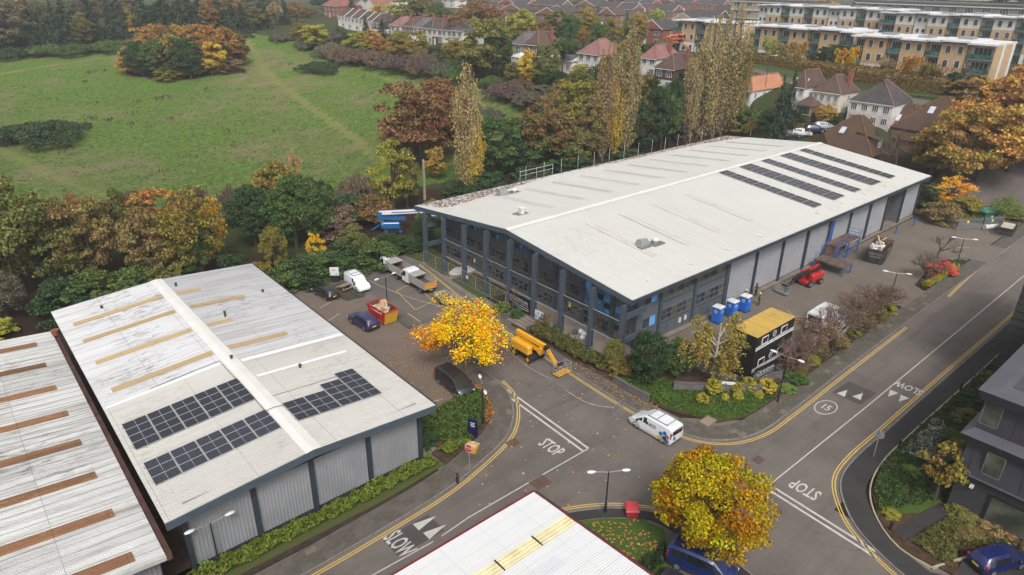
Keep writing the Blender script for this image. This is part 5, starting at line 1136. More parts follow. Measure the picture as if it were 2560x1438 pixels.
vehicle('big_van', 'parked_van', 'tall white panel van parked on the yard behind the black cabins', 'van', (77.6, 31.2, .11), R(2), (.64, .64, .65))
vehicle('mpv', 'parked_van', 'metallic blue van parked beneath the big yellow tree', 'van', (34.1, 18.2, .035), R(-72), (.005, .018, .095))
vehicle('hatch', 'parked_car', 'dark glossy car behind the white roofed unit', 'car', (31.2, 17.5, .035), R(-80), (.02, .022, .028))
vehicle('hatch', 'parked_car', 'blue hatchback parked by the grass planting of the zinc office', 'car', (51.0, 4.7, .105), R(-25), (.005, .010, .075))
vehicle('hatch', 'parked_car', 'black estate car one bay along from the blue hatchback', 'car', (51.2, 1.2, .105), R(-25), (.012, .013, .015))
vehicle('suv', 'parked_car', 'black off-roader parked under the amber trees beyond the yard', 'car', (155.5, 37.6, .10), R(20), (.012, .012, .013))
vehicle('hatch', 'parked_car', 'silver white car at the far kerb by the skip', 'car', (150.0, 25.5, .02), R(5), (.55, .55, .56))
vehicle('hatch', 'parked_car', 'white hatchback with red stripes next to the brown pyramid roofs', 'car', (145.03,71.69,7.88), R(-60), (.60, .60, .60))
vehicle('suv', 'parked_car', 'dark blue estate beside the garden wall of the cream house', 'car', (146.58,69.75,8.70), R(-45), (.015, .022, .05))
vehicle('hatch', 'parked_car', 'silver car behind the dark blue estate', 'car', (148.81,69.03,9.32), R(-45), (.34, .36, .40))
vehicle('hatch', 'parked_car', 'grey car nosed under the brown mews roof', 'car', (144.26,73.21,7.37), R(-60), (.06, .065, .075))
# tipper trucks
CAGE = mat('tipper_body_grey', (.32, .31, .29), .6, var=.15, scale=1); CHY = mat('chevron_yellow', (.72, .50, .05), .5); CHR = mat('chevron_red', (.45, .03, .025), .5)
def chevron(par, x, y0, y1, z0, z1, nx=-1):
    b = MB(); b.quad((x, y0, z0), (x, y0, z1), (x, y1, z1), (x, y1, z0)); b.build('chevron_board', CHY, par)
    c = MB(); ym = (y0 + y1) / 2; n = 3
    for s in (-1, 1):
        for i in range(n):
            h = (z1 - z0) / n; w = abs(y1 - y0) / 2; za = z0 + i * h
            for k in range(1): c.add([(x - .006, ym + s * .02, za + h * .5), (x - .006, ym + s * w, max(z0, za)), (x - .006, ym + s * w, min(z1, za + h * .5)), (x - .006, ym + s * .02, min(z1, za + h))], [(0, 1, 2, 3)])
    c.build('chevron_stripe', CHR, par)
def tipper(label, loc, rz):
    t = thing('tipper_truck', label, 'truck', loc, rz)
    m = MB(); m.loft([[(x, -.95 + i, z), (x2, -.95 + i, z), (x2, .95 - i, z), (x, .95 - i, z)] for x, x2, z, i in ((1.35, 3.0, .45, 0), (1.35, 3.05, 1.15, 0), (1.40, 2.78, 2.05, .06), (1.5, 2.6, 2.2, .14))]); m.build('cab', PB, t)
    g_ = MB(); g_.quad((3.04, -.82, 1.22), (3.04, .82, 1.22), (2.83, .78, 1.98), (2.83, -.78, 1.98)); g_.build('windscreen', CG, t)
    for s in (-1, 1):
        g_ = MB(); g_.quad((2.05, s * .962, 1.25), (2.85, s * .962, 1.25), (2.68, s * .918, 1.95), (2.05, s * .918, 1.95)); g_.build('side_window', CG, t)
        g_ = MB(); g_.bbox(3.0, 3.1, s * .62 - .16, s * .62 + .16, .72, .9, .03); g_.build('headlight', LAMP_W, t); g_ = MB(); g_.bbox(2.6, 2.75, s * 1.12 - .1, s * 1.12 + .1, 1.3, 1.65, .03); g_.build('wing_mirror', TRIM, t)
    b = MB(); b.box(-2.5, 2.4, -.5, .5, .5, .72); b.build('chassis', TRIM, t)
    b = MB(); b.box(-2.6, 1.25, -1.0, 1.0, .82, .92); b.box(-2.6, 1.25, -1.0, -.95, .92, 1.9); b.box(-2.6, 1.25, .95, 1.0, .92, 1.9); b.box(1.2, 1.25, -.95, .95, .92, 2.0); b.box(-2.6, -2.55, -.95, .95, .92, 1.75); b.build('tipper_body', CAGE, t)
    b = MB(); b.box(-.2, 1.3, -1.0, 1.0, 1.92, 1.97); b.build('sheet_cover', CAGE, t)
    b = MB(); b.box(-2.5, 1.15, -.93, .93, .93, 1.05); b.build('bed_floor', mat('bed_rust', (.13, .075, .05), .8, var=.3, scale=2), t)
    chevron(t, -2.612, -.98, .98, .95, 1.7)
    b = MB(); b.box(-2.64, -2.60, -.26, .26, .6, .72); b.build('number_plate', PLATE_Y, t)
    for x in (2.2, -1.5):
        for s in (-1, 1): w = MB(); w.wheel((x, s * .82, .38), .38, .24 if x > 0 else .42); wo = w.build('wheel', TYRE, t); w = MB(); w.wheel((x, s * (.95 if x > 0 else 1.04), .38), .2, .04, n=8); w.build('rim', RIM, wo)
tipper('grey sided tipper truck with folded cover, backed up beside the lawn', (45.6, 77.2, .015), R(90))
tipper('grey sided tipper truck with wide chevron tail, beside the small trailer', (45.6, 71.4, .015), R(90))
t = thing('trailer', 'flat grey mesh-sided trailer behind the tipper trucks', 'trailer', (45.8, 65.6, .015), R(90))
b = MB(); b.box(-1.7, 1.5, -.9, .9, .55, .62); b.build('deck', mat('trailer_ply', (.17, .125, .10), .8, var=.2), t); b = MB()
for s in (-1, 1): b.box(-1.7, 1.5, s * .9 - .025, s * .9 + .025, .62, 1.0)
b.box(1.475, 1.525, -.87, .87, .62, 1.0); b.box(-1.725, -1.675, -.87, .87, .62, 1.0); b.build('side', CAGE, t); b = MB(); b.beam((1.5, -.7, .5), (2.7, 0, .5), .08); b.beam((1.5, .7, .5), (2.7, 0, .5), .08); b.build('drawbar', GALV, t)
for s in (-1, 1):
    w = MB(); w.wheel((-.1, s * 1.02, .3), .3, .18); w.build('wheel', TYRE, t); w = MB(); w.box(-.5, .3, s * 1.02 - .12, s * 1.02 + .12, .63, .66); w.build('mudguard', TRIM, t)
w = MB(); w.box(-1.74, -1.728, -.3, .3, .66, .8); w.build('number_plate', PLATE_Y, t)
# ---------------------------------------------------------- boom lifts
def basket(t, c, rz, m, w=1.9, d=.85):
    ca, sa = math.cos(rz), math.sin(rz); q = lambda x, y, z: (c[0] + x * ca - y * sa, c[1] + x * sa + y * ca, c[2] + z)
    b = MB(); b.beam(q(0, -w / 2, .04), q(0, w / 2, .04), d, .10); b.build('basket_floor', m, t)
    b = MB()
    for z in (.35, .72, 1.1):
        P4 = [q(-d / 2, -w / 2, z), q(d / 2, -w / 2, z), q(d / 2, w / 2, z), q(-d / 2, w / 2, z), q(-d / 2, -w / 2, z)]
        for i in range(4): b.tube([P4[i], P4[i + 1]], .032, 5)
    for x, y in ((-d / 2, -w / 2), (d / 2, -w / 2), (d / 2, w / 2), (-d / 2, w / 2), (d / 2, 0), (-d / 2, 0)): b.tube([q(x, y, 0), q(x, y, 1.1)], .032, 5)
    b.build('basket_rail', GALV, t); b = MB(); b.beam(q(-d / 2 + .12, -.35, .95), q(-d / 2 + .12, .35, .95), .22, .28); b.build('control_box', mat('control_box', (.02, .025, .06), .5), t)
def lift(label, loc, rz, cm_, boomm, segs, bask, brz, bm_, cw=(-1.6, -.1), wheel_r=.45, bodyz=.95, tall=.95):
    t = thing('boom_lift', label, 'boom lift', loc, rz)
    for x in (-1.15, 1.15):
        for s in (-1, 1): w = MB(); w.wheel((x, s * .95, wheel_r), wheel_r, .32); wo = w.build('wheel', TYRE, t); w = MB(); w.wheel((x, s * 1.10, wheel_r), wheel_r * .55, .05, n=10); w.build('hub', boomm if boomm is cm_ else RIM, wo)
    b = MB(); b.bbox(-1.5, 1.5, -.72, .72, wheel_r * .7, wheel_r * 1.65, .08); b.build('chassis', TRIM if boomm is cm_ else cm_, t)
    b = MB(); b.cyl((0, 0), .5, wheel_r * 1.65, bodyz, 14); b.build('slew_ring', TRIM, t)
    b = MB(); b.bbox(cw[0], cw[1] + 1.2, -1.0, -.28, bodyz, bodyz + tall, .12); b.build('engine_cover', cm_, t); b = MB(); b.bbox(cw[0], cw[1] + .9, .28, 1.0, bodyz, bodyz + tall * .85, .12); b.build('engine_cover', cm_, t)
    b = MB(); b.bbox(cw[0] - .35, cw[0] + .25, -.9, .9, bodyz + .02, bodyz + tall * .9, .12); b.build('counterweight', cm_, t)
    for i, (p, q, w, h, m_) in enumerate(segs): b = MB(); b.beam(p, q, w, h); b.build('boom', m_, t)
    basket(t, bask, brz, bm_)
    return t
LY = paint('machine_yellow', (.68, .33, .012), .3); LR = paint('machine_red', (.42, .012, .014), .4); LB = paint('machine_blue', (.012, .10, .27), .3); LK = mat('boom_black', (.022, .022, .024), .5)
lift('yellow articulated boom lift parked on the double yellow lines, its basket lowered to the road', (44.7, 48.6, .012), R(-90), LY, LY,
     [((-2.0, .1, 2.35), (2.6, .1, 2.30), .42, .46, LY), ((-1.4, .02, 1.75), (2.0, .02, 1.55), .34, .38, LY), ((.6, .12, 2.0), (3.2, .12, 1.9), .16, .22, LK), ((2.6, .1, 2.30), (3.0, .1, 2.2), .5, .5, LK), ((3.0, .18, 2.15), (4.6, .30, .65), .12, .16, LY), ((3.0, -.05, 2.1), (4.5, .08, .7), .10, .12, LY), ((1.9, .05, 1.2), (2.2, .05, 2.0), .5, .5, LY)], (5.2, .2, .25), 0, LY)
lift('red boom lift with black telescopic arm, parked below the steel staircase', (88.2, 38.6, .11), R(172), LR, LK,
     [((-1.6, 0, 2.0), (2.6, .1, 1.9), .40, .46, LK), ((-1.5, 0, 2.55), (.6, 0, 2.15), .3, .3, LR), ((-1.6, 0, 1.6), (-1.6, 0, 2.6), .5, .6, LK), ((2.6, .1, 1.9), (4.0, .15, 1.6), .30, .34, LK), ((4.0, .15, 1.6), (4.9, .2, .6), .2, .24, LK), ((4.9, .2, .6), (5.5, .2, .35), .5, .3, LK)], (6.1, .2, .2), 0, GALV, wheel_r=.48)
bl = lift('blue boom lift with long white lettered arm among the trees beside the portico', (*(54.58,92.60,0.00)[:2], (54.58,92.60,0.00)[2]), R(-35), LB, LB,
     [((-2.2, 0, 3.3), (6.2, 0, 3.6), .5, .55, paint('boom_white', (.62, .64, .66), .2)), ((-2.2, 0, 2.5), (2.0, 0, 2.3), .5, .5, LB), ((-2.1, 0, 2.1), (-2.1, 0, 3.5), .6, .7, LB), ((-1.9, 0, 1.5), (-3.6, .4, .3), .25, .3, LB)], (6.6, .2, 2.6), 0, LB)
b = MB(); b.quad((-.2, -.262, 3.30), (4.6, -.262, 3.46), (4.6, -.262, 3.62), (-.2, -.262, 3.46)); b.build('blue_stripe', BV, bl)
# ---------------------------------------------------------- skips
def skip(label, loc, rz, L, W, H, cside, cend, load, open_end=False):
    t = thing('skip', label, 'skip', loc, rz); f = .30
    A = [(-L / 2 + f * 1.6, -W / 2 + f * .4, .12), (L / 2 - f * 1.6, -W / 2 + f * .4, .12), (L / 2 - f * 1.6, W / 2 - f * .4, .12), (-L / 2 + f * 1.6, W / 2 - f * .4, .12)]; B = [(-L / 2, -W / 2, H), (L / 2, -W / 2, H), (L / 2, W / 2, H), (-L / 2, W / 2, H)]
    m = MB(); m.add(A + B, [(0, 1, 5, 4)]); m.add([A[2], A[3], B[3], B[2]], [(0, 1, 2, 3)]); m.build('side', cside, t)
    m = MB(); m.add([A[1], A[2], B[2], B[1]], [(0, 1, 2, 3)]); m.add([A[3], A[0], B[0], B[3]], [(0, 1, 2, 3)]); m.add(A, [(3, 2, 1, 0)]); m.build('end', cend, t)
    i = .05; m = MB(); Ai = [Vector(a) * 1 + Vector((0, 0, .05)) for a in A]; Bi = [(x * (1 - i / L * 2), y * (1 - i / W * 2), z) for x, y, z in B]; m.add(Ai + Bi, [(4, 5, 1, 0), (5, 6, 2, 1), (6, 7, 3, 2), (7, 4, 0, 3), (0, 1, 2, 3)]); m.build('inner', mat('skip_inside_rust', (.16, .085, .055), .8, var=.3, scale=2), t)
    m = MB()
    for k in range(4): m.beam(B[k], B[(k + 1) % 4], .10, .12)
    m.build('rim', cside, t); m = MB()
    for s in (-1, 1):
        for x in (-.5, .5): m.beam((x * L * .5, s * (W / 2 - .05), .35), (x * L * .5, s * (W / 2 + .1), H - .1), .1, .1)
    m.build('lifting_lug', cside, t); return t
SKR = paint('skip_red', (.42, .02, .025), .1); SKY = paint('skip_yellow', (.62, .34, .02), .1); SKK = mat('skip_black', (.025, .025, .026), .5, var=.2, col2=(.10, .09, .08))
sk = skip('red sided skip with yellow end, heaped with cardboard boxes', (36.9, 66.4, .02), R(93), 4.0, 2.0, 1.9, SKR, SKY, None)
LW = mat('lettering_white', (.62, .62, .62), .5)
for x0, x1, z0, z1 in ((-1.0, .5, 1.42, 1.60), (.7, 1.1, 1.46, 1.58), (-1.2, .2, .42, .47)): b = MB(); y = lambda z: 1.0 - .12 * (1 - (z - .12) / 1.78) + .008; b.quad((x1, y(z0), z0), (x0, y(z0), z0), (x0, y(z1), z1), (x1, y(z1), z1)); b.build('worn_lettering', LW, sk)
CB = [mat('cardboard_%d' % i, c, .9) for i, c in enumerate(((.38, .25, .14), (.45, .31, .19), (.52, .50, .47), (.30, .20, .12)))]
rq = random.Random(5)
def rubbish(base, n, sx, sy, z0, z1, mats_, labs, grp, cat, nm, big=.55):
    for i in range(n):
        b = MB(); s = Vector((rq.uniform(.4, 1), rq.uniform(.35, .9), rq.uniform(.25, .6))) * big
        b.bbox(-s.x, s.x, -s.y, s.y, -s.z * .6, s.z * .6, .02); x, y = rq.uniform(-sx, sx), rq.uniform(-sy, sy)
        o = b.build(nm, mats_[i % len(mats_)]); o.location = (base[0] + x, base[1] + y, base[2] + rq.uniform(z0, z1)); o.rotation_euler = (rq.uniform(-.6, .6), rq.uniform(-.6, .6), rq.uniform(0, 3)); tag(o, labs[i % len(labs)], cat, grp)
rubbish((36.9, 66.4, 0), 16, .6, 1.35, 1.3, 1.95, CB, ['brown cardboard box heaped in the red and yellow skip', 'tan cardboard box heaped in the red and yellow skip', 'pale cardboard carton heaped in the red and yellow skip', 'dark brown cardboard box heaped in the red and yellow skip'], 'boxes heaped in the red and yellow skip', 'box', 'cardboard_box')
sk = skip('large black waste container lettered RESTON WASTE, full of white sacks', (105.4, 36.6, .11), R(12), 6.2, 2.5, 2.3, SKK, SKK, None)
LY2 = mat('lettering_yellow', (.66, .60, .05), .5); LW = mat('lettering_white', (.62, .62, .62), .5); LG = mat('lettering_faded', (.33, .31, .27), .6)
text('RESTON', .72, (-.3, -1.245, 1.60), (1, 0, 0), (0, -.06, 1), LY2, sk); text('WASTE', .72, (-.3, -1.215, .90), (1, 0, 0), (0, -.06, 1), LY2, sk)
text('RESTON', .48, (-3.06, 0, 1.65), (0, -1, 0), (-.2, 0, 1), LG, sk); text('WASTE', .48, (-2.97, 0, 1.15), (0, -1, 0), (-.2, 0, 1), LG, sk)
SACK = [mat('sack_%d' % i, c, .7) for i, c in enumerate(((.60, .60, .62), (.50, .50, .53), (.66, .65, .63), (.06, .06, .07), (.45, .36, .22)))]
rubbish((105.0, 36.6, 0), 18, 1.9, .7, 1.9, 2.6, SACK, ['white rubbish sack piled in the black waste container', 'grey white rubbish sack piled in the black waste container', 'bright white rubbish sack piled in the black waste container', 'black bundle piled in the black waste container', 'tan board piled in the black waste container'], 'sacks in the black waste container', 'sack', 'rubbish_sack', .5)
for i, (a, b) in enumerate((((-2.6, -.6, 2.4), (1.8, .9, 3.0)), ((-2.2, .8, 2.35), (2.4, -.2, 2.75)))):
    m = MB(); m.beam(a, b, .22, .05); o = m.build('plank', mat('plank_wood', (.45, .33, .18), .8)); o.location = (105.4, 36.6, .11); o.rotation_euler = (0, 0, R(12)); tag(o, ('long' if i else 'upward tilted') + ' wooden plank lying across the black waste container', 'plank')
skip('dark open skip of pale rubble near the green substation', (134.0, 27.8, .10), R(8), 4.6, 2.3, 1.6, SKK, SKK, None)
m = MB(); m.bbox(-1.9, 1.9, -.9, .9, 1.2, 1.5, .1); o = m.build('rubble', mat('pale_rubble', (.48, .43, .36), .9, var=.2, scale=4)); o.location = (134.0, 27.8, .1); o.rotation_euler = (0, 0, R(8)); tag(o, 'flat heap of pale rubble filling the dark skip', 'rubble')
# ---------------------------------------------------------- site cabins, toilets, people
t = thing('site_cabin', 'black two-storey stacked site cabin with rust yellow roof', 'site cabin', (63.0, 31.3, .12))
CK = mat('cabin_black', (.016, .016, .018), .4, var=.1); CYR = streaky('cabin_yellow_roof', (.46, .30, .06), (.26, .19, .09), (.08, .075, .07), .9, 'y', .12)
for f in range(2):
    b = MB(); b.box(-3.75, 3.75, -1.45, 1.45, f * 2.6, f * 2.6 + 2.52); o = b.build('cabin_unit', CK, t)
    b = MB(); b.box(-3.8, 3.8, -1.5, -1.455, f * 2.6 + .95, f * 2.6 + 1.12); b.box(-3.8, 3.8, -1.5, -1.455, f * 2.6 + 1.25, f * 2.6 + 1.32); b.build('white_stripe', LW, o)
    for x in (-2.2, 1.6):
        b = MB(); b.box(x - .6, x + .6, -1.50, -1.455, f * 2.6 + 1.4, f * 2.6 + 2.2); w = b.build('window', UPVC, o); b = MB(); b.box(x - .5, x + .5, -1.512, -1.501, f * 2.6 + 1.48, f * 2.6 + 2.12); b.build('pane', CG, w)
    b = MB(); b.lathe((0, 0), [(.36, 0), (.36, .02)], 16); b.xf(Matrix.Translation((-.3, -1.458, f * 2.6 + 1.9)) @ Matrix.Rotation(R(90), 4, 'X')); b.build('round_logo', LW, o)
    b = MB(); b.lathe((0, 0), [(.27, 0), (.27, .026)], 16); b.xf(Matrix.Translation((-.3, -1.458, f * 2.6 + 1.9)) @ Matrix.Rotation(R(90), 4, 'X')); b.build('round_logo', CK, o)
    text('TJE', .26, (-.3, -1.49, f * 2.6 + 1.9), (1, 0, 0), (0, 0, 1), LW, o)
b = MB(); corr(b, (-3.8, -1.5, 5.14), (7.6, 0, 0), (0, 3.0, 0), (0, 0, 1), .3, .04); b.build('roof', CYR, t)
b = MB()
for k in range(9): b.box(3.9 + k * .24, 4.14 + k * .24, -1.4, -.5, 2.4 - k * .27, 2.45 - k * .27)
b.build('stair_tread', GALV, t); b = MB(); b.box(3.8, 3.86, -1.4, .9, 0, 4.4); b.build('green_screen', mat('green_debris_netting', (.03, .18, .06), .8), t); chevron(t, 3.885, .1, 1.3, 3.6, 4.6)
LOO = paint('toilet_blue', (.012, .12, .50), .2); LOOW = mat('toilet_roof_white', (.60, .60, .61), .4)
def loo(label, loc, rz):
    t = thing('portable_toilet', label, 'portable toilet', loc, rz); b = MB(); b.bbox(-.55, .55, -.55, .55, .1, 2.05, .04); b.build('cabin', LOO, t)
    b = MB(); b.loft([[(-.6, -.6, 2.05), (.6, -.6, 2.05), (.6, .6, 2.05), (-.6, .6, 2.05)], [(-.58, -.58, 2.14), (.58, -.58, 2.14), (.58, .58, 2.14), (-.58, .58, 2.14)], [(-.3, -.4, 2.3), (.3, -.4, 2.3), (.3, .4, 2.3), (-.3, .4, 2.3)]]); b.build('roof', LOOW, t); b = MB(); b.cyl((.3, .3), .06, 2.1, 2.4, 6); b.build('vent_pipe', BLK, t)
    b = MB(); b.box(-.6, .6, -.6, .6, 0, .1); b.build('skid', TRIM, t)
    for ax in (0, 1):
        b = MB(); b.lathe((0, 0), [(.20, 0), (.20, .012)], 14); b.xf(Matrix.Translation((-.556, 0, 1.55) if ax == 0 else (0, -.556, 1.55)) @ (Matrix.Rotation(R(-90), 4, 'Y') if ax == 0 else Matrix.Rotation(R(90), 4, 'X'))); b.build('round_sign', LW, t)
        b = MB(); b.lathe((0, 0), [(.12, 0), (.12, .016)], 10); b.xf(Matrix.Translation((-.556, 0, 1.55) if ax == 0 else (0, -.556, 1.55)) @ (Matrix.Rotation(R(-90), 4, 'Y') if ax == 0 else Matrix.Rotation(R(90), 4, 'X'))); b.build('round_sign', LOO, t)
        b = MB(); b.bbox(-.40 if ax else -.575, .40 if ax else -.555, -.575 if ax else -.40, -.555 if ax else .40, .25, 1.25, .03); b.build('moulded_panel', LOO, t)
loo('blue portable toilet with torn white roof, behind the weeping birch', (68.2, 40.0, .11), R(3)); loo('blue portable toilet standing between the two others', (71.0, 39.8, .11), R(-4)); loo('blue portable toilet closest to the workmen', (73.6, 39.6, .11), R(2))
def person(label, loc, rz, vest, arm, hat=True):
    """one continuous skinned body; vest, helmet and trousers are clothing on it"""
    t = thing('person', label, 'person', loc, rz)
    J = {'pel': (0, 0, .95), 'sp': (0, 0, 1.15), 'ch': (.02, 0, 1.38), 'nk': (.03, 0, 1.52), 'hd': (.05, 0, 1.64), 'tp': (.06, 0, 1.74), 'ls': (.01, .2, 1.43), 'rs': (.01, -.2, 1.43), 'lh': (0, .1, .92), 'rh': (0, -.1, .92), 'lk': (.03, .11, .5), 'rk': (.06, -.12, .5), 'la': (-.03, .12, .08), 'ra': (.0, -.13, .08), 'lt': (.14, .13, .04), 'rt': (.17, -.15, .04)}
    if arm == 'out': J.update(le=(.1, .46, 1.44), lw=(.18, .70, 1.50), lf=(.2, .80, 1.52), re=(.12, -.28, 1.16), rw=(.26, -.18, 1.05), rf=(.33, -.14, 1.05))
    else: J.update(le=(.06, .29, 1.15), lw=(.22, .22, .98), lf=(.29, .2, .95), re=(.02, -.28, 1.14), rw=(.12, -.28, .90), rf=(.15, -.27, .81))
    E_ = [('pel', 'sp'), ('sp', 'ch'), ('ch', 'nk'), ('nk', 'hd'), ('hd', 'tp'), ('ch', 'ls'), ('ch', 'rs'), ('ls', 'le'), ('le', 'lw'), ('lw', 'lf'), ('rs', 're'), ('re', 'rw'), ('rw', 'rf'), ('pel', 'lh'), ('pel', 'rh'), ('lh', 'lk'), ('rh', 'rk'), ('lk', 'la'), ('rk', 'ra'), ('la', 'lt'), ('ra', 'rt')]
    rad = dict(pel=.15, sp=.14, ch=.16, nk=.06, hd=.10, tp=.07, ls=.08, rs=.08, le=.055, re=.055, lw=.04, rw=.04, lf=.035, rf=.035, lh=.1, rh=.1, lk=.07, rk=.07, la=.05, ra=.05, lt=.04, rt=.04)
    def skin(names, scale, nm, m):
        ks = list(names); me = bpy.data.meshes.new(nm); me.from_pydata([J[k] for k in ks], [(ks.index(a), ks.index(b)) for a, b in E_ if a in ks and b in ks], []); o = bpy.data.objects.new(nm, me); COL.objects.link(o); o.parent = t
        md = o.modifiers.new('skin', 'SKIN'); 
        for k, sv in zip(ks, me.skin_vertices[0].data): sv.radius = (rad[k] * scale, rad[k] * scale); sv.use_root = k == ks[0]
        o.modifiers.new('sub', 'SUBSURF').levels = 1; o.modifiers['sub'].render_levels = 1; me.materials.append(m); return o
    skin(list(J), 1.0, 'body', mat('dark_work_clothes', (.018, .020, .030), .8)); skin(['ch', 'sp', 'pel', 'ls', 'rs'], 1.14, 'vest', vest)
    b = MB(); b.lathe((.05, 0), [(.02, 1.56), (.085, 1.58), (.10, 1.66), (.09, 1.72)], 10); b.build('face', mat('skin_tone', (.42, .26, .19), .6), t)
    b = MB(); b.lathe((.05, 0), [(.15, 1.70), (.13, 1.72), (.13, 1.78), (.09, 1.85), (.01, 1.87)], 12); b.build('helmet' if hat else 'hair', LOOW if hat else mat('dark_hair', (.02, .016, .012), .8), t)
HV = mat('hi_vis_yellow', (.58, .72, .03), .7); HVK = mat('dark_vest_yellow_trim', (.20, .26, .03), .7, var=.4, scale=8)
person('person in yellow hi-vis vest and white helmet behind the toilets', (75.9, 41.0, .12), R(-140), HV, 'down'); person('person in dark jacket with yellow trim, one arm stretched out towards the shutters', (78.6, 41.0, .12), R(150), HVK, 'out', False); person('person in dark vest and white helmet standing on the yellow hatching', (76.4, 39.2, .12), R(100), HVK, 'down')

# ============================================================ street furniture, signs, fences
POLE = mat('black_lamp_column', (.020, .020, .022), .5); LHD = mat('white_lantern', (.62, .63, .64), .35)
def lamp(label, loc, h, rz, both=True):
    t = thing('street_lamp', label, 'street lamp', loc, rz); b = MB(); b.lathe((0, 0), [(.11, 0), (.11, .9), (.07, .95), (.05, h)], 8); b.build('column', POLE, t)
    for s in ((-1, 1) if both else (1,)):
        b = MB(); b.tube([(0, 0, h - .05), (s * .5, 0, h + .02), (s * 1.05, 0, h + .06)], .028, 6); b.build('arm', GALV, t)
        rg = []
        for k, (x, w, hh) in enumerate(((1.0, .05, .05), (1.15, .14, .10), (1.4, .17, .12), (1.62, .12, .09), (1.7, .04, .04))): rg.append([(s * x, w * math.cos(a), h + .07 + hh * math.sin(a)) for a in [2 * math.pi * i / 8 for i in range(8)]])
        b = MB(); b.loft(rg if s > 0 else rg[::-1]); b.build('lantern', LHD, t, smooth=True)
lamp('twin armed street lamp beside the red and yellow skip', (39.0, 68.9, .02), 4.3, R(8)); lamp('twin armed street lamp on the corner grass under the white roof', (33.1, 26.5, .1), 4.0, R(-35)); lamp('twin armed street lamp in the planting by the 15 roundel', (57.9, 25.9, .14), 5.2, R(-84))
lamp('twin armed street lamp in the ivy bed by the STOP sign', (32.9, 41.8, .14), 4.3, R(62)); lamp('twin armed street lamp against the silver ribbed gable', (8.0, 40.4, .1), 4.0, R(0)); lamp('twin armed street lamp in the far planting bed with the red shrub', (110.0, 27.4, .14), 4.8, R(-60)); lamp('twin armed street lamp by the bare trees at the yard entrance', (89.6, 28.4, .14), 4.6, R(-60))
lamp('grey street lamp standing by the lawn under the flats', (151.28,85.64,14.30), 8.5, R(-40), False)
SGN = mat('sign_back_grey', (.30, .31, .32), .5, metal=.3); RED = mat('sign_red', (.55, .012, .018), .4)
def stop_sign(label, loc, rz, h=2.35):
    t = thing('stop_sign', label, 'road sign', loc, rz); b = MB(); b.cyl((0, 0), .045, 0, h + .35, 8); b.build('post', GALV, t); r = .42
    oc = lambda rr, x: [(x, rr * math.cos(R(22.5 + 45 * i)), h + rr * math.sin(R(22.5 + 45 * i))) for i in range(8)]
    b = MB(); b.loft([oc(r, -.05), oc(r, -.075)]); p = b.build('plate', SGN, t); b = MB(); b.add(oc(r * .99, -.079), [tuple(range(8))]); b.build('border', LW, p); b = MB(); b.add(oc(r * .90, -.083), [tuple(range(8))]); b.build('red_face', RED, p); text('STOP', .30, (-.088, 0, h), (0, -1, 0), (0, 0, 1), LW, p)
stop_sign('red octagonal STOP sign on a grey post beside the yellow grit bin', (27.9, 37.3, .12), R(18)); stop_sign('octagonal STOP sign seen from its plain grey back, on the dark pavement', (56.6, 15.9, .12), R(180))
def bollard(label, loc, h=1.0, m=None):
    t = thing('bollard', label, 'bollard', loc); b = MB(); b.lathe((0, 0), [(.11, 0), (.11, h * .9), (.09, h * .97), (.03, h)], 10); b.build('post', POLE, t); b = MB(); b.lathe((0, 0), [(.114, h * .74), (.114, h * .80)], 10); b.build('reflective_band', RED if m is None else m, t)
bollard('black bollard with red band beside the STOP sign pavement', (26.2, 36.7, .12)); bollard('black bollard at the mouth of the office garden path', (48.5, 11.1, .15), .9, POLE); bollard('black bollard at the planting edge opposite the white flowers', (59.6, 14.95, .15), .9, POLE); bollard('black bollard by the SLOW marking at the garden edge', (74.6, 14.9, .15), .9, POLE)
bollard('blue steel post left of the open loading door', (119.2, 39.6, .1), 1.5, BLUE); bollard('blue steel post right of the open loading door', (126.0, 39.4, .1), 1.5, BLUE)
for o in [o for o in COL.objects if o.name.startswith('bollard') and 'blue steel' in o.get('label', '')]:
    for c in o.children: c.data.materials[0] = BLUE
def gritbin(label, loc, rz, m):
    t = thing('grit_bin', label, 'grit bin', loc, rz); b = MB(); b.loft([[(-.42, -.35, 0), (.42, -.35, 0), (.42, .35, 0), (-.42, .35, 0)], [(-.5, -.42, .62), (.5, -.42, .62), (.5, .42, .72), (-.5, .42, .72)]]); b.build('tub', m, t); b = MB(); b.loft([[(-.55, -.48, .62), (.55, -.48, .62), (.55, .48, .73), (-.55, .48, .73)], [(-.5, -.42, .70), (.5, -.42, .70), (.5, .42, .92), (-.5, .42, .92)], [(-.35, -.1, .86), (.35, -.1, .86), (.35, .35, 1.0), (-.35, .35, 1.0)]]); b.build('lid', m if m is RBN else mat('grit_lid_sand', (.52, .34, .14), .6), t); return t
RBN = paint('bin_red', (.45, .03, .035), .1)
gb = gritbin('yellow grit bin with sandy lid behind the STOP sign', (29.7, 39.2, .13), R(120), paint('bin_yellow', (.62, .33, .03), .1)); b = MB(); b.quad((-.2, -.3, .80), (.2, -.3, .80), (.2, .05, .93), (-.2, .05, .93)); b.build('notice', LW, gb); gritbin('red grit bin on the corner of the small lawn', (34.5, 25.0, .12), R(-40), RBN)
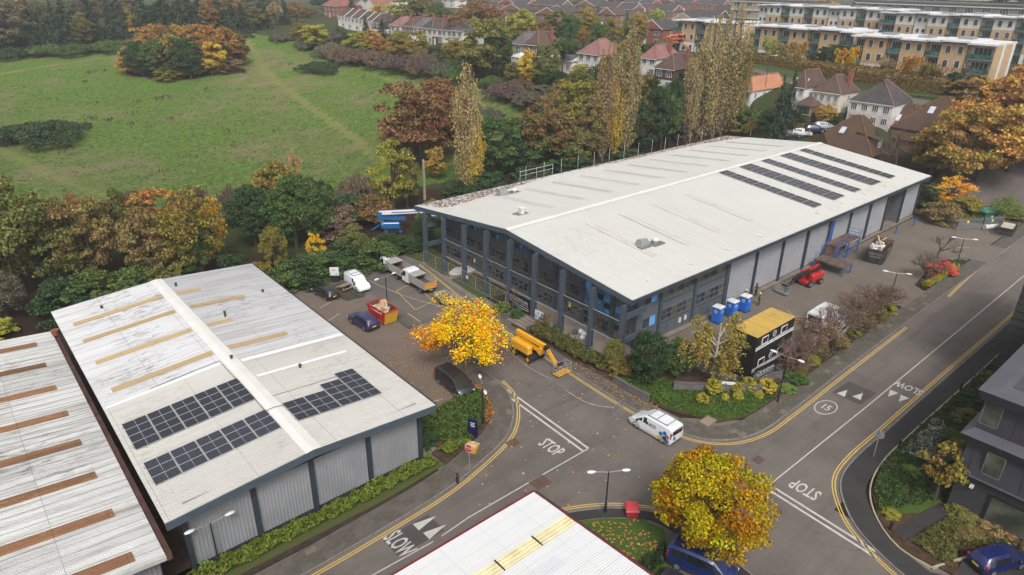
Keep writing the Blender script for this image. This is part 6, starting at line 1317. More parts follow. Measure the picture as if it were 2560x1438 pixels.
# blue estate sign, boards
t = thing('sign_board', 'tall navy estate sign board standing at the ivy edge', 'sign', (30.9, 40.7, .12), R(-62)); b = MB(); b.box(-.45, .45, -.05, .05, .25, 2.0); b.build('panel', mat('navy_sign', (.008, .013, .06), .4), t)
for z, s in ((1.6, .6), (1.42, .5), (1.24, .55)): b = MB(); b.box(-s * .4, s * .4, -.058, -.052, z, z + .07); b.build('white_line_of_text', LW, t)
for s in (-.35, .35): b = MB(); b.box(s - .05, s + .05, -.04, .04, 0, .25); b.build('post', POLE, t)
def hoarding(label, p, q, z0, h, lines=True, par=None):
    """black contractor's banner from p to q"""
    p, q = Vector((*p, 0)), Vector((*q, 0)); d = (q - p); L = d.length; rz = math.atan2(d.y, d.x); t = thing('banner', label, 'banner', (p.x, p.y, z0), rz)
    b = MB(); b.box(0, L, -.02, .02, 0, h); b.build('sheet', CK, t); k = h / 2.2
    text('TJ ELSDON', .52 * k, (L * .58, -.028, h * .66), (1, 0, 0), (0, 0, 1), LW, t); text('CONSTRUCTION LTD', .25 * k, (L * .60, -.028, h * .48), (1, 0, 0), (0, 0, 1), LW, t); text('TJE', .42 * k, (L * .16, -.028, h * .60), (1, 0, 0), (0, 0, 1), LW, t)
    rg = MB(); 
    for i in range(20):
        a, c = 2 * math.pi * i / 20, 2 * math.pi * (i + 1) / 20; Q = lambda u, r: (L * .16 + r * math.cos(u), -.026, h * .60 + r * math.sin(u)); rg.quad(Q(a, .44 * k), Q(c, .44 * k), Q(c, .5 * k), Q(a, .5 * k))
    rg.build('ring_logo', LW, t)
    for i in range(2): b = MB(); b.box(L * .22, L * .92, -.027, -.022, h * (.30 - .13 * i), h * (.33 - .13 * i)); b.build('white_line_of_text', LW, t)
    for x in (.05, L - .05): b = MB(); b.box(x - .04, x + .04, .025, .09, -z0, h); b.build('post', GALV, t)
hoarding('black TJ ELSDON banner tied between the portico columns', (51.0, 59.2), (51.0, 55.2), .5, 2.0); hoarding('black TJ ELSDON banner below the stacked cabins', (58.0, 28.9), (61.9, 28.7), .2, 2.2)
for o in [o for o in COL.objects if o.name.startswith('banner')]: o.rotation_euler.z += 0
t = thing('notice_board', 'white site safety board leaning by the entrance steps', 'sign', (50.7, 53.3, .2), R(-88)); b = MB(); b.box(-.7, .7, -.03, .03, .5, 1.7); b.build('board', LW, t)
for i, c in enumerate(((.05, .2, .6), (.1, .45, .3), (.6, .5, .1), (.05, .2, .6))): b = MB(); b.box(-.6 + i * .31, -.36 + i * .31, -.04, -.031, .65 + (i % 2) * .45, 1.05 + (i % 2) * .5); b.build('safety_notice', mat('notice_col_%d' % i, c, .5), t)
for s in (-.6, .6): b = MB(); b.box(s - .03, s + .03, -.02, .02, 0, .5); b.build('post', GALV, t)
t = thing('sign_board', 'white house sign fixed on the low grey wall', 'sign', (55.4, 30.4, .15), R(-52)); b = MB(); b.box(-1.1, 1.1, -.04, .04, .55, 1.15); b.build('panel', LW, t); b = MB(); b.add([(-.12, -.045, .85), (.12, -.045, .85), (0, -.045, 1.06)], [(0, 1, 2)]); b.build('emblem', CK, t); b = MB(); b.box(-.6, .6, -.046, -.042, .70, .76); b.build('line_of_text', CK, t)
for s in (-.8, .8): b = MB(); b.box(s - .04, s + .04, -.03, .03, 0, .55); b.build('post', POLE, t)
t = thing('sign_board', 'white car park board on a post by the picnic bench', 'sign', (37.6, 80.2, .05), R(-35)); b = MB(); b.box(-.6, .6, -.03, .03, 1.0, 2.2); b.build('panel', LW, t); b = MB(); b.box(-.5, .5, -.05, .05, 0, 1.0); b.build('post', POLE, t); b = MB(); b.box(-.35, .2, -.036, -.032, 1.75, 1.85); b.build('line_of_text', mat('sign_text_grey', (.2, .1, .1), .5), t)
t = thing('picnic_bench', 'weathered picnic bench on the small island by the small white van', 'bench', (37.4, 77.0, .1), R(10)); WD = mat('weathered_timber', (.24, .19, .14), .85, var=.25, scale=3)
for i in range(4): b = MB(); b.box(-.9, .9, -.38 + i * .19, -.22 + i * .19, .72, .76); b.build('table_plank', WD, t)
for s in (-1, 1):
    b = MB(); b.box(-.9, .9, s * .75 - .14, s * .75 + .14, .42, .46); b.build('seat_plank', WD, t)
    for x in (-.6, .6): b = MB(); b.beam((x, s * .15, .72), (x, s * .6, 0), .09, .05); b.build('leg', WD, t)
for x in (-.6, .6): b = MB(); b.beam((x, -.85, .40), (x, .85, .40), .09, .05); b.build('crossbar', WD, t)
polymesh('kerbed_island', [(36.0, 74.0), (38.4, 73.6), (39.2, 75.0), (38.6, 79.4), (36.2, 79.6), (35.6, 77)], .12, mat('island_soil', (.06, .058, .035), .95, var=.3), skirt=.12)
polymesh('kerbed_island.001', [(37.9, 62.4), (39.4, 62.6), (39.8, 64.4), (39.2, 66.2), (38.0, 66.0)], .12, PAVE_SLAB, skirt=.12)
# low walls
GW = mat('mauve_grey_wall', (.13, .115, .115), .85, var=.15, scale=2)
def low_wall(label, pts, h, w=.3, m=GW, z=.14):
    b = MB(); 
    for i in range(len(pts) - 1): a, c = pts[i], pts[i + 1]; b.beam((*a, z + h / 2 - (.002 * i)), (*c, z + h / 2 - (.002 * i)), w, h)
    t = thing('low_wall', label, 'wall', (*pts[0], 0)); o = b.build('wall', m, t); o.matrix_parent_inverse = Matrix.Translation(t.location).inverted(); c = MB()
    for i in range(len(pts) - 1): c.beam((*pts[i], z + h + .03 - .002 * i), (*pts[i + 1], z + h + .03 - .002 * i), w + .08, .07)
    o = c.build('coping', mat('coping_dark', (.10, .09, .092), .8, var=.1), t); o.matrix_parent_inverse = Matrix.Translation(t.location).inverted()
low_wall('curved grey garden wall at the back of the junction pavement', [(47.9, 38.8), (47.75, 36.5), (47.9, 34.2)], .75)
low_wall('zigzag grey retaining wall below the black banner', [(51.6, 34.0), (58.6, 27.4), (59.6, 29.6), (62.2, 27.9), (63.0, 30.0)], .8)
low_wall('grey flank wall of the entrance steps, by the banner', [(48.4, 56.9), (51.5, 57.2)], .55); low_wall('grey flank wall of the entrance steps, above the hedge', [(48.4, 52.9), (51.2, 52.7)], .55)
t = thing('entrance_steps', 'broad shallow entrance steps up to the portico', 'steps', (49.8, 55.0, 0))
for i in range(5): b = MB(); b.box(-1.4 + i * .62, 1.6, -2.0, 1.8, .14 + .035 * i, .17 + .035 * i); b.build('step', CONC, t); b = MB(); b.box(-1.42 + i * .62, -1.36 + i * .62, -2.0, 1.8, .172 + .035 * i, .178 + .035 * i); b.build('nosing', mat('nosing_dark', (.06, .05, .045), .8), t)
# mesh site fence along the front, its panels one by one
def fence_panel(label, p, q, h=2.0, z=.16, group='mesh fence panels along the portico', cat='fence', m=GALV, bars=None, nm='mesh_fence'):
    p, q = Vector((*p, z)), Vector((*q, z)); d = q - p; L = d.length; t = thing(nm, label, cat, p, math.atan2(d.y, d.x), group); b = MB()
    for x in (0, L): b.tube([(x, 0, 0), (x, 0, h)], .025, 5)
    for zz in (.12, h): b.tube([(0, 0, zz), (L, 0, zz)], .025, 5)
    b.build('frame', m, t); n_ = bars or max(4, int(L / .35)); w = MB()
    for i in range(1, n_): w.tube([(L * i / n_, 0, .12), (L * i / n_, 0, h)], .008, 3, cap=False)
    for k in range(1, 5): w.tube([(0, 0, h * k / 5), (L, 0, h * k / 5)], .008, 3, cap=False)
    w.build('mesh', m, t)
    for x in (0, L): f = MB(); f.bbox(x - .3, x + .3, -.12, .12, -.02, .12, .03); f.build('foot_block', CONC, t)
for i in range(7): fence_panel('galvanised mesh fence panel standing between the portico columns', (50.75, 78.2 - i * 3.1), (50.75, 75.2 - i * 3.1))
RND = mat('round_notice', (.60, .60, .60), .5); b = MB(); b.lathe((0, 0), [(.28, 0), (.28, .02)], 14); b.xf(Matrix.Translation((50.66, 67.6, 1.5)) @ Matrix.Rotation(R(-90), 4, 'Y')); tag(b.build('round_notice', RND), 'round white notice hung on the mesh fence', 'sign')
fence_panel('mesh fence panel across the far yard corner by the rubble skip', (131.6, 29.8), (132.0, 26.6), group=None); fence_panel('mesh fence panel leaning at the red shrub bed', (113.8, 29.2), (115.4, 27.8), group=None)
# crowd barriers and barrier tape on the side road
def barrier(label, p, q, z=.012):
    p, q = Vector((*p, z)), Vector((*q, z)); d = q - p; L = d.length; t = thing('crowd_barrier', label, 'barrier', p, math.atan2(d.y, d.x)); b = MB()
    b.tube([(0, 0, .15), (0, 0, .95), (.12, 0, 1.08), (L - .12, 0, 1.08), (L, 0, .95), (L, 0, .15)], .024, 5); b.tube([(0, 0, .2), (L, 0, .2)], .02, 5); b.build('frame', GALV, t); w = MB()
    for i in range(1, 14): w.tube([(L * i / 14, 0, .2), (L * i / 14, 0, 1.06)], .009, 3, cap=False)
    w.build('bars', GALV, t)
    for x in (.25, L - .25): f = MB(); f.beam((x, -.32, .02), (x, .32, .02), .06, .03); f.beam((x, 0, .03), (x, 0, .2), .04); f.build('foot', GALV, t)
barrier('steel crowd barrier standing alone in the side road', (42.3, 42.6), (42.0, 39.6)); barrier('steel crowd barrier set across the yellow lines ahead of the lettered van', (43.4, 34.9), (45.5, 35.3)); barrier('steel crowd barrier behind the grey trailer', (43.7, 62.4), (43.9, 60.2))
TAPE = mat('barrier_tape', (.50, .46, .44), .6, var=.5, scale=4, col2=(.45, .16, .14))
for i, (a, c, lab) in enumerate((((42.0, 39.6, 1.0), (43.4, 34.9, 1.05), 'red and white tape strung between the two road barriers'), ((42.3, 42.6, 1.0), (43.1, 51.0, 1.0), 'red and white tape running from the lone barrier to the yellow lift'), ((43.9, 62.4, 1.0), (40.3, 76.0, 1.1), 'red and white tape stretched past the tipper trucks'))):
    b = MB(); pts = [Vector(a).lerp(Vector(c), k / 10) - Vector((0, 0, .5 * math.sin(math.pi * k / 10))) for k in range(11)]
    for k in range(10): b.beam(pts[k], pts[k + 1], .015, .05)
    tag(b.build('barrier_tape', TAPE), lab, 'barrier tape')
# steel staircase against the yard wall
t = thing('steel_staircase', 'blue steel staircase and platform up to the blue door', 'staircase', (97, 38.5, .1)); DK = mat('rusty_deck', (.17, .10, .065), .8, var=.35, scale=1.2)
b = MB(); b.box(1.2, 8.4, 1.2, 3.3, 2.55, 2.65); b.build('upper_deck', DK, t); b = MB(); b.box(-3.0, -.2, -1.8, 2.6, 1.35, 1.45); b.build('lower_deck', DK, t)
for i in range(9): b = MB(); b.box(-.2 + i * .17, .05 + i * .17, 1.1, 2.9, 1.45 + i * .125, 1.5 + i * .125); b.build('tread', DK, t)
for x, y, z in ((1.4, 1.3, 2.5), (1.4, 3.2, 2.5), (4.8, 1.3, 2.5), (4.8, 3.2, 2.5), (8.2, 1.3, 2.5), (8.2, 3.2, 2.5), (-2.9, -1.7, 1.3), (-2.9, 2.5, 1.3), (-.3, -1.7, 1.3), (-.3, 2.5, 1.3)): b = MB(); b.box(x - .08, x + .08, y - .08, y + .08, 0, z); b.build('post', BLUE, t)
def rail(pts, name='handrail'):
    b = MB()
    for z in (.55, 1.05): b.tube([(x, y, zz + z) for x, y, zz in pts], .035, 5)
    for x, y, zz in pts: b.tube([(x, y, zz), (x, y, zz + 1.05)], .035, 5)
    b.build(name, BLUE, t)
rail([(1.3, 1.25, 2.65), (3.6, 1.25, 2.65), (6.0, 1.25, 2.65), (8.3, 1.25, 2.65), (8.3, 3.2, 2.65)]); rail([(-.2, 1.1, 1.45), (.6, 1.1, 2.05), (1.3, 1.1, 2.65)]); rail([(-.2, 2.9, 1.45), (.6, 2.9, 2.05), (1.3, 2.9, 2.65)]); rail([(-3.0, -1.8, 1.45), (-3.0, .4, 1.45), (-3.0, 2.5, 1.45)])
for p, q in (((1.4, 1.3, .1), (4.8, 1.3, 2.4)), ((4.8, 1.3, .1), (8.2, 1.3, 2.4)), ((-.3, -1.7, .1), (-2.9, -1.7, 1.2)), ((2.6, -.8, .1), (-.2, -1.2, 1.35))): b = MB(); b.beam(p, q, .09); b.build('brace', BLUE, t)
# compound at the far end of the yard: palisade, substation, tank
PAL = mat('palisade_steel', (.27, .28, .285), .5, metal=.3, var=.15)
def palisade(label, p, q, z=.1):
    p, q = Vector((*p, z)), Vector((*q, z)); d = q - p; L = d.length; t = thing('palisade_fence', label, 'fence', p, math.atan2(d.y, d.x)); n_ = int(L / .28); b = MB(); b.box(-.05, .05, -.01, .012, .05, 2.0); b.add([(-.05, 0, 2.0), (.05, 0, 2.0), (0, 0, 2.2)], [(0, 1, 2)]); me = b.mesh('pale', PAL)
    for i in range(n_ + 1): inst('pale', me, t, (L * i / n_, -.03, 0))
    for zz in (.4, 1.7): r = MB(); r.box(0, L, 0, .05, zz, zz + .06); r.build('rail', PAL, t)
    r = MB(); r.box(L * .35, L * .35 + .35, -.05, -.042, 1.2, 1.6); r.build('warning_notice', mat('yellow_notice', (.75, .68, .10), .6), t)
palisade('grey palisade fence front of the compound with yellow warning notice', (129.6, 33.8), (133.4, 31.4)); palisade('grey palisade fence on the warehouse side of the compound', (132.6, 38.2), (129.6, 34.2)); palisade('grey palisade fence panel alongside the green substation', (134.0, 31.2), (137.6, 29.4))
t = thing('substation', 'green electricity substation kiosk with shallow pitched lid', 'substation', (139.0, 32.2, .1), R(-28)); GK = mat('substation_green', (.022, .085, .055), .5, var=.1); b = MB(); b.box(-2.0, 2.0, -1.3, 1.3, 0, 2.1); b.build('kiosk', GK, t); b = MB(); b.add([(-2.2, -1.5, 2.1), (2.2, -1.5, 2.1), (2.2, 1.5, 2.1), (-2.2, 1.5, 2.1), (-1.6, 0, 2.7), (1.6, 0, 2.7)], [(0, 1, 5, 4), (1, 2, 5), (2, 3, 4, 5), (3, 0, 4), (3, 2, 1, 0)]); b.build('lid', mat('substation_lid_green', (.05, .16, .11), .5), t)
for x in (-.5, .9): b = MB(); b.box(x - .2, x + .2, -1.32, -1.305, 1.1, 1.5); b.build('notice', LW, t)
t = thing('storage_tank', 'long pale cylinder tank lying before the substation', 'tank', (134.6, 30.2, .1), R(-28)); b = MB(); b.tube([(-1.4, 0, .5), (-1.2, 0, .5), (1.2, 0, .5), (1.4, 0, .5)], .42, 12); b.build('shell', LOOW, t)
for x in (-.8, .8): b = MB(); b.box(x - .1, x + .1, -.35, .35, 0, .2); b.build('saddle', PAL, t)
for i, (x, y) in enumerate(((136.0, 36.2), (138.2, 35.8))): t = thing('wheelie_bin', ('grey wheelie bin nearest the palisade corner', 'grey wheelie bin behind the substation')[i], 'bin', (x, y, .1)); b = MB(); b.loft([[(-.9, -.4, .15), (.9, -.4, .15), (.9, .4, .15), (-.9, .4, .15)], [(-1.05, -.5, 1.2), (1.05, -.5, 1.2), (1.05, .5, 1.2), (-1.05, .5, 1.2)]]); b.build('tub', PAL, t); b = MB(); b.bbox(-1.1, 1.1, -.55, .55, 1.2, 1.42, .1); b.build('lid', mat('bin_lid_grey', (.20, .22, .25), .5), t)
# pallets of pale sheeting behind the bare trees
for i, (x, y, L, lab) in enumerate(((78.5, 29.1, 5.4, 'long bundle of pale wrapped sheeting behind the bare trees'), (72.0, 28.9, 3.2, 'shorter bundle of pale wrapped sheeting near the cabins'))):
    t = thing('sheet_bundle', lab, 'building materials', (x, y, .14), R(4))
    for k in range(5): b = MB(); b.box(-L / 2 + .06 * k, L / 2 - .04 * k, -.8, .8, .16 + .11 * k, .265 + .11 * k); b.build('sheet', mat('wrapped_sheet_%d' % (k % 2), ((.50, .50, .53), (.40, .40, .42))[k % 2], .4), t)
    for x_ in (-L * .35, 0, L * .35): b = MB(); b.box(x_ - .08, x_ + .08, -.8, .8, 0, .15); b.build('bearer', WD, t)
# handrail steps up to the flats, guard rail and fence stakes behind the roof
t = thing('footpath_steps', 'brown footpath steps with white handrails climbing to the flats', 'steps', (168.0, 51.4, 13.2), R(8))
for i in range(12): b = MB(); b.box(i * .75, i * .75 + .76, -1.6, 1.6, i * .3 - .4, i * .3); b.build('step', mat('step_brown', (.12, .085, .07), .9), t)
for y in (-1.7, 0, 1.7): b = MB(); b.tube([(0, y, .95), (8.5, y, 4.3)], .05, 5); [b.tube([(x, y, x * .4 - .1), (x, y, x * .4 + .95)], .04, 5) for x in (0, 2.8, 5.6, 8.4)]; b.build('handrail', LHD, t)
for k in range(14):
    b = MB(); b.tube([(0, 0, -8.2), (0, 0, 1.3)], .03, 5); o = b.build('fence_stake', LHD); o.location = (MX0 + 24 + k * 4.2, 84.2, 8.1); tag(o, 'thin pale fence stake standing behind the far eave of the long warehouse', 'fence stake', 'fence stakes behind the warehouse')
b = MB()
for z in (8.3, 9.0): b.tube([(73.5, 83.0, z), (81.0, 83.0, z + .1)], .03, 5)
for x in (73.5, 77.2, 81.0): b.tube([(x, 83.0, 0), (x, 83.0, 9.2)], .03, 5)
tag(b.build('guard_rail', LHD), 'pale guard rail frame at the eave below the twin poplars', 'guard rail')
b = MB(); b.tube([(0, 0, 0), (.05, .02, 3), (0, 0, 7.6)], .28, 8, .2); o = b.build('dead_tree_trunk', mat('dead_wood_pale', (.33, .27, .20), .9, var=.2)); P = (67.84,103.27,0.32); o.location = P; tag(o, 'tall pale bare trunk with its top sawn off beside the rust oak', 'tree trunk')
for i, (x, y) in enumerate(((52.2, 48.8), (52.7, 47.8), (52.0, 47.2), (53.0, 48.4), (52.6, 46.6))):
    b = MB(); b.lathe((0, 0), [(.02, .0), (.3, .05), (.34, .3), (.2, .5), (.02, .55)], 9); o = b.build('rubbish_sack', SACK[(3, 0, 1, 0, 2)[i]]); o.location = (x, y, .19); o.rotation_euler = (.2, .3, i); tag(o, ('black rubbish sack among white ones on the terrace', 'white rubbish sack on the terrace behind the hedge', 'greyish rubbish sack on the terrace behind the hedge', 'white rubbish sack on the terrace behind the hedge', 'bright white rubbish sack at the end of the terrace heap')[i], 'sack', 'sacks on the terrace')
b = MB(); rr = random.Random(2); n_ = 14; pts = [(1.9 * (1 + .3 * rr.random()) * math.cos(2 * math.pi * i / n_), 1.1 * (1 + .4 * rr.random()) * math.sin(2 * math.pi * i / n_)) for i in range(n_)]; b.prism(pts, 0, .05); b.prism([(x * .6, y * .6) for x, y in pts], .05, .16); o = b.build('dust_sheet', mat('dust_sheet', (.52, .49, .44), .8, var=.1)); o.location = (53.4, 72.3, .18); tag(o, 'crumpled pale dust sheet spread on the terrace', 'dust sheet')
b = MB(); b.bbox(-.75, .75, -.5, .5, 0, .32, .05); o = b.build('drain_cover_plinth', mat('plinth_concrete', (.24, .18, .145), .85)); o.location = (49.6, 28.4, .0); tag(o, 'concrete inspection plinth at the lawn corner of the junction', 'plinth')

# ============================================================ vegetation
LEAF = leafmat('autumn_leaf'); LEAFW = leafmat('turning_leaf', 1.05, .062); BARK = mat('bark_brown', (.075, .055, .040), .95, var=.25, scale=3); BARKW = mat('bark_birch', (.42, .37, .31), .9, var=.35, scale=3, col2=(.16, .13, .10)); BARKG = mat('bark_grey', (.13, .105, .085), .95, var=.25, scale=3); TWIG = mat('twigs_brown', (.13, .088, .066), .95, var=.2); TWIGR = mat('twigs_red', (.17, .100, .080), .95, var=.2)
rng = np.random.default_rng(11)
def quads(name, V, tint, m=LEAF):
    n = len(V); me = bpy.data.meshes.new(name); me.vertices.add(4 * n); me.vertices.foreach_set('co', np.ascontiguousarray(V, 'f').ravel())
    me.loops.add(4 * n); me.loops.foreach_set('vertex_index', np.arange(4 * n, dtype='i')); me.polygons.add(n); me.polygons.foreach_set('loop_start', np.arange(0, 4 * n, 4, dtype='i'))
    me.update(calc_edges=True); a = me.attributes.new('tint', 'FLOAT', 'FACE'); a.data.foreach_set('value', np.clip(tint, 0, 1).astype('f')); me.materials.append(m); return me
def unit(v): return v / (np.linalg.norm(v, axis=-1, keepdims=True) + 1e-9)
def leaves(C, N, size, droop=0., long=1.35, jit=.9):
    """one leaf per centre C, facing roughly N; returns n x 4 x 3"""
    n = len(C); nr = unit(N + rng.normal(0, jit, (n, 3))); up = rng.normal(0, 1, (n, 3)); up[:, 2] -= droop
    a = unit(np.cross(nr, up)); b = np.cross(nr, a); s = size * rng.uniform(.6, 1.3, (n, 1)); 
    f = nr * s * .18
    return np.stack([C - b * s * long * .5, C + a * s * .5 + f, C + b * s * long * .5, C - a * s * .5 + f], 1)
def clumpy(centres, radii, per, size, droop=0., jit=.8, shell=.55):
    Cs, Ns, T = [], [], []
    for c, r in zip(centres, radii):
        k = max(3, int(per * (r / np.mean(radii)) ** 2)); d = unit(rng.normal(0, 1, (k, 3))); d[:, 2] = np.abs(d[:, 2]) * .9 - .15 + d[:, 2] * .2
        rad = r * (shell + (1 - shell) * rng.random((k, 1))); Cs.append(c + d * rad * np.array([1, 1, .8])); Ns.append(d); T.append(np.full(k, rng.random()) * .75 + rng.random(k) * .25)
    C = np.concatenate(Cs); N = np.concatenate(Ns); return leaves(C, N, size, droop, jit=jit), np.concatenate(T)
def limbs(mb, targets, base_r, z_fork, bend=.15, n=5, tip=.15):
    for q in targets:
        p0 = Vector((0, 0, z_fork * rng.uniform(.55, 1.0))); q = Vector(q); mid = p0.lerp(q, .5) + Vector((0, 0, bend * (q - p0).length * .5)); mb.tube([p0, mid, q], base_r * rng.uniform(.35, .6), n, base_r * tip)
# unit trees: 1 m wide, 1 m tall, scaled to size
def t_round(seed, zc=.60, rz=.42, lobes=7, nclump=80, per=105, leaf=.027, low=.16, gap=0.):
    global rng; rng = np.random.default_rng(seed); L = unit(rng.normal(0, 1, (lobes, 3))); A = rng.uniform(.05, .28, lobes); cs = []
    while len(cs) < nclump:
        d = unit(rng.normal(0, 1, 3)); r = (.45 + .55 * rng.random() ** .5) * (.80 + (A * np.maximum(0, L @ d) ** 4).sum())
        p = np.array([d[0] * .44 * r, d[1] * .44 * r, zc + d[2] * rz * r])
        if p[2] > low and p[2] < 1.0: cs.append(p)
    cs = np.array(cs); rad = rng.uniform(.07, .13, len(cs)); V, T = clumpy(cs, rad, per, leaf)
    tr = MB(); tr.tube([(0, 0, -.06), (.005, 0, zc * .5), (0, .005, zc)], .035, 7, .018); limbs(tr, cs[rng.choice(len(cs), 14)], .03, zc * .8); return quads('crown', V, T), tr.mesh('trunk', BARK)
def t_bush(seed, nclump=45, per=120, leaf=.036, bare=False):
    global rng; rng = np.random.default_rng(seed); cs = []
    while len(cs) < nclump:
        d = unit(rng.normal(0, 1, 3)); d[2] = abs(d[2]); r = .5 + .5 * rng.random() ** .5; cs.append([d[0] * .42 * r, d[1] * .42 * r, .06 + d[2] * .82 * r * rng.uniform(.75, 1.1)])
    cs = np.array(cs); V, T = clumpy(cs, rng.uniform(.09, .16, len(cs)), per, leaf); tr = MB(); limbs(tr, cs[rng.choice(len(cs), 12)], .03, .08); return quads('crown', V, T), tr.mesh('trunk', BARK)
def t_wide(seed, W=5., n=130, per=85, leaf=.30):
    """low sprawling thicket, five times wider than tall"""
    global rng; rng = np.random.default_rng(seed); a = rng.uniform(0, 6.28, n); q = np.sqrt(rng.random(n)) * (.8 + .2 * np.sin(3 * a + 1)); cs = np.stack([q * np.cos(a) * W * .48, q * np.sin(a) * W * .48, .12 + (1 - q ** 3) * rng.uniform(.25, .72, n)], 1)
    V, T = clumpy(cs, rng.uniform(.22, .42, n), per, leaf * .28); tr = MB()
    for i in range(60): c = cs[rng.integers(n)]; tr.tube([(c[0] / W, c[1] / W, 0), ((c[0] + rng.normal(0, .15)) / W, (c[1] + rng.normal(0, .15)) / W, c[2] * rng.uniform(1, 1.5))], .004, 3, .002, cap=False)
    return quads('crown', V / np.array([W, W, 1]), T), tr.mesh('trunk', TWIG)
def t_poplar(seed, dens=1.):
    global rng; rng = np.random.default_rng(seed); tr = MB(); tr.tube([(0, 0, -.04), (0, 0, .5), (.01, 0, .95)], .045, 6, .008); Cs = []; Ns = []; T = []
    for i in range(84):
        z0 = rng.uniform(.02, .62); a = rng.uniform(0, 6.28); ln = rng.uniform(.18, .40) * (1.15 - z0 * .5); sp = rng.uniform(.25, .48) * (1 - max(0, z0 - .35))
        p0 = np.array([.02 * np.cos(a), .02 * np.sin(a), z0]); p1 = np.array([sp * np.cos(a) * .85, sp * np.sin(a) * .85, z0 + ln * .45]); p2 = np.array([sp * np.cos(a + .1), sp * np.sin(a + .1), min(.985, z0 + ln)])
        if p2[2] > .7: p2[:2] *= (1.12 - p2[2]) / .42
        tr.tube([p0, p1, p2], .010, 3, .003, cap=False); k = int(72 * dens * (1.25 - z0)); t = rng.random((k, 1)) ** .8; pts = np.where(t < .5, p0 + (p1 - p0) * t * 2, p1 + (p2 - p1) * (t * 2 - 1)); pts = pts + rng.normal(0, 1, (k, 3)) * np.array([.05, .05, .012]); Cs.append(pts); Ns.append(unit(pts - [0, 0, 0] + 1e-6) * np.array([1, 1, .1])); T.append(np.full(k, .35 + .5 * (1 - z0) * rng.random()) + rng.random(k) * .2)
    C = np.concatenate(Cs); n = len(C); s = rng.uniform(.6, 1.3, (n, 1)); a = rng.uniform(0, 6.28, (n, 1)); ax = np.concatenate([np.cos(a), np.sin(a), a * 0], 1) * .021 * s; bz = np.concatenate([rng.normal(0, .3, (n, 1)) * .01, rng.normal(0, .3, (n, 1)) * .01, np.full((n, 1), .0065)], 1) * s
    return quads('crown', np.stack([C - bz, C + ax, C + bz, C - ax], 1), np.concatenate(T)), tr.mesh('trunk', BARKG)
def t_conifer(seed, k=1900, droop=1., top=.0, wid=.5, ragged=.25):
    global rng; rng = np.random.default_rng(seed); tiers = 20; Cs, Ns, T = [], [], []
    for i in range(tiers):
        z = .03 + .95 * i / tiers; R0 = wid * (1 - (i / tiers)) ** .85 + .02
        for j in range(max(4, int(15 * (1 - i / tiers) + 3))):
            a = rng.uniform(0, 6.28); L = R0 * rng.uniform(1 - ragged * 2, 1.05); m = max(6, int(k / tiers / 10 * (L / .3 + .3))); t = rng.random((m, 1)) ** .7
            p = np.concatenate([np.cos(a) * L * t, np.sin(a) * L * t, z + .03 - .10 * t * t * droop + rng.normal(0, .008, (m, 1))], 1) + rng.normal(0, .018, (m, 3)) * np.array([1, 1, .5]); Cs.append(p); Ns.append(np.tile([np.cos(a) * .6, np.sin(a) * .6, .7], (m, 1))); T.append(np.full(m, rng.random() * .6) + rng.random(m) * .3)
    C = np.concatenate(Cs); V = leaves(C, np.concatenate(Ns), .036, .6, long=1.6, jit=.5); tr = MB(); tr.tube([(0, 0, -.04), (0, 0, .5), (0, 0, .98)], .03, 6, .004); return quads('crown', V, np.concatenate(T)), tr.mesh('trunk', BARK)
def branch(mb, p, d, L, r, depth, out, spread=.55, up=.12, kids=3, n=4):
    q = p + d * L; mid = p + d * L * .5 + Vector(rng.normal(0, .04, 3)) * L; mb.tube([p, mid, q], r, n, r * .62, cap=False); out.append((q, d))
    if depth == 0: return
    for i in range(kids):
        nd = (d + Vector(rng.normal(0, spread, 3)) + Vector((0, 0, up))).normalized(); branch(mb, p + d * L * rng.uniform(.55, 1), nd, L * rng.uniform(.58, .8), r * .6, depth - 1, out, spread, up, kids, max(3, n - 1))
def t_bare(seed, depth=5, kids=3, m=TWIG, spread=.5, up=.12, multi=1, leafn=0, L=.26, r=.022):
    global rng; rng = np.random.default_rng(seed); tr = MB(); out = []
    for i in range(multi): branch(tr, Vector((0, 0, -.03)), Vector((rng.normal(0, .25 if multi > 1 else .03), rng.normal(0, .25 if multi > 1 else .03), 1)).normalized(), L, r, depth, out, spread, up, kids, 5)
    v = np.array(tr.v); v[:, :2] *= .5 / max(.01, np.percentile(np.abs(v[:, :2]), 99)); v[:, 2] *= 1 / v[:, 2].max(); tr.v = [tuple(q) for q in v]
    cr = None
    if leafn:
        P = v[rng.choice(len(v), leafn)]; P = P[P[:, 2] > .25]; P = P + rng.normal(0, .02, P.shape); cr = quads('crown', leaves(P, np.tile([0, 0, 1.], (len(P), 1)), .026, .8), rng.random(len(P)))
    return cr, tr.mesh('trunk', m)
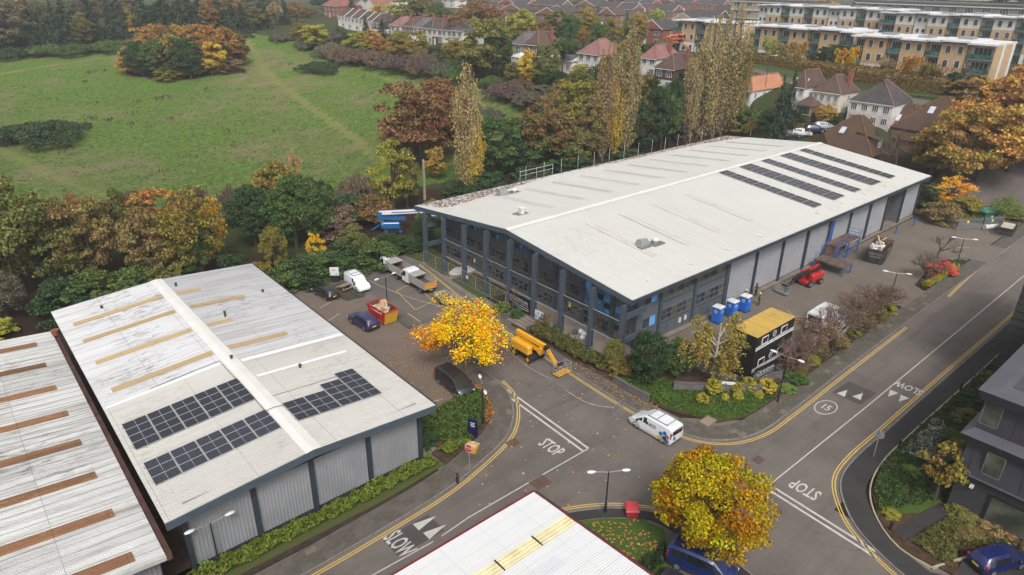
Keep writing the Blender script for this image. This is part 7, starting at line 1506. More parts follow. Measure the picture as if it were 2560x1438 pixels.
def t_birch(seed, n=5200, leaf=.022, white=True):
    global rng; rng = np.random.default_rng(seed); tr = MB(); Cs = []; tr.tube([(0, 0, -.03), (.01, .01, .30), (-.01, .0, .62), (.02, .01, .9)], .024, 7, .005); T = []
    for i in range(15):
        z0 = rng.uniform(.22, .72); a = rng.uniform(0, 6.28); L = rng.uniform(.22, .46) * (1.15 - z0 * .55); p0 = Vector((0, 0, z0)); p1 = p0 + Vector((np.cos(a) * L * .55, np.sin(a) * L * .55, L * .55)); p2 = p1 + Vector((np.cos(a) * L * .40, np.sin(a) * L * .40, L * .12)); tr.tube([p0, p1, p2], .009, 5, .003, cap=False); t0 = rng.random()
        for j in range(24):
            t = rng.uniform(.25, 1); q = np.array(p0.lerp(p1, t * 2) if t < .5 else p1.lerp(p2, t * 2 - 1)); hang = rng.uniform(.08, .30); k = int(n / 15 / 24); s = rng.random((k, 1)); dx = rng.normal(0, .055, 2); C = q + np.concatenate([s * dx[0] + rng.normal(0, .014, (k, 1)), s * dx[1] + rng.normal(0, .014, (k, 1)), -s * hang + .05 * (1 - s)], 1); Cs.append(C); T.append(np.full(k, t0 * .5) + rng.random(k) * .5)
    C = np.concatenate(Cs); ok = C[:, 2] > .06; C = C[ok]; return quads('crown', leaves(C, np.tile([0, 0, .6], (len(C), 1)), leaf, 1.2), np.concatenate(T)[ok]), tr.mesh('trunk', BARKW if white else BARKG)
def t_plane(seed, n=8800, leaf=.030, zc=.60):
    """open street tree: leaves along real branches, gaps between"""
    global rng; rng = np.random.default_rng(seed); tr = MB(); out = []; tr.tube([(0, 0, -.03), (0, 0, .2), (.01, 0, .34)], .028, 8, .022)
    for i in range(13):
        a = 6.28 * i / 13 + rng.uniform(-.2, .2); el = rng.uniform(.25, 1.25); d = Vector((math.cos(a) * math.cos(el), math.sin(a) * math.cos(el), math.sin(el))); branch(tr, Vector((0, 0, rng.uniform(.24, .36))), d, .20, .014, 3, out, .48, .05, 3, 5)
    P = np.array([q for q, d in out]); P[:, :2] *= .46 / np.percentile(np.abs(P[:, :2]), 97); zl = np.percentile(P[:, 2], 98); f = (1 - .34) / (zl - .34); P[:, 2] = np.where(P[:, 2] > .34, .34 + (P[:, 2] - .34) * f * .95, P[:, 2])
    v = np.array(tr.v); v[:, :2] *= .8; v[:, 2] = np.where(v[:, 2] > .34, .34 + (v[:, 2] - .34) * f * .93, v[:, 2]); tr.v = [tuple(q) for q in v]
    P = P[P[:, 2] > .42]; I = rng.integers(0, len(P), n); C = P[I] + rng.normal(0, .036, (n, 3)); T = ((P[I, 0] * 1.2 + P[I, 2]) * .6 + rng.random(n) * .6) % 1.0
    return quads('crown', leaves(C, unit(C - [0, 0, .45]), leaf, .3, long=1.1, jit=.9), T), tr.mesh('trunk', BARKG)
PROTO = {}
def proto(k):
    if k not in PROTO: PROTO[k] = {'oak0': lambda: t_round(1), 'oak1': lambda: t_round(2, .58, .43, 9, 90, 100), 'oak2': lambda: t_round(3, .6, .4, 6, 72, 110), 'oak3': lambda: t_round(21, .55, .45, 10, 85, 105), 'sparse': lambda: t_round(4, .58, .42, 8, 66, 48, .026), 'bush0': lambda: t_bush(5), 'bush1': lambda: t_bush(6, 55, 110), 'bush2': lambda: t_bush(27, 38, 130), 'ball': lambda: t_round(7, .52, .5, 3, 90, 55, .05, -.05), 'scrub': lambda: t_wide(8),
        'poplar0': lambda: t_poplar(9), 'poplar1': lambda: t_poplar(10, 1.25), 'con0': lambda: t_conifer(11), 'con1': lambda: t_conifer(12, 2100, .6, 0, .5, .18), 'con2': lambda: t_conifer(13, 1500, 1.2, 0, .5, .4), 'bare0': lambda: t_bare(14), 'bare1': lambda: t_bare(15, 5, 3, TWIGR, .6, .02, 3, 0, .3), 'bare2': lambda: t_bare(16, 5, 3, TWIG, .6, .05, 3, 700, .3), 'barecon': lambda: t_bare(17, 2, 3, TWIG, .9, -.15, 1),
        'birch0': lambda: t_birch(18, 9500, .018), 'birch1': lambda: t_birch(19, 3600, .03), 'plane0': lambda: t_plane(20, 11500, .0205), 'plane1': lambda: t_round(28, .63, .40, 12, 150, 170, .0195, .26), 'pine': lambda: t_round(23, .78, .2, 5, 40, 70, .036, .55), 'sapling': lambda: t_round(24, .66, .33, 5, 40, 34, .04, .35), 'everg': lambda: t_round(25, .5, .5, 4, 130, 80, .024, .0), 'firm': lambda: t_round(26, .56, .44, 6, 110, 110, .023, .08)}[k]()
    return PROTO[k]
COLR = dict(dgreen=((.024, .042, .015), 'dark green'), green=((.042, .068, .018), 'mid green'), lgreen=((.085, .125, .028), 'light green'), olive=((.088, .086, .024), 'olive green'), golive=((.13, .105, .022), 'golden olive'), yellow=((.27, .19, .022), 'yellow'), gold=((.36, .205, .012), 'golden'), ygreen=((.17, .17, .024), 'yellow green'), orange=((.175, .092, .025), 'orange'), rust=((.120, .064, .028), 'rust red'), brown=((.110, .076, .028), 'brown'), tan=((.19, .132, .058), 'tan'), grey=((.078, .074, .048), 'grey green'), purple=((.060, .040, .038), 'dull purple'), red=((.36, .045, .035), 'scarlet'), pinkred=((.34, .12, .075), 'salmon red'), conif=((.020, .033, .018), 'blackish green'), scrub=((.082, .060, .040), 'brownish grey'), amber=((.235, .140, .032), 'amber'), ggreen=((.205, .145, .012), 'yellow'), birchy=((.19, .135, .03), 'golden'))
KIND = dict(oak='broad tree', sparse='thin crowned tree', bush='bush', ball='clipped round shrub', scrub='scrub bush', poplar='tall columnar poplar', con='conifer', bare='leafless tree', barecon='dead conifer', birch='birch', plane='plane tree', pine='scots pine', sapling='young tree', everg='dense evergreen', firm='dense leafy tree')
PLACE = dict(P='standing alone beside the rust oak', Q='of the pair rising above the guard rail', S='of the big cluster behind the far eave', A='in the belt along the far edge of the meadow', B='in the round clump standing in the meadow', C='in the scrub between the meadow and the far houses', D='in the belt between the meadow and the long warehouse', E='in the thicket behind the ribbed roof', F='in the gardens behind the long warehouse', G='in front of the orange brick flats', H='beside the road beyond the yard', I='in the planting along the yard front', J='among the houses on the far hill', K='in the front planting by the portico', L='in the office garden', M='in the meadow')
cnt = [0]
def plant(x, y, z, h, w, kind, col, place, label=None, rot=None):
    c, tk = proto(kind); k0 = kind.rstrip('0123456789'); cw, cn = COLR[col]; nm = {'bush': 'bush', 'ball': 'round_shrub', 'scrub': 'scrub_bush', 'poplar': 'poplar_tree', 'con': 'conifer_tree', 'bare': 'bare_tree', 'barecon': 'bare_tree', 'birch': 'birch_tree', 'plane': 'plane_tree', 'pine': 'pine_tree', 'everg': 'evergreen_tree'}.get(k0, 'tree')
    lab = label or ('%s%s %s' % ((cn + ' ') if c or k0 != 'bare' else '', KIND[k0], PLACE[place])); cnt[0] += 1; r = random.Random(cnt[0] * 7 + 1)
    t = thing(nm, lab, 'bush' if k0 in ('bush', 'scrub', 'ball') else 'tree', (x, y, z - .05), r.uniform(0, 6.28) if rot is None else rot, None if label else 'vegetation ' + PLACE[place]); pk = k0 == 'poplar'; t.scale = (w * (.88 if pk else 1.06), w * (.88 if pk else r.uniform(.95, 1.15)), h * (1.16 if pk else 1.12 if k0 == 'con' else 1.02))
    o = inst('trunk', tk, t)
    if c is not None: o = inst('crown', c, t); j = 1.9 * r.uniform(.85, 1.2); o.color = (cw[0] * j * r.uniform(.9, 1.1), cw[1] * j, cw[2] * j, 1)
    if k0 == 'plane': c.materials[0] = LEAFW
    return t
# px base top width kind colour place (measured, see the converted metres below)
TABLE = [
    (131.5,218.1,16.2,3.7,6.6,'oak1','golive','C'),
    (131.7,211.9,16.1,3.1,5.9,'bush0','olive','C'),
    (131.2,203.7,16.0,3.0,6.3,'oak2','ygreen','C'),
    (131.2,196.6,16.1,3.2,6.1,'bush1','green','C'),
    (129.6,181.0,16.0,3.5,6.0,'oak0','golive','C'),
    (128.7,173.6,16.0,3.6,6.4,'firm','olive','C'),
    (121.1,250.0,17.1,3.3,6.5,'bush1','olive','C'),
    (123.9,239.9,16.6,2.7,5.7,'bush0','golive','C'),
    (125.0,119.8,15.2,4.2,6.1,'oak3','ygreen','C'),
    (125.3,114.7,14.9,4.6,5.6,'oak1','green','C'),
    (128.9,106.6,14.6,4.4,5.9,'oak0','olive','C'),
    (129.5,99.8,13.1,4.0,5.8,'bush1','dgreen','C'),
    (123.8,140.6,15.3,3.2,4.9,'bush0','olive','C'),
    (123.7,133.4,15.3,3.9,4.9,'oak2','golive','C'),
    (198.8,148.9,18.5,3.0,5.8,'bush0','olive','J'),
    (253.5,217.3,18.5,3.7,7.8,'oak1','olive','J'),
    (252.8,236.4,18.5,3.5,7.3,'bush1','olive','J'),
    (219.4,218.9,18.5,3.8,7.3,'oak0','golive','J'),
    (227.0,250.1,18.5,3.8,8.7,'oak2','olive','J'),
    (236.5,272.3,18.5,4.0,7.6,'firm','green','J'),
    (35.2,451.1,18.5,5.9,17.5,'firm','grey','J'),
    (37.3,403.3,18.5,5.8,15.2,'oak1','olive','J'),
    (47.3,445.7,18.5,5.9,19.7,'oak1','grey','J'),
    (54.7,446.9,18.5,7.1,18.0,'oak0','grey','J'),
    (59.0,436.2,18.5,5.7,12.1,'oak2','olive','J'),
    (57.8,393.4,18.5,5.6,16.8,'oak3','olive','J'),
    (70.5,431.0,18.5,7.8,12.8,'oak2','grey','J'),
    (76.4,441.9,18.5,5.6,17.9,'oak2','olive','J'),
    (86.9,451.7,18.5,6.2,17.5,'firm','grey','J'),
    (86.6,411.0,18.5,7.6,18.5,'firm','grey','J'),
    (102.6,455.2,18.5,7.2,17.8,'oak0','grey','J'),
    (88.8,371.2,18.5,5.3,11.2,'oak3','olive','J'),
    (97.8,389.4,18.5,6.0,12.0,'oak2','olive','J'),
    (104.0,378.7,18.5,4.7,15.2,'oak0','olive','J'),
    (130.1,443.8,18.5,8.6,21.4,'firm','grey','J'),
    (139.6,445.2,18.5,5.6,18.1,'oak0','grey','J'),
    (146.8,442.3,18.5,6.5,18.9,'oak2','brown','J'),
    (160.5,465.6,18.5,9.3,16.7,'firm','olive','J'),
    (143.9,393.7,18.5,7.1,16.5,'firm','brown','J'),
    (143.9,376.1,18.5,5.9,13.2,'oak2','dgreen','J'),
    (171.7,426.5,18.5,8.5,21.3,'oak2','grey','J'),
    (164.7,389.0,18.5,5.7,16.6,'oak2','olive','J'),
    (154.0,347.0,18.5,6.8,12.2,'oak3','grey','J'),
    (159.4,340.5,18.5,4.8,12.8,'oak3','brown','J'),
    (203.3,413.4,18.5,7.1,15.1,'oak2','dgreen','J'),
    (179.2,351.2,18.5,5.4,16.9,'firm','grey','J'),
    (263.0,490.5,18.5,6.2,13.1,'oak1','dgreen','J'),
    (294.4,496.3,18.5,5.9,19.6,'oak1','dgreen','J'),
    (263.8,406.4,18.5,4.1,15.1,'oak1','dgreen','J'),
    (286.1,416.9,18.5,4.0,17.2,'oak2','brown','J'),
    (341.6,447.4,18.5,6.4,11.9,'oak2','brown','J'),
    (342.8,423.7,18.5,6.5,14.7,'firm','olive','J'),
    (373.9,427.9,18.5,6.8,12.7,'oak0','dgreen','J'),
    (360.9,374.1,18.5,6.5,13.7,'oak1','grey','J'),
    (383.7,371.9,18.5,5.9,14.7,'oak2','olive','J'),
    (406.4,363.0,18.5,6.2,18.9,'oak0','brown','J'),
    (411.7,353.9,18.5,5.9,18.5,'firm','grey','J'),
    (451.3,360.3,18.5,4.8,13.9,'oak0','dgreen','J'),
    (455.5,336.5,18.5,4.7,12.3,'firm','grey','J'),
    (569.9,385.8,18.5,6.9,22.2,'oak1','brown','J'),
    (110.0,211.4,13.0,4.2,16.9,'scrub','scrub','C'),
    (113.5,197.3,12.6,4.0,17.4,'scrub','scrub','C'),
    (114.5,180.5,12.4,4.3,16.4,'scrub','purple','C'),
    (115.1,172.9,12.4,5.5,13.5,'scrub','scrub','C'),
    (116.9,188.6,13.0,3.5,11.8,'bush1','grey','C'),
    (116.8,218.3,14.3,4.3,13.1,'bush0','green','C'),
    (114.1,233.1,15.4,4.2,10.7,'bush1','dgreen','C'),
    (119.1,168.5,13.5,5.0,9.7,'bush0','green','C'),
    (118.0,161.1,13.2,3.9,10.6,'scrub','green','C'),
    (125.0,180.9,14.9,4.6,7.8,'bush1','dgreen','C'),
    (118.2,155.9,13.3,4.2,6.9,'bush0','olive','C'),
    (114.5,129.9,12.0,3.8,9.2,'scrub','scrub','C'),
    (115.1,121.8,11.8,3.9,8.9,'bush1','grey','C'),
    (119.1,121.9,13.3,4.8,7.1,'firm','dgreen','C'),
    (116.8,116.8,12.1,4.2,8.8,'bush0','olive','C'),
    (120.4,115.2,13.3,5.4,7.9,'oak1','olive','C'),
    (117.4,108.3,11.4,6.2,10.4,'oak2','golive','C'),
    (111.9,107.8,9.4,5.6,10.2,'firm','green','C'),
    (131.1,116.2,16.6,4.7,6.2,'firm','green','C'),
    (137.0,118.4,17.9,4.8,6.4,'oak1','olive','C'),
    (147.5,125.6,18.5,5.0,8.0,'oak2','golive','C'),
    (152.2,122.5,18.5,4.1,5.8,'firm','dgreen','C'),
    (147.6,109.7,18.0,4.8,5.4,'bush0','green','C'),
    (147.9,105.1,17.5,4.7,6.4,'oak3','olive','C'),
    (121.9,107.6,12.8,5.3,5.8,'firm','dgreen','C'),
    (116.9,100.5,9.9,5.2,8.3,'firm','dgreen','C'),
    (117.2,94.8,8.2,5.9,9.0,'oak1','olive','C'),
    (124.0,95.0,10.0,5.2,7.4,'firm','dgreen','C'),
    (129.4,93.6,9.6,5.3,6.7,'firm','dgreen','C'),
    (98.4,121.0,6.2,5.4,8.4,'scrub','grey','C'),
    (100.1,130.6,7.2,4.6,6.9,'scrub','grey','C'),
    (105.5,108.8,7.3,5.2,10.0,'oak0','olive','C'),
    (140.5,170.9,18.4,5.7,7.8,'firm','dgreen','C'),
    (138.0,158.6,18.3,5.5,6.2,'oak1','olive','C'),
    (136.5,146.7,18.3,4.2,5.9,'firm','green','C'),
    (136.1,135.2,18.3,4.5,5.7,'firm','dgreen','C'),
    (154.6,213.2,18.5,6.7,10.8,'firm','green','C'),
    (163.0,255.4,18.5,6.1,10.7,'oak2','grey','C'),
    (129.6,211.0,15.8,5.1,7.3,'bush1','green','C'),
    (128.6,225.4,16.1,4.5,7.6,'bush0','green','C'),
    (123.9,239.9,16.6,4.6,6.3,'firm','green','C'),
    (26.5,282.5,12.8,12.0,13.2,'con0','conif','A'),
    (30.3,281.6,13.1,15.0,15.8,'oak0','grey','A'),
    (35.7,280.8,13.4,15.1,10.3,'con1','conif','A'),
    (38.7,279.8,13.6,13.7,9.8,'con0','conif','A'),
    (41.8,278.9,13.8,14.5,9.3,'con1','conif','A'),
    (44.8,277.3,13.9,15.1,12.4,'con0','conif','A'),
    (49.3,277.5,14.3,10.9,9.9,'oak1','olive','A'),
    (53.4,282.0,15.0,13.7,10.0,'con1','conif','A'),
    (58.8,281.2,15.4,13.1,9.1,'con0','conif','A'),
    (62.5,281.8,15.7,13.5,8.8,'con1','conif','A'),
    (65.5,283.1,16.0,10.0,10.2,'oak2','golive','A'),
    (69.3,279.4,16.0,14.3,13.9,'con0','conif','A'),
    (73.5,279.0,16.2,11.7,8.5,'oak0','dgreen','A'),
    (76.2,278.0,16.3,13.9,12.4,'con1','conif','A'),
    (80.4,276.8,16.5,14.0,11.5,'con0','conif','A'),
    (83.7,275.3,16.6,13.1,11.2,'con1','conif','A'),
    (87.2,274.8,16.8,13.7,11.9,'con0','conif','A'),
    (89.7,272.9,16.8,12.2,8.4,'oak1','brown','A'),
    (93.3,274.6,17.1,12.3,12.4,'con1','conif','A'),
    (97.9,273.5,17.3,10.2,9.6,'con0','conif','A'),
    (102.5,275.0,17.6,9.3,9.0,'con1','conif','A'),
    (108.6,278.8,18.0,8.0,8.1,'oak0','olive','A'),
    (113.2,282.0,18.3,11.3,8.4,'con1','conif','A'),
    (123.1,293.5,18.5,9.2,7.5,'oak2','tan','A'),
    (128.5,296.3,18.5,10.6,8.2,'con0','conif','A'),
    (136.9,303.7,18.5,8.4,8.6,'oak1','brown','A'),
    (35.0,292.9,14.6,6.6,6.9,'bush0','yellow','A'),
    (31.8,293.7,14.4,4.8,6.9,'bush1','orange','A'),
    (28.2,286.5,13.4,7.6,10.2,'bush0','dgreen','A'),
    (61.2,282.8,15.7,5.5,6.1,'bush1','ygreen','A'),
    (66.9,282.0,16.0,4.5,9.5,'bush0','grey','A'),
    (37.7,275.3,13.1,3.2,14.7,'scrub','green','A'),
    (45.9,270.2,13.3,3.2,16.1,'scrub','green','A'),
    (55.2,268.7,13.9,3.5,14.5,'scrub','green','A'),
    (63.7,268.0,14.6,3.1,13.0,'scrub','grey','A'),
    (72.7,267.5,15.2,2.6,14.7,'scrub','dgreen','A'),
    (83.2,266.4,15.9,2.7,14.8,'scrub','grey','A'),
    (94.3,265.6,16.6,2.5,14.9,'scrub','dgreen','A'),
    (29.1,277.4,12.5,3.3,14.8,'scrub','dgreen','A'),
    (18.9,282.0,12.1,13.0,17.0,'con1','conif','A'),
    (22.1,282.1,12.4,10.3,13.3,'oak1','grey','A'),
    (45.6,305.3,16.4,8.3,14.5,'oak2','grey','A'),
    (58.1,308.9,17.3,11.6,14.8,'oak0','grey','A'),
    (71.2,306.0,17.8,12.0,16.6,'oak3','grey','A'),
    (90.0,309.9,18.4,11.7,17.1,'oak1','grey','A'),
    (108.6,312.7,18.5,11.5,17.5,'oak2','brown','A'),
    (130.4,333.0,18.5,11.9,16.8,'oak0','grey','A'),
    (33.1,311.7,16.0,13.3,18.4,'oak3','brown','A'),
    (53.8,238.7,10.6,6.9,7.9,'oak1','tan','B'),
    (54.2,230.9,9.8,9.9,10.1,'firm','dgreen','B'),
    (61.7,242.9,11.9,11.1,14.8,'oak0','orange','B'),
    (57.5,226.2,9.6,10.7,10.3,'firm','green','B'),
    (62.5,225.4,10.0,12.1,12.1,'oak2','golive','B'),
    (70.4,236.1,11.9,12.0,15.2,'oak3','orange','B'),
    (64.4,219.8,9.6,11.1,10.3,'firm','dgreen','B'),
    (64.6,237.7,11.6,11.1,11.6,'oak1','brown','B'),
    (75.5,232.2,12.0,10.9,12.2,'oak1','orange','B'),
    (70.5,219.2,10.1,9.3,8.4,'oak0','yellow','B'),
    (77.8,225.7,11.5,11.9,12.7,'oak2','orange','B'),
    (80.7,224.6,11.7,10.3,8.4,'oak3','rust','B'),
    (75.9,219.3,10.6,5.8,9.0,'bush0','brown','B'),
    (68.6,222.8,10.3,7.5,9.6,'bush1','golive','B'),
    (51.2,236.3,10.1,6.4,5.7,'bush1','amber','B'),
    (59.7,222.4,9.4,4.5,9.5,'bush0','golive','B'),
    (21.0,190.1,2.7,3.8,23.9,'scrub','dgreen','M'),
    (17.6,193.9,2.8,3.0,11.6,'scrub','purple','M'),
    (97.9,204.3,11.1,2.8,14.7,'scrub','dgreen','M'),
    (107.5,234.9,15.0,7.7,10.6,'oak1','golive','C'),
    (109.6,230.2,14.8,8.2,11.1,'oak3','ygreen','C'),
    (115.0,227.6,14.9,7.2,9.0,'bush0','grey','C'),
    (118.7,224.6,15.0,5.7,7.5,'bush1','dgreen','C'),
    (116.7,213.3,14.0,7.0,10.9,'oak0','ygreen','C'),
    (120.8,213.3,14.5,7.5,9.2,'oak2','amber','C'),
    (127.3,215.6,15.5,8.7,8.8,'con2','conif','C'),
    (134.7,239.8,17.2,6.9,4.2,'con1','conif','C'),
    (117.3,199.6,13.4,7.0,7.1,'oak1','orange','C'),
    (119.1,187.1,13.5,9.9,13.6,'oak3','golive','C'),
    (121.3,192.8,14.0,5.0,6.7,'oak0','gold','C'),
    (117.3,179.1,13.0,5.0,7.3,'oak2','olive','C'),
    (119.1,177.8,13.4,6.5,8.8,'bush0','grey','C'),
    (114.9,189.0,12.6,4.4,11.7,'scrub','scrub','C'),
    (114.2,169.6,12.2,4.8,9.7,'scrub','purple','C'),
    (114.7,162.3,12.2,4.3,12.9,'scrub','grey','C'),
    (111.5,203.7,12.7,4.3,15.1,'scrub','scrub','C'),
    (108.5,216.8,13.4,4.5,12.9,'scrub','grey','C'),
    (108.0,232.9,14.9,3.5,10.6,'scrub','grey','C'),
    (105.5,249.8,16.1,2.7,9.6,'scrub','grey','C'),
    (114.2,154.3,12.1,3.7,10.2,'scrub','green','C'),
    (123.5,168.7,14.7,7.1,7.4,'oak1','golive','C'),
    (151.2,230.1,18.4,12.5,19.4,'oak0','olive','C'),
    (164.3,234.4,18.5,10.1,10.1,'oak2','green','C'),
    (166.2,276.2,18.5,8.7,12.5,'oak3','ygreen','C'),
    (169.9,292.8,18.5,6.4,8.7,'oak1','yellow','C'),
    (163.6,302.7,18.5,10.2,11.3,'con0','conif','C'),
    (144.8,186.1,18.5,12.5,20.8,'sparse','rust','C'),
    (151.8,195.4,18.5,11.4,18.9,'oak2','brown','C'),
    (117.3,146.7,13.1,16.0,13.6,'oak3','olive','C'),
    (118.8,142.9,13.6,11.8,7.7,'oak1','dgreen','C'),
    (116.9,152.4,12.9,8.0,7.9,'firm','dgreen','C'),
    (118.4,137.2,13.5,5.1,5.8,'oak0','golive','C'),
    (117.8,130.4,13.2,8.7,6.9,'oak1','yellow','C'),
    (118.8,125.0,13.3,10.4,7.6,'firm','olive','C'),
    (126.1,127.2,16.0,8.4,6.6,'pine','green','C'),
    (153.2,173.7,18.5,10.9,10.6,'oak2','ygreen','C'),
    (157.6,171.0,18.5,7.2,7.7,'oak3','brown','C'),
    (167.2,171.7,18.5,9.8,11.3,'oak0','olive','C'),
    (166.9,165.2,18.5,8.7,8.3,'firm','green','C'),
    (189.9,180.2,18.5,9.9,10.8,'oak1','golive','C'),
    (158.8,151.7,18.5,6.4,5.4,'oak2','orange','C'),
    (155.4,142.7,18.5,8.3,7.5,'oak3','green','C'),
    (169.9,150.7,18.5,8.4,8.0,'oak0','golive','C'),
    (176.0,149.9,18.5,9.7,6.3,'con2','green','C'),
    (177.0,146.2,18.5,9.3,8.4,'oak1','golive','C'),
    (281.4,221.3,18.5,7.1,8.4,'oak2','ygreen','J'),
    (314.1,232.9,18.5,8.5,5.5,'con1','conif','J'),
    (333.1,239.2,18.5,4.4,8.2,'bush0','lgreen','J'),
    (269.4,221.2,18.5,5.6,8.2,'bush1','amber','J'),
    (285.4,262.9,18.5,6.2,4.1,'con1','conif','J'),
    (112.0,131.6,11.1,3.8,12.3,'scrub','purple','C'),
    (112.5,123.2,10.9,3.1,10.9,'scrub','grey','C'),
    (113.8,114.9,10.8,4.1,10.6,'scrub','brown','C'),
    (114.9,141.4,12.3,2.8,7.6,'scrub','green','C'),
    (118.1,114.1,12.3,4.5,7.8,'bush0','olive','C'),
    (182.7,135.1,18.5,6.1,8.0,'bush1','pinkred','J'),
    (179.0,137.5,18.5,2.9,8.0,'bush0','dgreen','J'),
    (165.2,126.0,18.5,4.7,6.1,'sparse','brown','J'),
    (206.1,144.4,18.5,4.4,7.4,'bush0','green','J'),
    (77.5,120.7,2.1,16.4,18.6,'oak3','rust','D'),
    (80.8,118.8,2.4,16.6,14.8,'firm','rust','D'),
    (77.0,126.2,2.4,9.0,9.8,'oak3','rust','D'),
    (75.2,99.7,0.6,22.8,7.0,'poplar1','tan','P'),
    (76.2,98.3,0.6,14.3,4.6,'poplar0','yellow','P'),
    (60.0,101.4,0.0,12.1,8.7,'sparse','ygreen','D'),
    (63.1,101.7,0.1,10.2,5.9,'oak1','olive','D'),
    (75.6,110.4,1.2,6.3,5.0,'oak0','amber','D'),
    (85.2,103.6,1.9,12.0,11.4,'oak3','green','D'),
    (89.7,101.4,2.5,10.4,9.9,'firm','dgreen','D'),
    (97.6,111.7,5.2,5.8,5.3,'oak1','orange','D'),
    (93.6,98.4,2.9,14.1,12.3,'oak2','brown','D'),
    (93.0,99.0,2.8,7.7,12.3,'firm','green','D'),
    (106.2,102.0,6.7,12.8,11.5,'oak3','golive','D'),
    (103.0,94.6,4.3,12.2,7.6,'oak1','brown','D'),
    (98.0,96.0,3.5,7.7,9.1,'firm','olive','D'),
    (104.7,92.9,3.7,23.5,5.6,'poplar0','tan','Q'),
    (109.8,91.8,3.8,24.9,7.2,'poplar1','tan','Q'),
    (107.9,92.3,3.8,16.2,5.1,'poplar0','yellow','Q'),
    (115.4,90.3,3.2,16.9,10.6,'firm','dgreen','D'),
    (120.5,90.3,3.8,14.3,8.1,'oak2','green','D'),
    (124.1,90.9,4.9,14.0,6.1,'firm','dgreen','D'),
    (114.1,91.3,4.1,17.8,5.3,'oak3','brown','D'),
    (127.2,91.5,6.2,6.6,5.6,'bush0','purple','D'),
    (129.2,90.1,4.4,20.1,6.2,'poplar0','tan','S'),
    (134.6,89.9,4.7,25.3,7.6,'poplar1','tan','S'),
    (139.5,88.2,5.2,26.4,9.5,'poplar1','tan','S'),
    (141.3,86.1,5.9,22.3,6.5,'poplar0','golive','S'),
    (137.5,89.4,4.9,19.9,7.8,'poplar0','tan','S'),
    (70.4,95.8,0.1,5.9,7.3,'bush0','dgreen','D'),
    (76.8,95.7,0.5,6.1,9.0,'bush1','dgreen','D'),
    (86.8,94.5,1.2,5.5,10.2,'bush0','dgreen','D'),
    (97.2,92.9,2.2,4.8,9.8,'bush1','dgreen','D'),
    (109.2,90.7,2.8,5.4,9.4,'bush0','dgreen','D'),
    (61.7,92.0,0.0,5.6,5.5,'bush0','olive','D'),
    (50.7,86.9,0.0,2.6,5.7,'bush1','dgreen','D'),
    (56.1,86.6,0.0,3.7,3.9,'firm','dgreen','D'),
    (53.8,98.3,0.0,6.3,9.0,'bush0','brown','D'),
    (50.1,101.2,0.0,6.3,9.1,'bush1','dgreen','D'),
    (66.6,109.9,0.5,4.7,7.1,'bush0','scrub','D'),
    (58.6,110.9,0.2,4.6,9.2,'scrub','scrub','D'),
    (50.7,114.5,0.1,4.5,9.2,'scrub','dgreen','D'),
    (90.6,108.8,3.3,5.0,8.5,'bush1','dgreen','D'),
    (89.3,116.7,3.7,6.9,5.3,'oak2','golive','D'),
    (4.6,102.1,0.0,14.4,12.2,'oak0','olive','E'),
    (0.6,105.3,0.0,13.7,11.2,'oak1','olive','E'),
    (8.0,102.6,0.0,12.0,10.3,'firm','olive','E'),
    (12.8,100.4,0.0,12.0,8.9,'oak3','brown','E'),
    (13.3,110.1,0.0,9.4,6.2,'oak1','orange','E'),
    (17.9,105.5,0.0,11.0,6.7,'oak2','olive','E'),
    (21.8,105.3,0.0,9.9,9.4,'oak0','orange','E'),
    (18.6,95.7,0.0,10.2,7.7,'oak1','brown','E'),
    (22.0,93.9,0.0,10.3,6.7,'oak3','golive','E'),
    (24.1,93.1,0.0,12.5,9.1,'sparse','golive','E'),
    (27.6,96.7,0.0,9.6,5.0,'sparse','yellow','E'),
    (24.1,93.9,0.0,7.6,6.1,'firm','green','E'),
    (29.1,97.5,0.0,11.2,4.1,'barecon','brown','E'),
    (34.6,100.4,0.0,9.2,7.9,'firm','dgreen','E'),
    (38.3,114.5,0.0,4.1,3.3,'bush0','yellow','E'),
    (7.7,91.5,0.0,5.4,7.6,'bush1','dgreen','E'),
    (11.2,90.7,0.0,6.1,10.5,'bush0','green','E'),
    (15.5,93.3,0.0,4.5,6.6,'bush1','green','E'),
    (2.0,94.7,0.0,5.8,5.4,'firm','grey','E'),
    (0.9,90.4,0.0,2.6,3.5,'bush1','ygreen','E'),
    (19.1,91.2,0.0,5.1,5.3,'bush0','olive','E'),
    (27.5,89.5,0.0,4.7,5.3,'bush1','dgreen','E'),
    (44.4,113.9,0.0,9.3,9.8,'oak2','golive','E'),
    (43.2,112.1,0.0,5.7,3.3,'oak0','pinkred','E'),
    (39.1,95.7,0.0,11.0,9.7,'firm','green','E'),
    (43.7,96.5,0.0,9.1,7.9,'oak3','green','E'),
    (52.4,124.8,0.5,7.1,3.3,'sparse','tan','E'),
    (39.6,109.5,0.0,4.2,5.7,'bush0','dgreen','E'),
    (32.8,88.7,0.0,6.7,3.9,'firm','golive','E'),
    (29.4,84.5,0.0,4.6,3.4,'bush1','golive','E'),
    (38.1,86.4,0.0,5.2,3.2,'sparse','gold','E'),
    (40.2,83.7,0.0,5.5,7.1,'bush0','dgreen','E'),
    (44.9,81.8,0.0,4.5,7.7,'bush1','green','E'),
    (51.2,84.3,0.0,2.8,6.2,'bush0','dgreen','E'),
    (43.2,85.2,0.0,5.3,5.4,'oak1','olive','E'),
    (34.4,83.8,0.0,4.1,6.3,'bush1','dgreen','E'),
    (31.1,82.8,0.0,4.2,6.2,'bush0','green','E'),
    (37.9,82.9,0.0,4.2,6.4,'bush1','green','E'),
    (47.2,83.4,0.0,3.0,5.4,'bush0','green','E'),
    (43.2,83.8,0.0,3.1,4.2,'bush1','grey','E'),
    (34.2,81.5,0.0,2.9,5.1,'bush0','dgreen','E'),
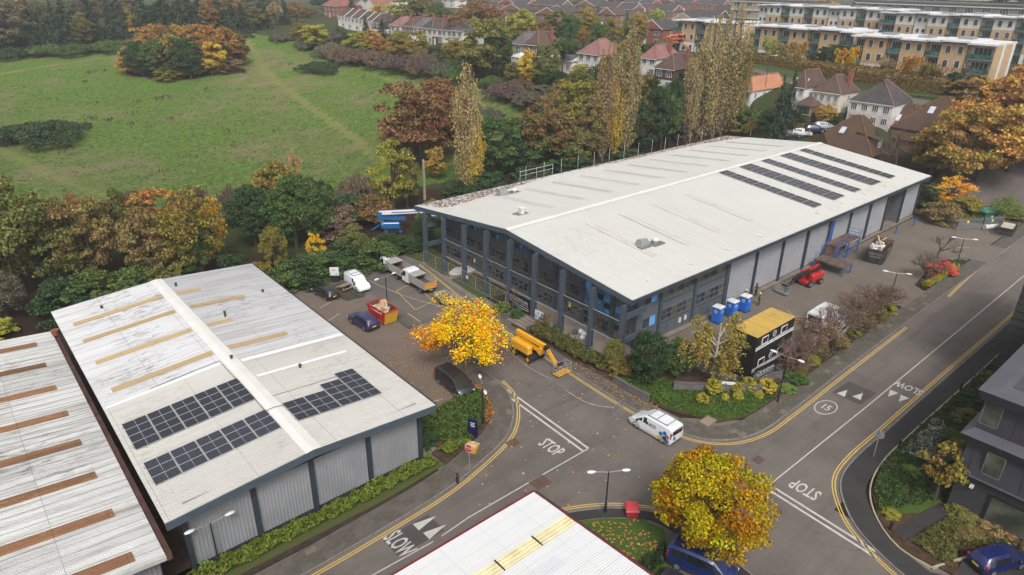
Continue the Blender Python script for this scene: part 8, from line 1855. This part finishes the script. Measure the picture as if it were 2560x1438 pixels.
    (28.5,85.2,0.0,2.3,4.6,'bush1','dgreen','E'),
    (45.9,94.7,0.0,6.6,7.2,'bush1','scrub','E'),
    (43.1,101.7,0.0,5.4,7.5,'oak1','olive','E'),
    (52.4,83.9,0.0,2.6,5.0,'bush1','dgreen','E'),
    (36.0,112.4,0.0,6.2,7.3,'scrub','scrub','E'),
    (33.1,125.6,0.0,3.7,7.9,'scrub','scrub','E'),
    (24.9,132.1,0.0,3.1,6.6,'scrub','scrub','E'),
    (143.5,76.9,7.2,12.0,6.0,'con2','conif','F'),
    (144.2,75.1,7.7,12.5,5.6,'con2','conif','F'),
    (143.6,75.9,7.2,8.6,7.8,'con0','conif','F'),
    (142.3,82.3,6.4,4.3,5.1,'birch1','golive','F'),
    (143.3,83.6,8.2,5.3,7.5,'bush0','green','F'),
    (144.0,79.2,8.3,4.4,5.9,'bush1','dgreen','F'),
    (142.2,84.9,6.7,4.1,5.9,'bush0','olive','F'),
    (146.8,74.4,10.1,3.0,3.9,'bush1','dgreen','F'),
    (145.1,73.3,8.3,2.9,3.5,'bush0','olive','F'),
    (150.2,69.7,9.8,4.3,4.9,'oak1','amber','F'),
    (152.1,68.9,10.1,3.3,4.0,'bush0','dgreen','F'),
    (150.5,71.8,10.5,1.9,4.0,'bush1','dgreen','F'),
    (148.2,90.7,14.9,1.8,2.3,'bush0','dgreen','F'),
    (140.2,90.3,8.9,6.3,6.0,'oak2','dgreen','F'),
    (137.3,94.3,12.2,6.2,5.9,'bare0','brown','F'),
    (128.1,103.4,13.7,6.2,7.8,'bare0','brown','F'),
    (124.1,114.8,14.5,6.4,6.0,'bare0','brown','F'),
    (136.8,98.7,14.4,4.5,4.0,'firm','dgreen','F'),
    (128.1,104.6,14.0,4.0,5.9,'oak1','golive','F'),
    (145.7,52.0,3.8,9.5,8.4,'bare0','brown','F'),
    (172.6,97.9,18.5,7.1,5.4,'birch1','ygreen','G'),
    (174.2,94.9,18.5,6.1,7.0,'birch1','tan','G'),
    (175.3,91.6,18.4,6.7,6.5,'birch1','amber','G'),
    (174.5,85.8,18.4,5.9,4.1,'bush0','dgreen','G'),
    (174.6,82.7,18.4,5.9,6.4,'firm','dgreen','G'),
    (173.6,78.2,18.3,6.4,7.4,'birch1','gold','G'),
    (172.0,68.0,18.0,5.1,5.5,'birch1','tan','G'),
    (171.8,63.0,17.9,6.3,7.1,'birch1','amber','G'),
    (171.3,59.0,17.8,5.2,6.4,'birch1','golive','G'),
    (171.4,55.8,17.9,4.7,5.3,'birch1','tan','G'),
    (171.2,52.1,17.8,5.9,7.4,'bare0','brown','G'),
    (171.7,53.6,17.9,3.2,4.2,'firm','dgreen','G'),
    (169.7,47.5,17.4,4.6,5.2,'bush0','yellow','G'),
    (168.1,49.0,17.0,4.0,9.3,'bush1','brown','G'),
    (365.0,144.2,18.5,12.3,25.3,'con2','conif','J'),
    (422.0,147.1,18.5,13.6,23.6,'con2','conif','J'),
    (383.2,167.5,18.5,13.3,19.6,'firm','dgreen','J'),
    (412.5,118.1,18.5,16.2,32.7,'con2','conif','J'),
    (406.2,106.2,18.5,16.5,29.6,'con2','conif','J'),
    (439.8,249.6,18.5,11.2,26.7,'oak0','amber','J'),
    (433.0,226.8,18.5,11.4,28.7,'oak1','tan','J'),
    (433.5,216.8,18.5,10.8,19.9,'oak2','amber','J'),
    (433.1,141.2,18.5,11.8,16.0,'firm','dgreen','J'),
    (147.6,42.3,2.3,15.2,16.6,'oak0','amber','H'),
    (154.5,39.4,3.0,15.7,19.1,'oak3','amber','H'),
    (163.3,36.8,4.1,16.7,19.0,'oak1','orange','H'),
    (168.1,42.8,10.5,11.2,13.4,'oak2','amber','H'),
    (179.0,40.4,12.1,11.4,16.3,'oak0','orange','H'),
    (165.7,46.6,11.0,7.3,12.3,'sparse','tan','H'),
    (170.5,32.6,4.6,18.7,20.7,'oak3','orange','H'),
    (147.8,45.8,3.1,9.4,8.4,'oak2','golive','H'),
    (141.1,39.2,0.4,5.6,8.5,'sparse','gold','H'),
    (132.1,37.6,0.0,4.8,7.5,'bush0','brown','H'),
    (138.2,35.5,0.0,4.8,6.9,'bush1','golive','H'),
    (138.9,43.2,0.2,6.5,7.1,'bush0','dgreen','H'),
    (139.6,30.2,0.0,5.1,5.2,'sparse','lgreen','H'),
    (145.5,30.1,0.3,3.0,7.2,'bush0','olive','H'),
    (138.7,33.7,0.0,3.3,5.2,'bush1','green','H'),
    (174.7,39.5,10.2,7.4,10.6,'oak1','golive','H'),
]
for r_ in TABLE: plant(*r_)

# ---------------------------------------------------------- near planting, each with its own words
def near(px, kind, col, h, w, lab, place='K', rot=None): return plant(px[0], px[1], px[2] + .1, h, w, kind, col, place, lab, rot)
near((37.5, 50.6, 0), 'plane0', 'gold', 6.9, 8.8, 'golden leaved street tree over the side road by the black people carrier')
near((35.1, 19.5, 0), 'plane1', 'ggreen', 7.5, 7.8, 'big yellow and green street tree over the blue van by the junction')
near((50.6, 36.7, 0), 'everg', 'dgreen', 6.6, 5.0, 'dark dense evergreen tree at the lawn corner before the portico')
near((53.6, 35.0, 0), 'firm', 'green', 4.6, 3.6, 'small mid green tree squeezed between evergreen and weeping birch')
near((55.9, 32.2, 0), 'birch0', 'birchy', 7.6, 9.6, 'weeping golden birch with white stems beside the black cabins')
near((50.2, 41.0, 0), 'firm', 'olive', 3.2, 2.6, 'olive shrub beside the portico corner column'); near((49.6, 39.4, 0), 'bush0', 'golive', 2.4, 3.0, 'golden olive shrub at the end of the bank hedge'); near((51.0, 38.2, 0), 'bush1', 'dgreen', 2.8, 3.0, 'dark shrub in front of the evergreen')
near((50.2, 57.6, 0), 'bare0', 'brown', 3.6, 2.4, 'small bare brown tree behind the black portico banner'); near((50.4, 52.2, 0), 'bare2', 'brown', 2.2, 2.2, 'leafless shrub by the entrance steps'); near((49.4, 58.8, 0), 'bush0', 'lgreen', 1.7, 2.6, 'light green shrub below the portico banner'); near((50.0, 56.6, 0), 'bush1', 'green', 1.3, 2.2, 'low green shrub beside the entrance steps')
for i, (x, y, h, w, k, c) in enumerate(((63.5, 27.6, 4.4, 4.8, 'bare1', 'brown'), (68.0, 28.2, 4.2, 4.6, 'bare1', 'brown'), (72.0, 27.8, 3.8, 4.6, 'bare2', 'tan'), (76.0, 28.6, 4.4, 5.0, 'bare1', 'brown'), (80.5, 28.0, 4.2, 5.0, 'bare2', 'brown'), (85.0, 28.6, 4.6, 5.0, 'bare1', 'brown'), (88.4, 28.6, 4.0, 4.4, 'bare1', 'brown'), (103.4, 28.9, 4.0, 5.0, 'bare2', 'purple'), (112.6, 30.6, 4.6, 6.0, 'bare0', 'brown'))):
    near((x, y, 0), k, c, h, w, ('bare reddish shrub right beside the lamp with the roundel', 'bare reddish shrub in front of the black cabins', 'twiggy shrub with a few tan leaves by the short sheet bundle', 'bare reddish shrub before the white panel van', 'twiggy brown leaved shrub before the long sheet bundle', 'bare reddish shrub at the yard mouth', 'bare reddish shrub at the end of the bed by the yard lamp', 'purplish twiggy shrub in the island bed', 'broad leafless tree at the far end of the island bed')[i])
for i, (x, y) in enumerate(((66.0, 29.2), (70.4, 29.0), (74.0, 29.2), (78.2, 27.6), (82.8, 29.2), (86.6, 28.0))): near((x, y, 0), ('bare1', 'bare2')[i % 2], 'brown', 3.6 + .3 * (i % 3), 4.8, 'leafless tangled shrub in the crowded bed along the yard')['group'] = 'tangled shrubs along the yard'
near((107.2, 28.4, 0), 'bush2', 'red', 1.9, 4.2, 'scarlet leaved shrub in the island bed')
rb_ = random.Random(6)
YG = COLR['yellowball'] = ((.19, .165, .022), 'yellow green')
for i in range(12): near((99.8 + i * .95, 27.6 + .10 * math.sin(i), 0), 'ball', 'yellowball', rb_.uniform(.8, 1.15), rb_.uniform(1.1, 1.5), 'yellow green clipped shrub in the row along the island bed kerb', 'I')['group'] = 'clipped shrubs on the island bed'
for i, (x, y, w, h, l) in enumerate(((51.8, 30.6, 1.5, 1.2, 'single yellow topiary ball nearest the lettered van'), (54.2, 31.0, 2.0, 1.7, 'tall yellow topiary mound under the house sign'), (53.9, 29.4, .9, .9, 'small yellow topiary ball between lawn and mounds'), (55.2, 28.7, 1.3, 1.1, 'yellow topiary ball at the lawn tip'), (56.2, 29.6, 1.6, 1.3, 'lumpy yellow topiary mound in the middle of the group'), (57.6, 29.0, 1.9, 1.5, 'long yellow topiary mound sloping to the lawn'), (58.6, 27.6, 2.2, 1.6, 'largest rounded yellow topiary by the wall corner'), (57.0, 27.5, 1.1, .9, 'low yellow topiary at the pavement edge'))): near((x, y, .05), 'ball', 'yellowball', h, w, l)
for i, x in enumerate((64.5, 67.5, 70.6, 73.6, 78.0, 82.5, 84.8, 87.2)): near((x, 27.3 + .3 * (i % 3), 0), 'bush%d' % (i % 3), ('golive', 'ygreen', 'olive')[i % 3], 1.2 + .25 * (i % 4), 1.8 + .4 * (i % 2), ('golden olive', 'yellow green', 'olive')[i % 3] + ' low shrub under the bare shrubs by the pavement')['group'] = 'low shrubs under the bare shrubs'
near((62.8, 26.6, 0), 'bush0', 'green', 1.3, 2.6, 'spreading green shrub beside the lamp base'); near((60.6, 26.4, 0), 'bush1', 'lgreen', .8, 2.0, 'low light green shrub at the wall corner')
near((54.6, 10.2, 0), 'sapling', 'golive', 5.6, 4.4, 'slender olive young tree on the office garden lawn'); near((26.9, 42.6, 0), 'bush1', 'dgreen', 1.3, 2.2, 'dark shrub against the silver gable corner')
for i, (x, y, w, h, c, l) in enumerate(((60.5, 12.2, 3.0, .9, 'grey', 'grey leaved flowering bush by the far garden bollard'), (64.5, 12.0, 3.2, 1.2, 'green', 'mid green bush along the office wall'), (69, 12.4, 3.4, 1.2, 'olive', 'olive bush along the office wall'), (74, 12.6, 3.6, 1.2, 'dgreen', 'dark bush beside the zinc overhang'), (79, 12.8, 3.6, 1.3, 'olive', 'olive bush near the brick stair tower'), (56.8, 12.6, 2.4, .7, 'lgreen', 'spiky light green plant in the garden curve'), (58.2, 10.4, 2.8, 1.0, 'dgreen', 'dark bush tucked under the office corner'), (54.6, 8.0, 2.6, .9, 'olive', 'olive grasses between path and gravel'), (52.6, 7.0, 2.4, .8, 'brown', 'brown feathery grasses above the blue hatchback'), (54.6, 5.6, 2.6, .9, 'tan', 'tan feathery grasses by the shopfront gravel'), (55.0, 3.4, 2.4, .8, 'scrub', 'grey feathery grasses beyond the parked cars'), (50.2, 11.8, 1.6, .6, 'ygreen', 'yellow green tuft at the path bollard'))): near((x, y, .05), 'bush%d' % (i % 3), c, h, w, l)
# ---------------------------------------------------------- hedges and ground cover
def carpet(name, poly, n, h, size, col, label=None, cat=None, kind='stuff', z0=.15, lump=1.2, seed=1):
    """a leafy mass over an area: leaves on an uneven, lumpy surface"""
    g = np.random.default_rng(seed); P = np.array(poly); lo, hi = P.min(0), P.max(0); pts = []
    while len(pts) < n:
        q = lo + (hi - lo) * g.random(2)
        if inpoly(q[0], q[1], poly): pts.append(q)
    pts = np.array(pts); ph = g.uniform(0, 6.28, 6); k = 2 * np.pi / lump; f = np.zeros(n)
    for i in range(6): a = ph[i]; f += np.sin(pts[:, 0] * k * np.cos(a) * (.6 + .2 * i) + pts[:, 1] * k * np.sin(a) * (.6 + .2 * i) + ph[5 - i])
    zz = z0 + h * (.55 + .12 * f) * g.uniform(.55, 1.0, n); C = np.column_stack([pts, zz]); global rng; rng = g
    V = leaves(C, np.tile([0, 0, .8], (n, 1)), size, jit=.8); o = bpy.data.objects.new(name, quads(name, V, np.clip(.5 + f * .12 + g.normal(0, .15, n), 0, 1))); COL.objects.link(o); c = COLR[col][0]; o.color = (*(1.3 * q for q in c), 1)
    if label: tag(o, label, cat)
    else: stuff(o)
    return o
COLR['hedgelime'] = ((.105, .135, .018), ''); COLR['lawnc'] = ((.058, .098, .018), ''); COLR['ivy'] = ((.060, .090, .018), '')
carpet('hedge', [(-8, 39.0), (26.2, 39.5), (26.0, 40.7), (-8, 40.55)], 15000, 1.05, .16, 'hedgelime', 'low lime green hedge along the silver gable of the ribbed warehouse', 'hedge', z0=.1)
carpet('ground_cover', [(26.9, 45.4), (27.6, 43.2), (29.0, 41.0), (30.4, 40.4), (32.0, 41.2), (33.6, 42.4), (35.4, 44.4), (36.0, 46.4), (33.4, 46.6)], 9000, .75, .16, 'ivy', 'mound of glossy green ivy ground cover round the lamp and navy sign', 'ground cover', seed=2)
carpet('ground_cover', [(27.2, 41.2), (27.8, 40.0), (30.4, 40.2), (29.0, 41.6)], 1500, .6, .15, 'hedgelime', 'yellow green ivy fringe behind the STOP sign', 'ground cover', seed=3)
carpet('hedge', [(48.2, 52.4), (47.95, 44.5), (48.3, 40.8), (50.0, 40.8), (50.3, 44.6), (50.6, 48.5), (50.9, 52.3)], 9500, 1.25, .15, 'olive', 'sloping bank of mixed shrubs between pavement and terrace', 'hedge', seed=4)
carpet('lawn_grass', [(48.4, 40.2), (48.4, 32.6), (50.3, 28.0), (53.2, 26.6), (58.5, 26.5), (57.5, 31.0), (54.0, 33), (51.2, 38)], 14000, .22, .12, 'lawnc', seed=5, z0=.16)
carpet('bed_undergrowth', [(57.5, 31.0), (58.5, 26.6), (89.6, 27.2), (89.6, 29.4), (66, 30.2)], 12000, .35, .14, 'scrub', seed=6, z0=.14)
carpet('bed_undergrowth', [(99.3, 27.2), (112.5, 27.5), (113.6, 29.2), (111, 30.2), (99.7, 28.8)], 3000, .3, .14, 'scrub', seed=7, z0=.14)
carpet('garden_planting', [(49.6, 12.4), (52.0, 13.9), (55.8, 14.8), (61, 14.95), (79, 14.7), (92, 14.6), (92, 12.7), (83, 12.6), (62, 9.2), (57, 9.2), (55.4, 9.7)], 26000, .7, .15, 'green', seed=8, z0=.16, lump=1.6)
carpet('garden_planting', [(48.4, 9.6), (48.0, 6.6), (50.4, 7.1), (53.6, 4.8), (55.6, 3.2), (55.0, 8.4)], 8000, .45, .14, 'olive', seed=9, z0=.16, lump=1.4)
carpet('flower_heads', [(58.4, 14.4), (66, 14.6), (66, 12.9), (59, 12.4)], 1500, .85, .10, 'grey', seed=10, z0=.3).color = (.40, .40, .34, 1)
carpet('shadowed_hedge', [(26.6, 21.4), (33.6, 21.2), (32.9, 20.2), (26.6, 19.9)], 4500, 1.0, .15, 'dgreen', 'dark clipped hedge between small lawn and parked blue van', 'hedge', seed=11)
HZ = [(165.2, 108.5), (165.4, 95), (164.8, 80), (163.8, 66), (163.0, 53.5)]
def slope_hedge():
    global rng; rng = np.random.default_rng(31); C, N = [], []
    for i in range(len(HZ) - 1):
        a, b = np.array(HZ[i]), np.array(HZ[i + 1]); L = np.linalg.norm(b - a)
        for k in range(int(L * 210)):
            q = a + (b - a) * rng.random(); u = rng.random(); x = 4.2 * rng.random() if u < .5 else 0; z = 3.1 if u < .5 else 3.1 * rng.random(); q = q + [4.6 + x, 0]; C.append([q[0], q[1], terr(q[0], q[1]) + z * .72 + rng.normal(0, .1)]); N.append([0, 0, 1] if u < .5 else [-1, 0, .2])
    C = np.array(C); V = leaves(C, np.array(N, float), .34, jit=.6); o = bpy.data.objects.new('hedge', quads('hedge', V, rng.random(len(C)))); COL.objects.link(o); o.color = (.20, .135, .036, 1); tag(o, 'long clipped golden brown hedge below the orange brick flats', 'hedge')
slope_hedge()
# leaf litter, fallen leaves, dry weeds: too many to count
def litter(name, n, poly, z, size, cols, seed, zf=None):
    g = np.random.default_rng(seed); P = np.array(poly); lo, hi = P.min(0), P.max(0); pts = []
    while len(pts) < n:
        q = lo + (hi - lo) * g.random(2)
        if inpoly(q[0], q[1], poly): pts.append(q)
    C = np.array([(x, y, (zf(x, y) if zf else z) + .012 + .02 * g.random()) for x, y in pts]); global rng; rng = g; V = leaves(C, np.tile([0, 0, 4.], (n, 1)), size, jit=.5); V[:, :, 2] = np.maximum(V[:, :, 2], (C[:, 2] - .008)[:, None]); o = bpy.data.objects.new(name, quads(name, V, g.random(n))); COL.objects.link(o); o.color = (*cols, 1); return stuff(o)
litter('fallen_leaves', 420, [(26.5, 24), (30, 27.5), (34.8, 24), (33.4, 20.8), (28, 19.4)], .15, .17, (.42, .20, .07), 1); litter('fallen_leaves', 650, [(30, 47), (33, 46.8), (39, 50), (44, 47), (44, 58), (36, 62), (29, 56)], .022, .17, (.36, .17, .05), 2); litter('fallen_leaves', 120, [(28, 30), (46, 24), (44, 45), (38, 46), (24, 33)], .012, .17, (.42, .22, .08), 3); litter('fallen_leaves', 300, [(33, 41), (35, 42.5), (37, 47), (36.4, 47.6), (34.4, 44)], .16, .17, (.34, .15, .04), 4)
litter('fallen_leaves', 260, [(46.0, 44), (48.2, 44), (48.4, 33), (46.2, 33)], .13, .15, (.34, .17, .06), 5); litter('fallen_leaves', 450, [(51, 62.5), (54.5, 62.5), (54.8, 82), (51.2, 82)], .16, .15, (.32, .20, .08), 6); litter('fallen_leaves', 700, [(128, 33), (133, 36), (142, 42), (140, 48), (133, 41)], .12, .24, (.30, .15, .05), 9)
litter('roof_leaf_litter', 950, [(MX0 + .5, MY1 - .3), (80, MY1 - .3), (70, MY1 - 2.2), (55, MY1 - 5.2), (MX0 + 1.5, MY1 - 4.0)], 0, .20, (.18, .085, .045), 7, lambda x, y: on_left(x, y, .05)[2]); litter('roof_leaf_litter', 1000, [(78, MY1 - .3), (MX1, MY1 - .3), (MX1, MY1 - 5), (120, MY1 - 2), (95, MY1 - 1.5)], 0, .22, (.20, .09, .05), 8, lambda x, y: on_left(x, y, .05)[2])
def weeds(spots, n, h, spread, col, seed):
    g = np.random.default_rng(seed); C = []
    for (x, y, z) in spots: d = g.normal(0, spread, (n, 2)); C += [(x + a, y + b, terr(x + a, y + b)) for a, b in d]
    C = np.array(C); m = len(C); hh = h * g.uniform(.5, 1.2, (m, 1)); a = g.uniform(0, 6.28, (m, 1)); w = np.concatenate([np.cos(a), np.sin(a), a * 0], 1) * .13; top = np.concatenate([g.normal(0, .12, (m, 2)), hh], 1); V = np.stack([C - w * .4, C + w * .4, C + top + w, C + top - w], 1); o = bpy.data.objects.new('dry_weeds', quads('dry_weeds', V, g.random(m))); COL.objects.link(o); o.color = (*col, 1); return stuff(o)
weeds([(43.08,244.86,10.30), (44.68,244.70,10.43), (46.96,244.03,10.58), (51.54,246.09,11.24), (50.98,206.41,6.81), (52.45,206.14,6.91), (53.63,206.56,7.07), (46.41,206.48,6.39), (32.16,200.26,4.49), (33.62,199.51,4.54), (36.53,196.02,4.44), (41.71,197.96,5.08), (39.26,189.17,4.02), (42.49,184.30,3.82), (48.81,187.10,4.61), (37.20,212.88,6.22), (55.53,169.43,3.50), (78.74,215.41,10.47), (78.11,217.54,10.64), (93.89,216.74,12.05), (53.17,158.58,2.42), (39.59,235.62,8.93), (22.65,177.52,1.86), (42.40,156.77,1.61), (64.43,206.38,8.08), (64.75,162.09,3.57), (35.63,150.66,0.90), (104.60,188.10,10.66)], 11, .62, .8, (.10, .072, .05), 1)
def tufts():
    g = np.random.default_rng(3); lo = np.array([min(p[0] for p in FIELD), min(p[1] for p in FIELD)]); hi = np.array([max(p[0] for p in FIELD), max(p[1] for p in FIELD)]); C = []
    while len(C) < 9000:
        x, y = lo + (hi - lo) * g.random(2); s = x * .6557 + y * .7550
        if s < 200 and g.random() < (1.25 - (s - 110) / 110) and inpoly(x, y, FIELD) and not near_track(x, y, TRACK1, 1.6) and not near_track(x, y, TRACK2, 1.9): C.append((x, y, terr(x, y)))
    C = np.array(C); m = len(C); a = g.uniform(0, 6.28, (m, 1)); w = np.concatenate([np.cos(a), np.sin(a), a * 0], 1) * g.uniform(.12, .3, (m, 1)); t = np.concatenate([g.normal(0, .3, (m, 2)), g.uniform(.06, .16, (m, 1))], 1); V = np.stack([C - w, C + w, C + t + w * .7, C + t - w * .7], 1); o = bpy.data.objects.new('meadow_grass', quads('meadow_grass', V, g.random(m))); COL.objects.link(o); o.color = (.13, .17, .06, 1); stuff(o)
tufts()

# ============================================================ autumn haze
m, n, p = _new('thin_haze'); n.nodes.remove(p); pv_ = n.nodes.new('ShaderNodeVolumePrincipled')
pv_.inputs['Color'].default_value = (.80, .83, .87, 1); pv_.inputs['Density'].default_value = .00042; pv_.inputs['Anisotropy'].default_value = .2
n.links.new(pv_.outputs[0], n.nodes['Material Output'].inputs['Volume'])
b = MB(); b.box(-3400, 3400, -3400, 3400, -2.0, 52.0); stuff(b.build('haze', m))
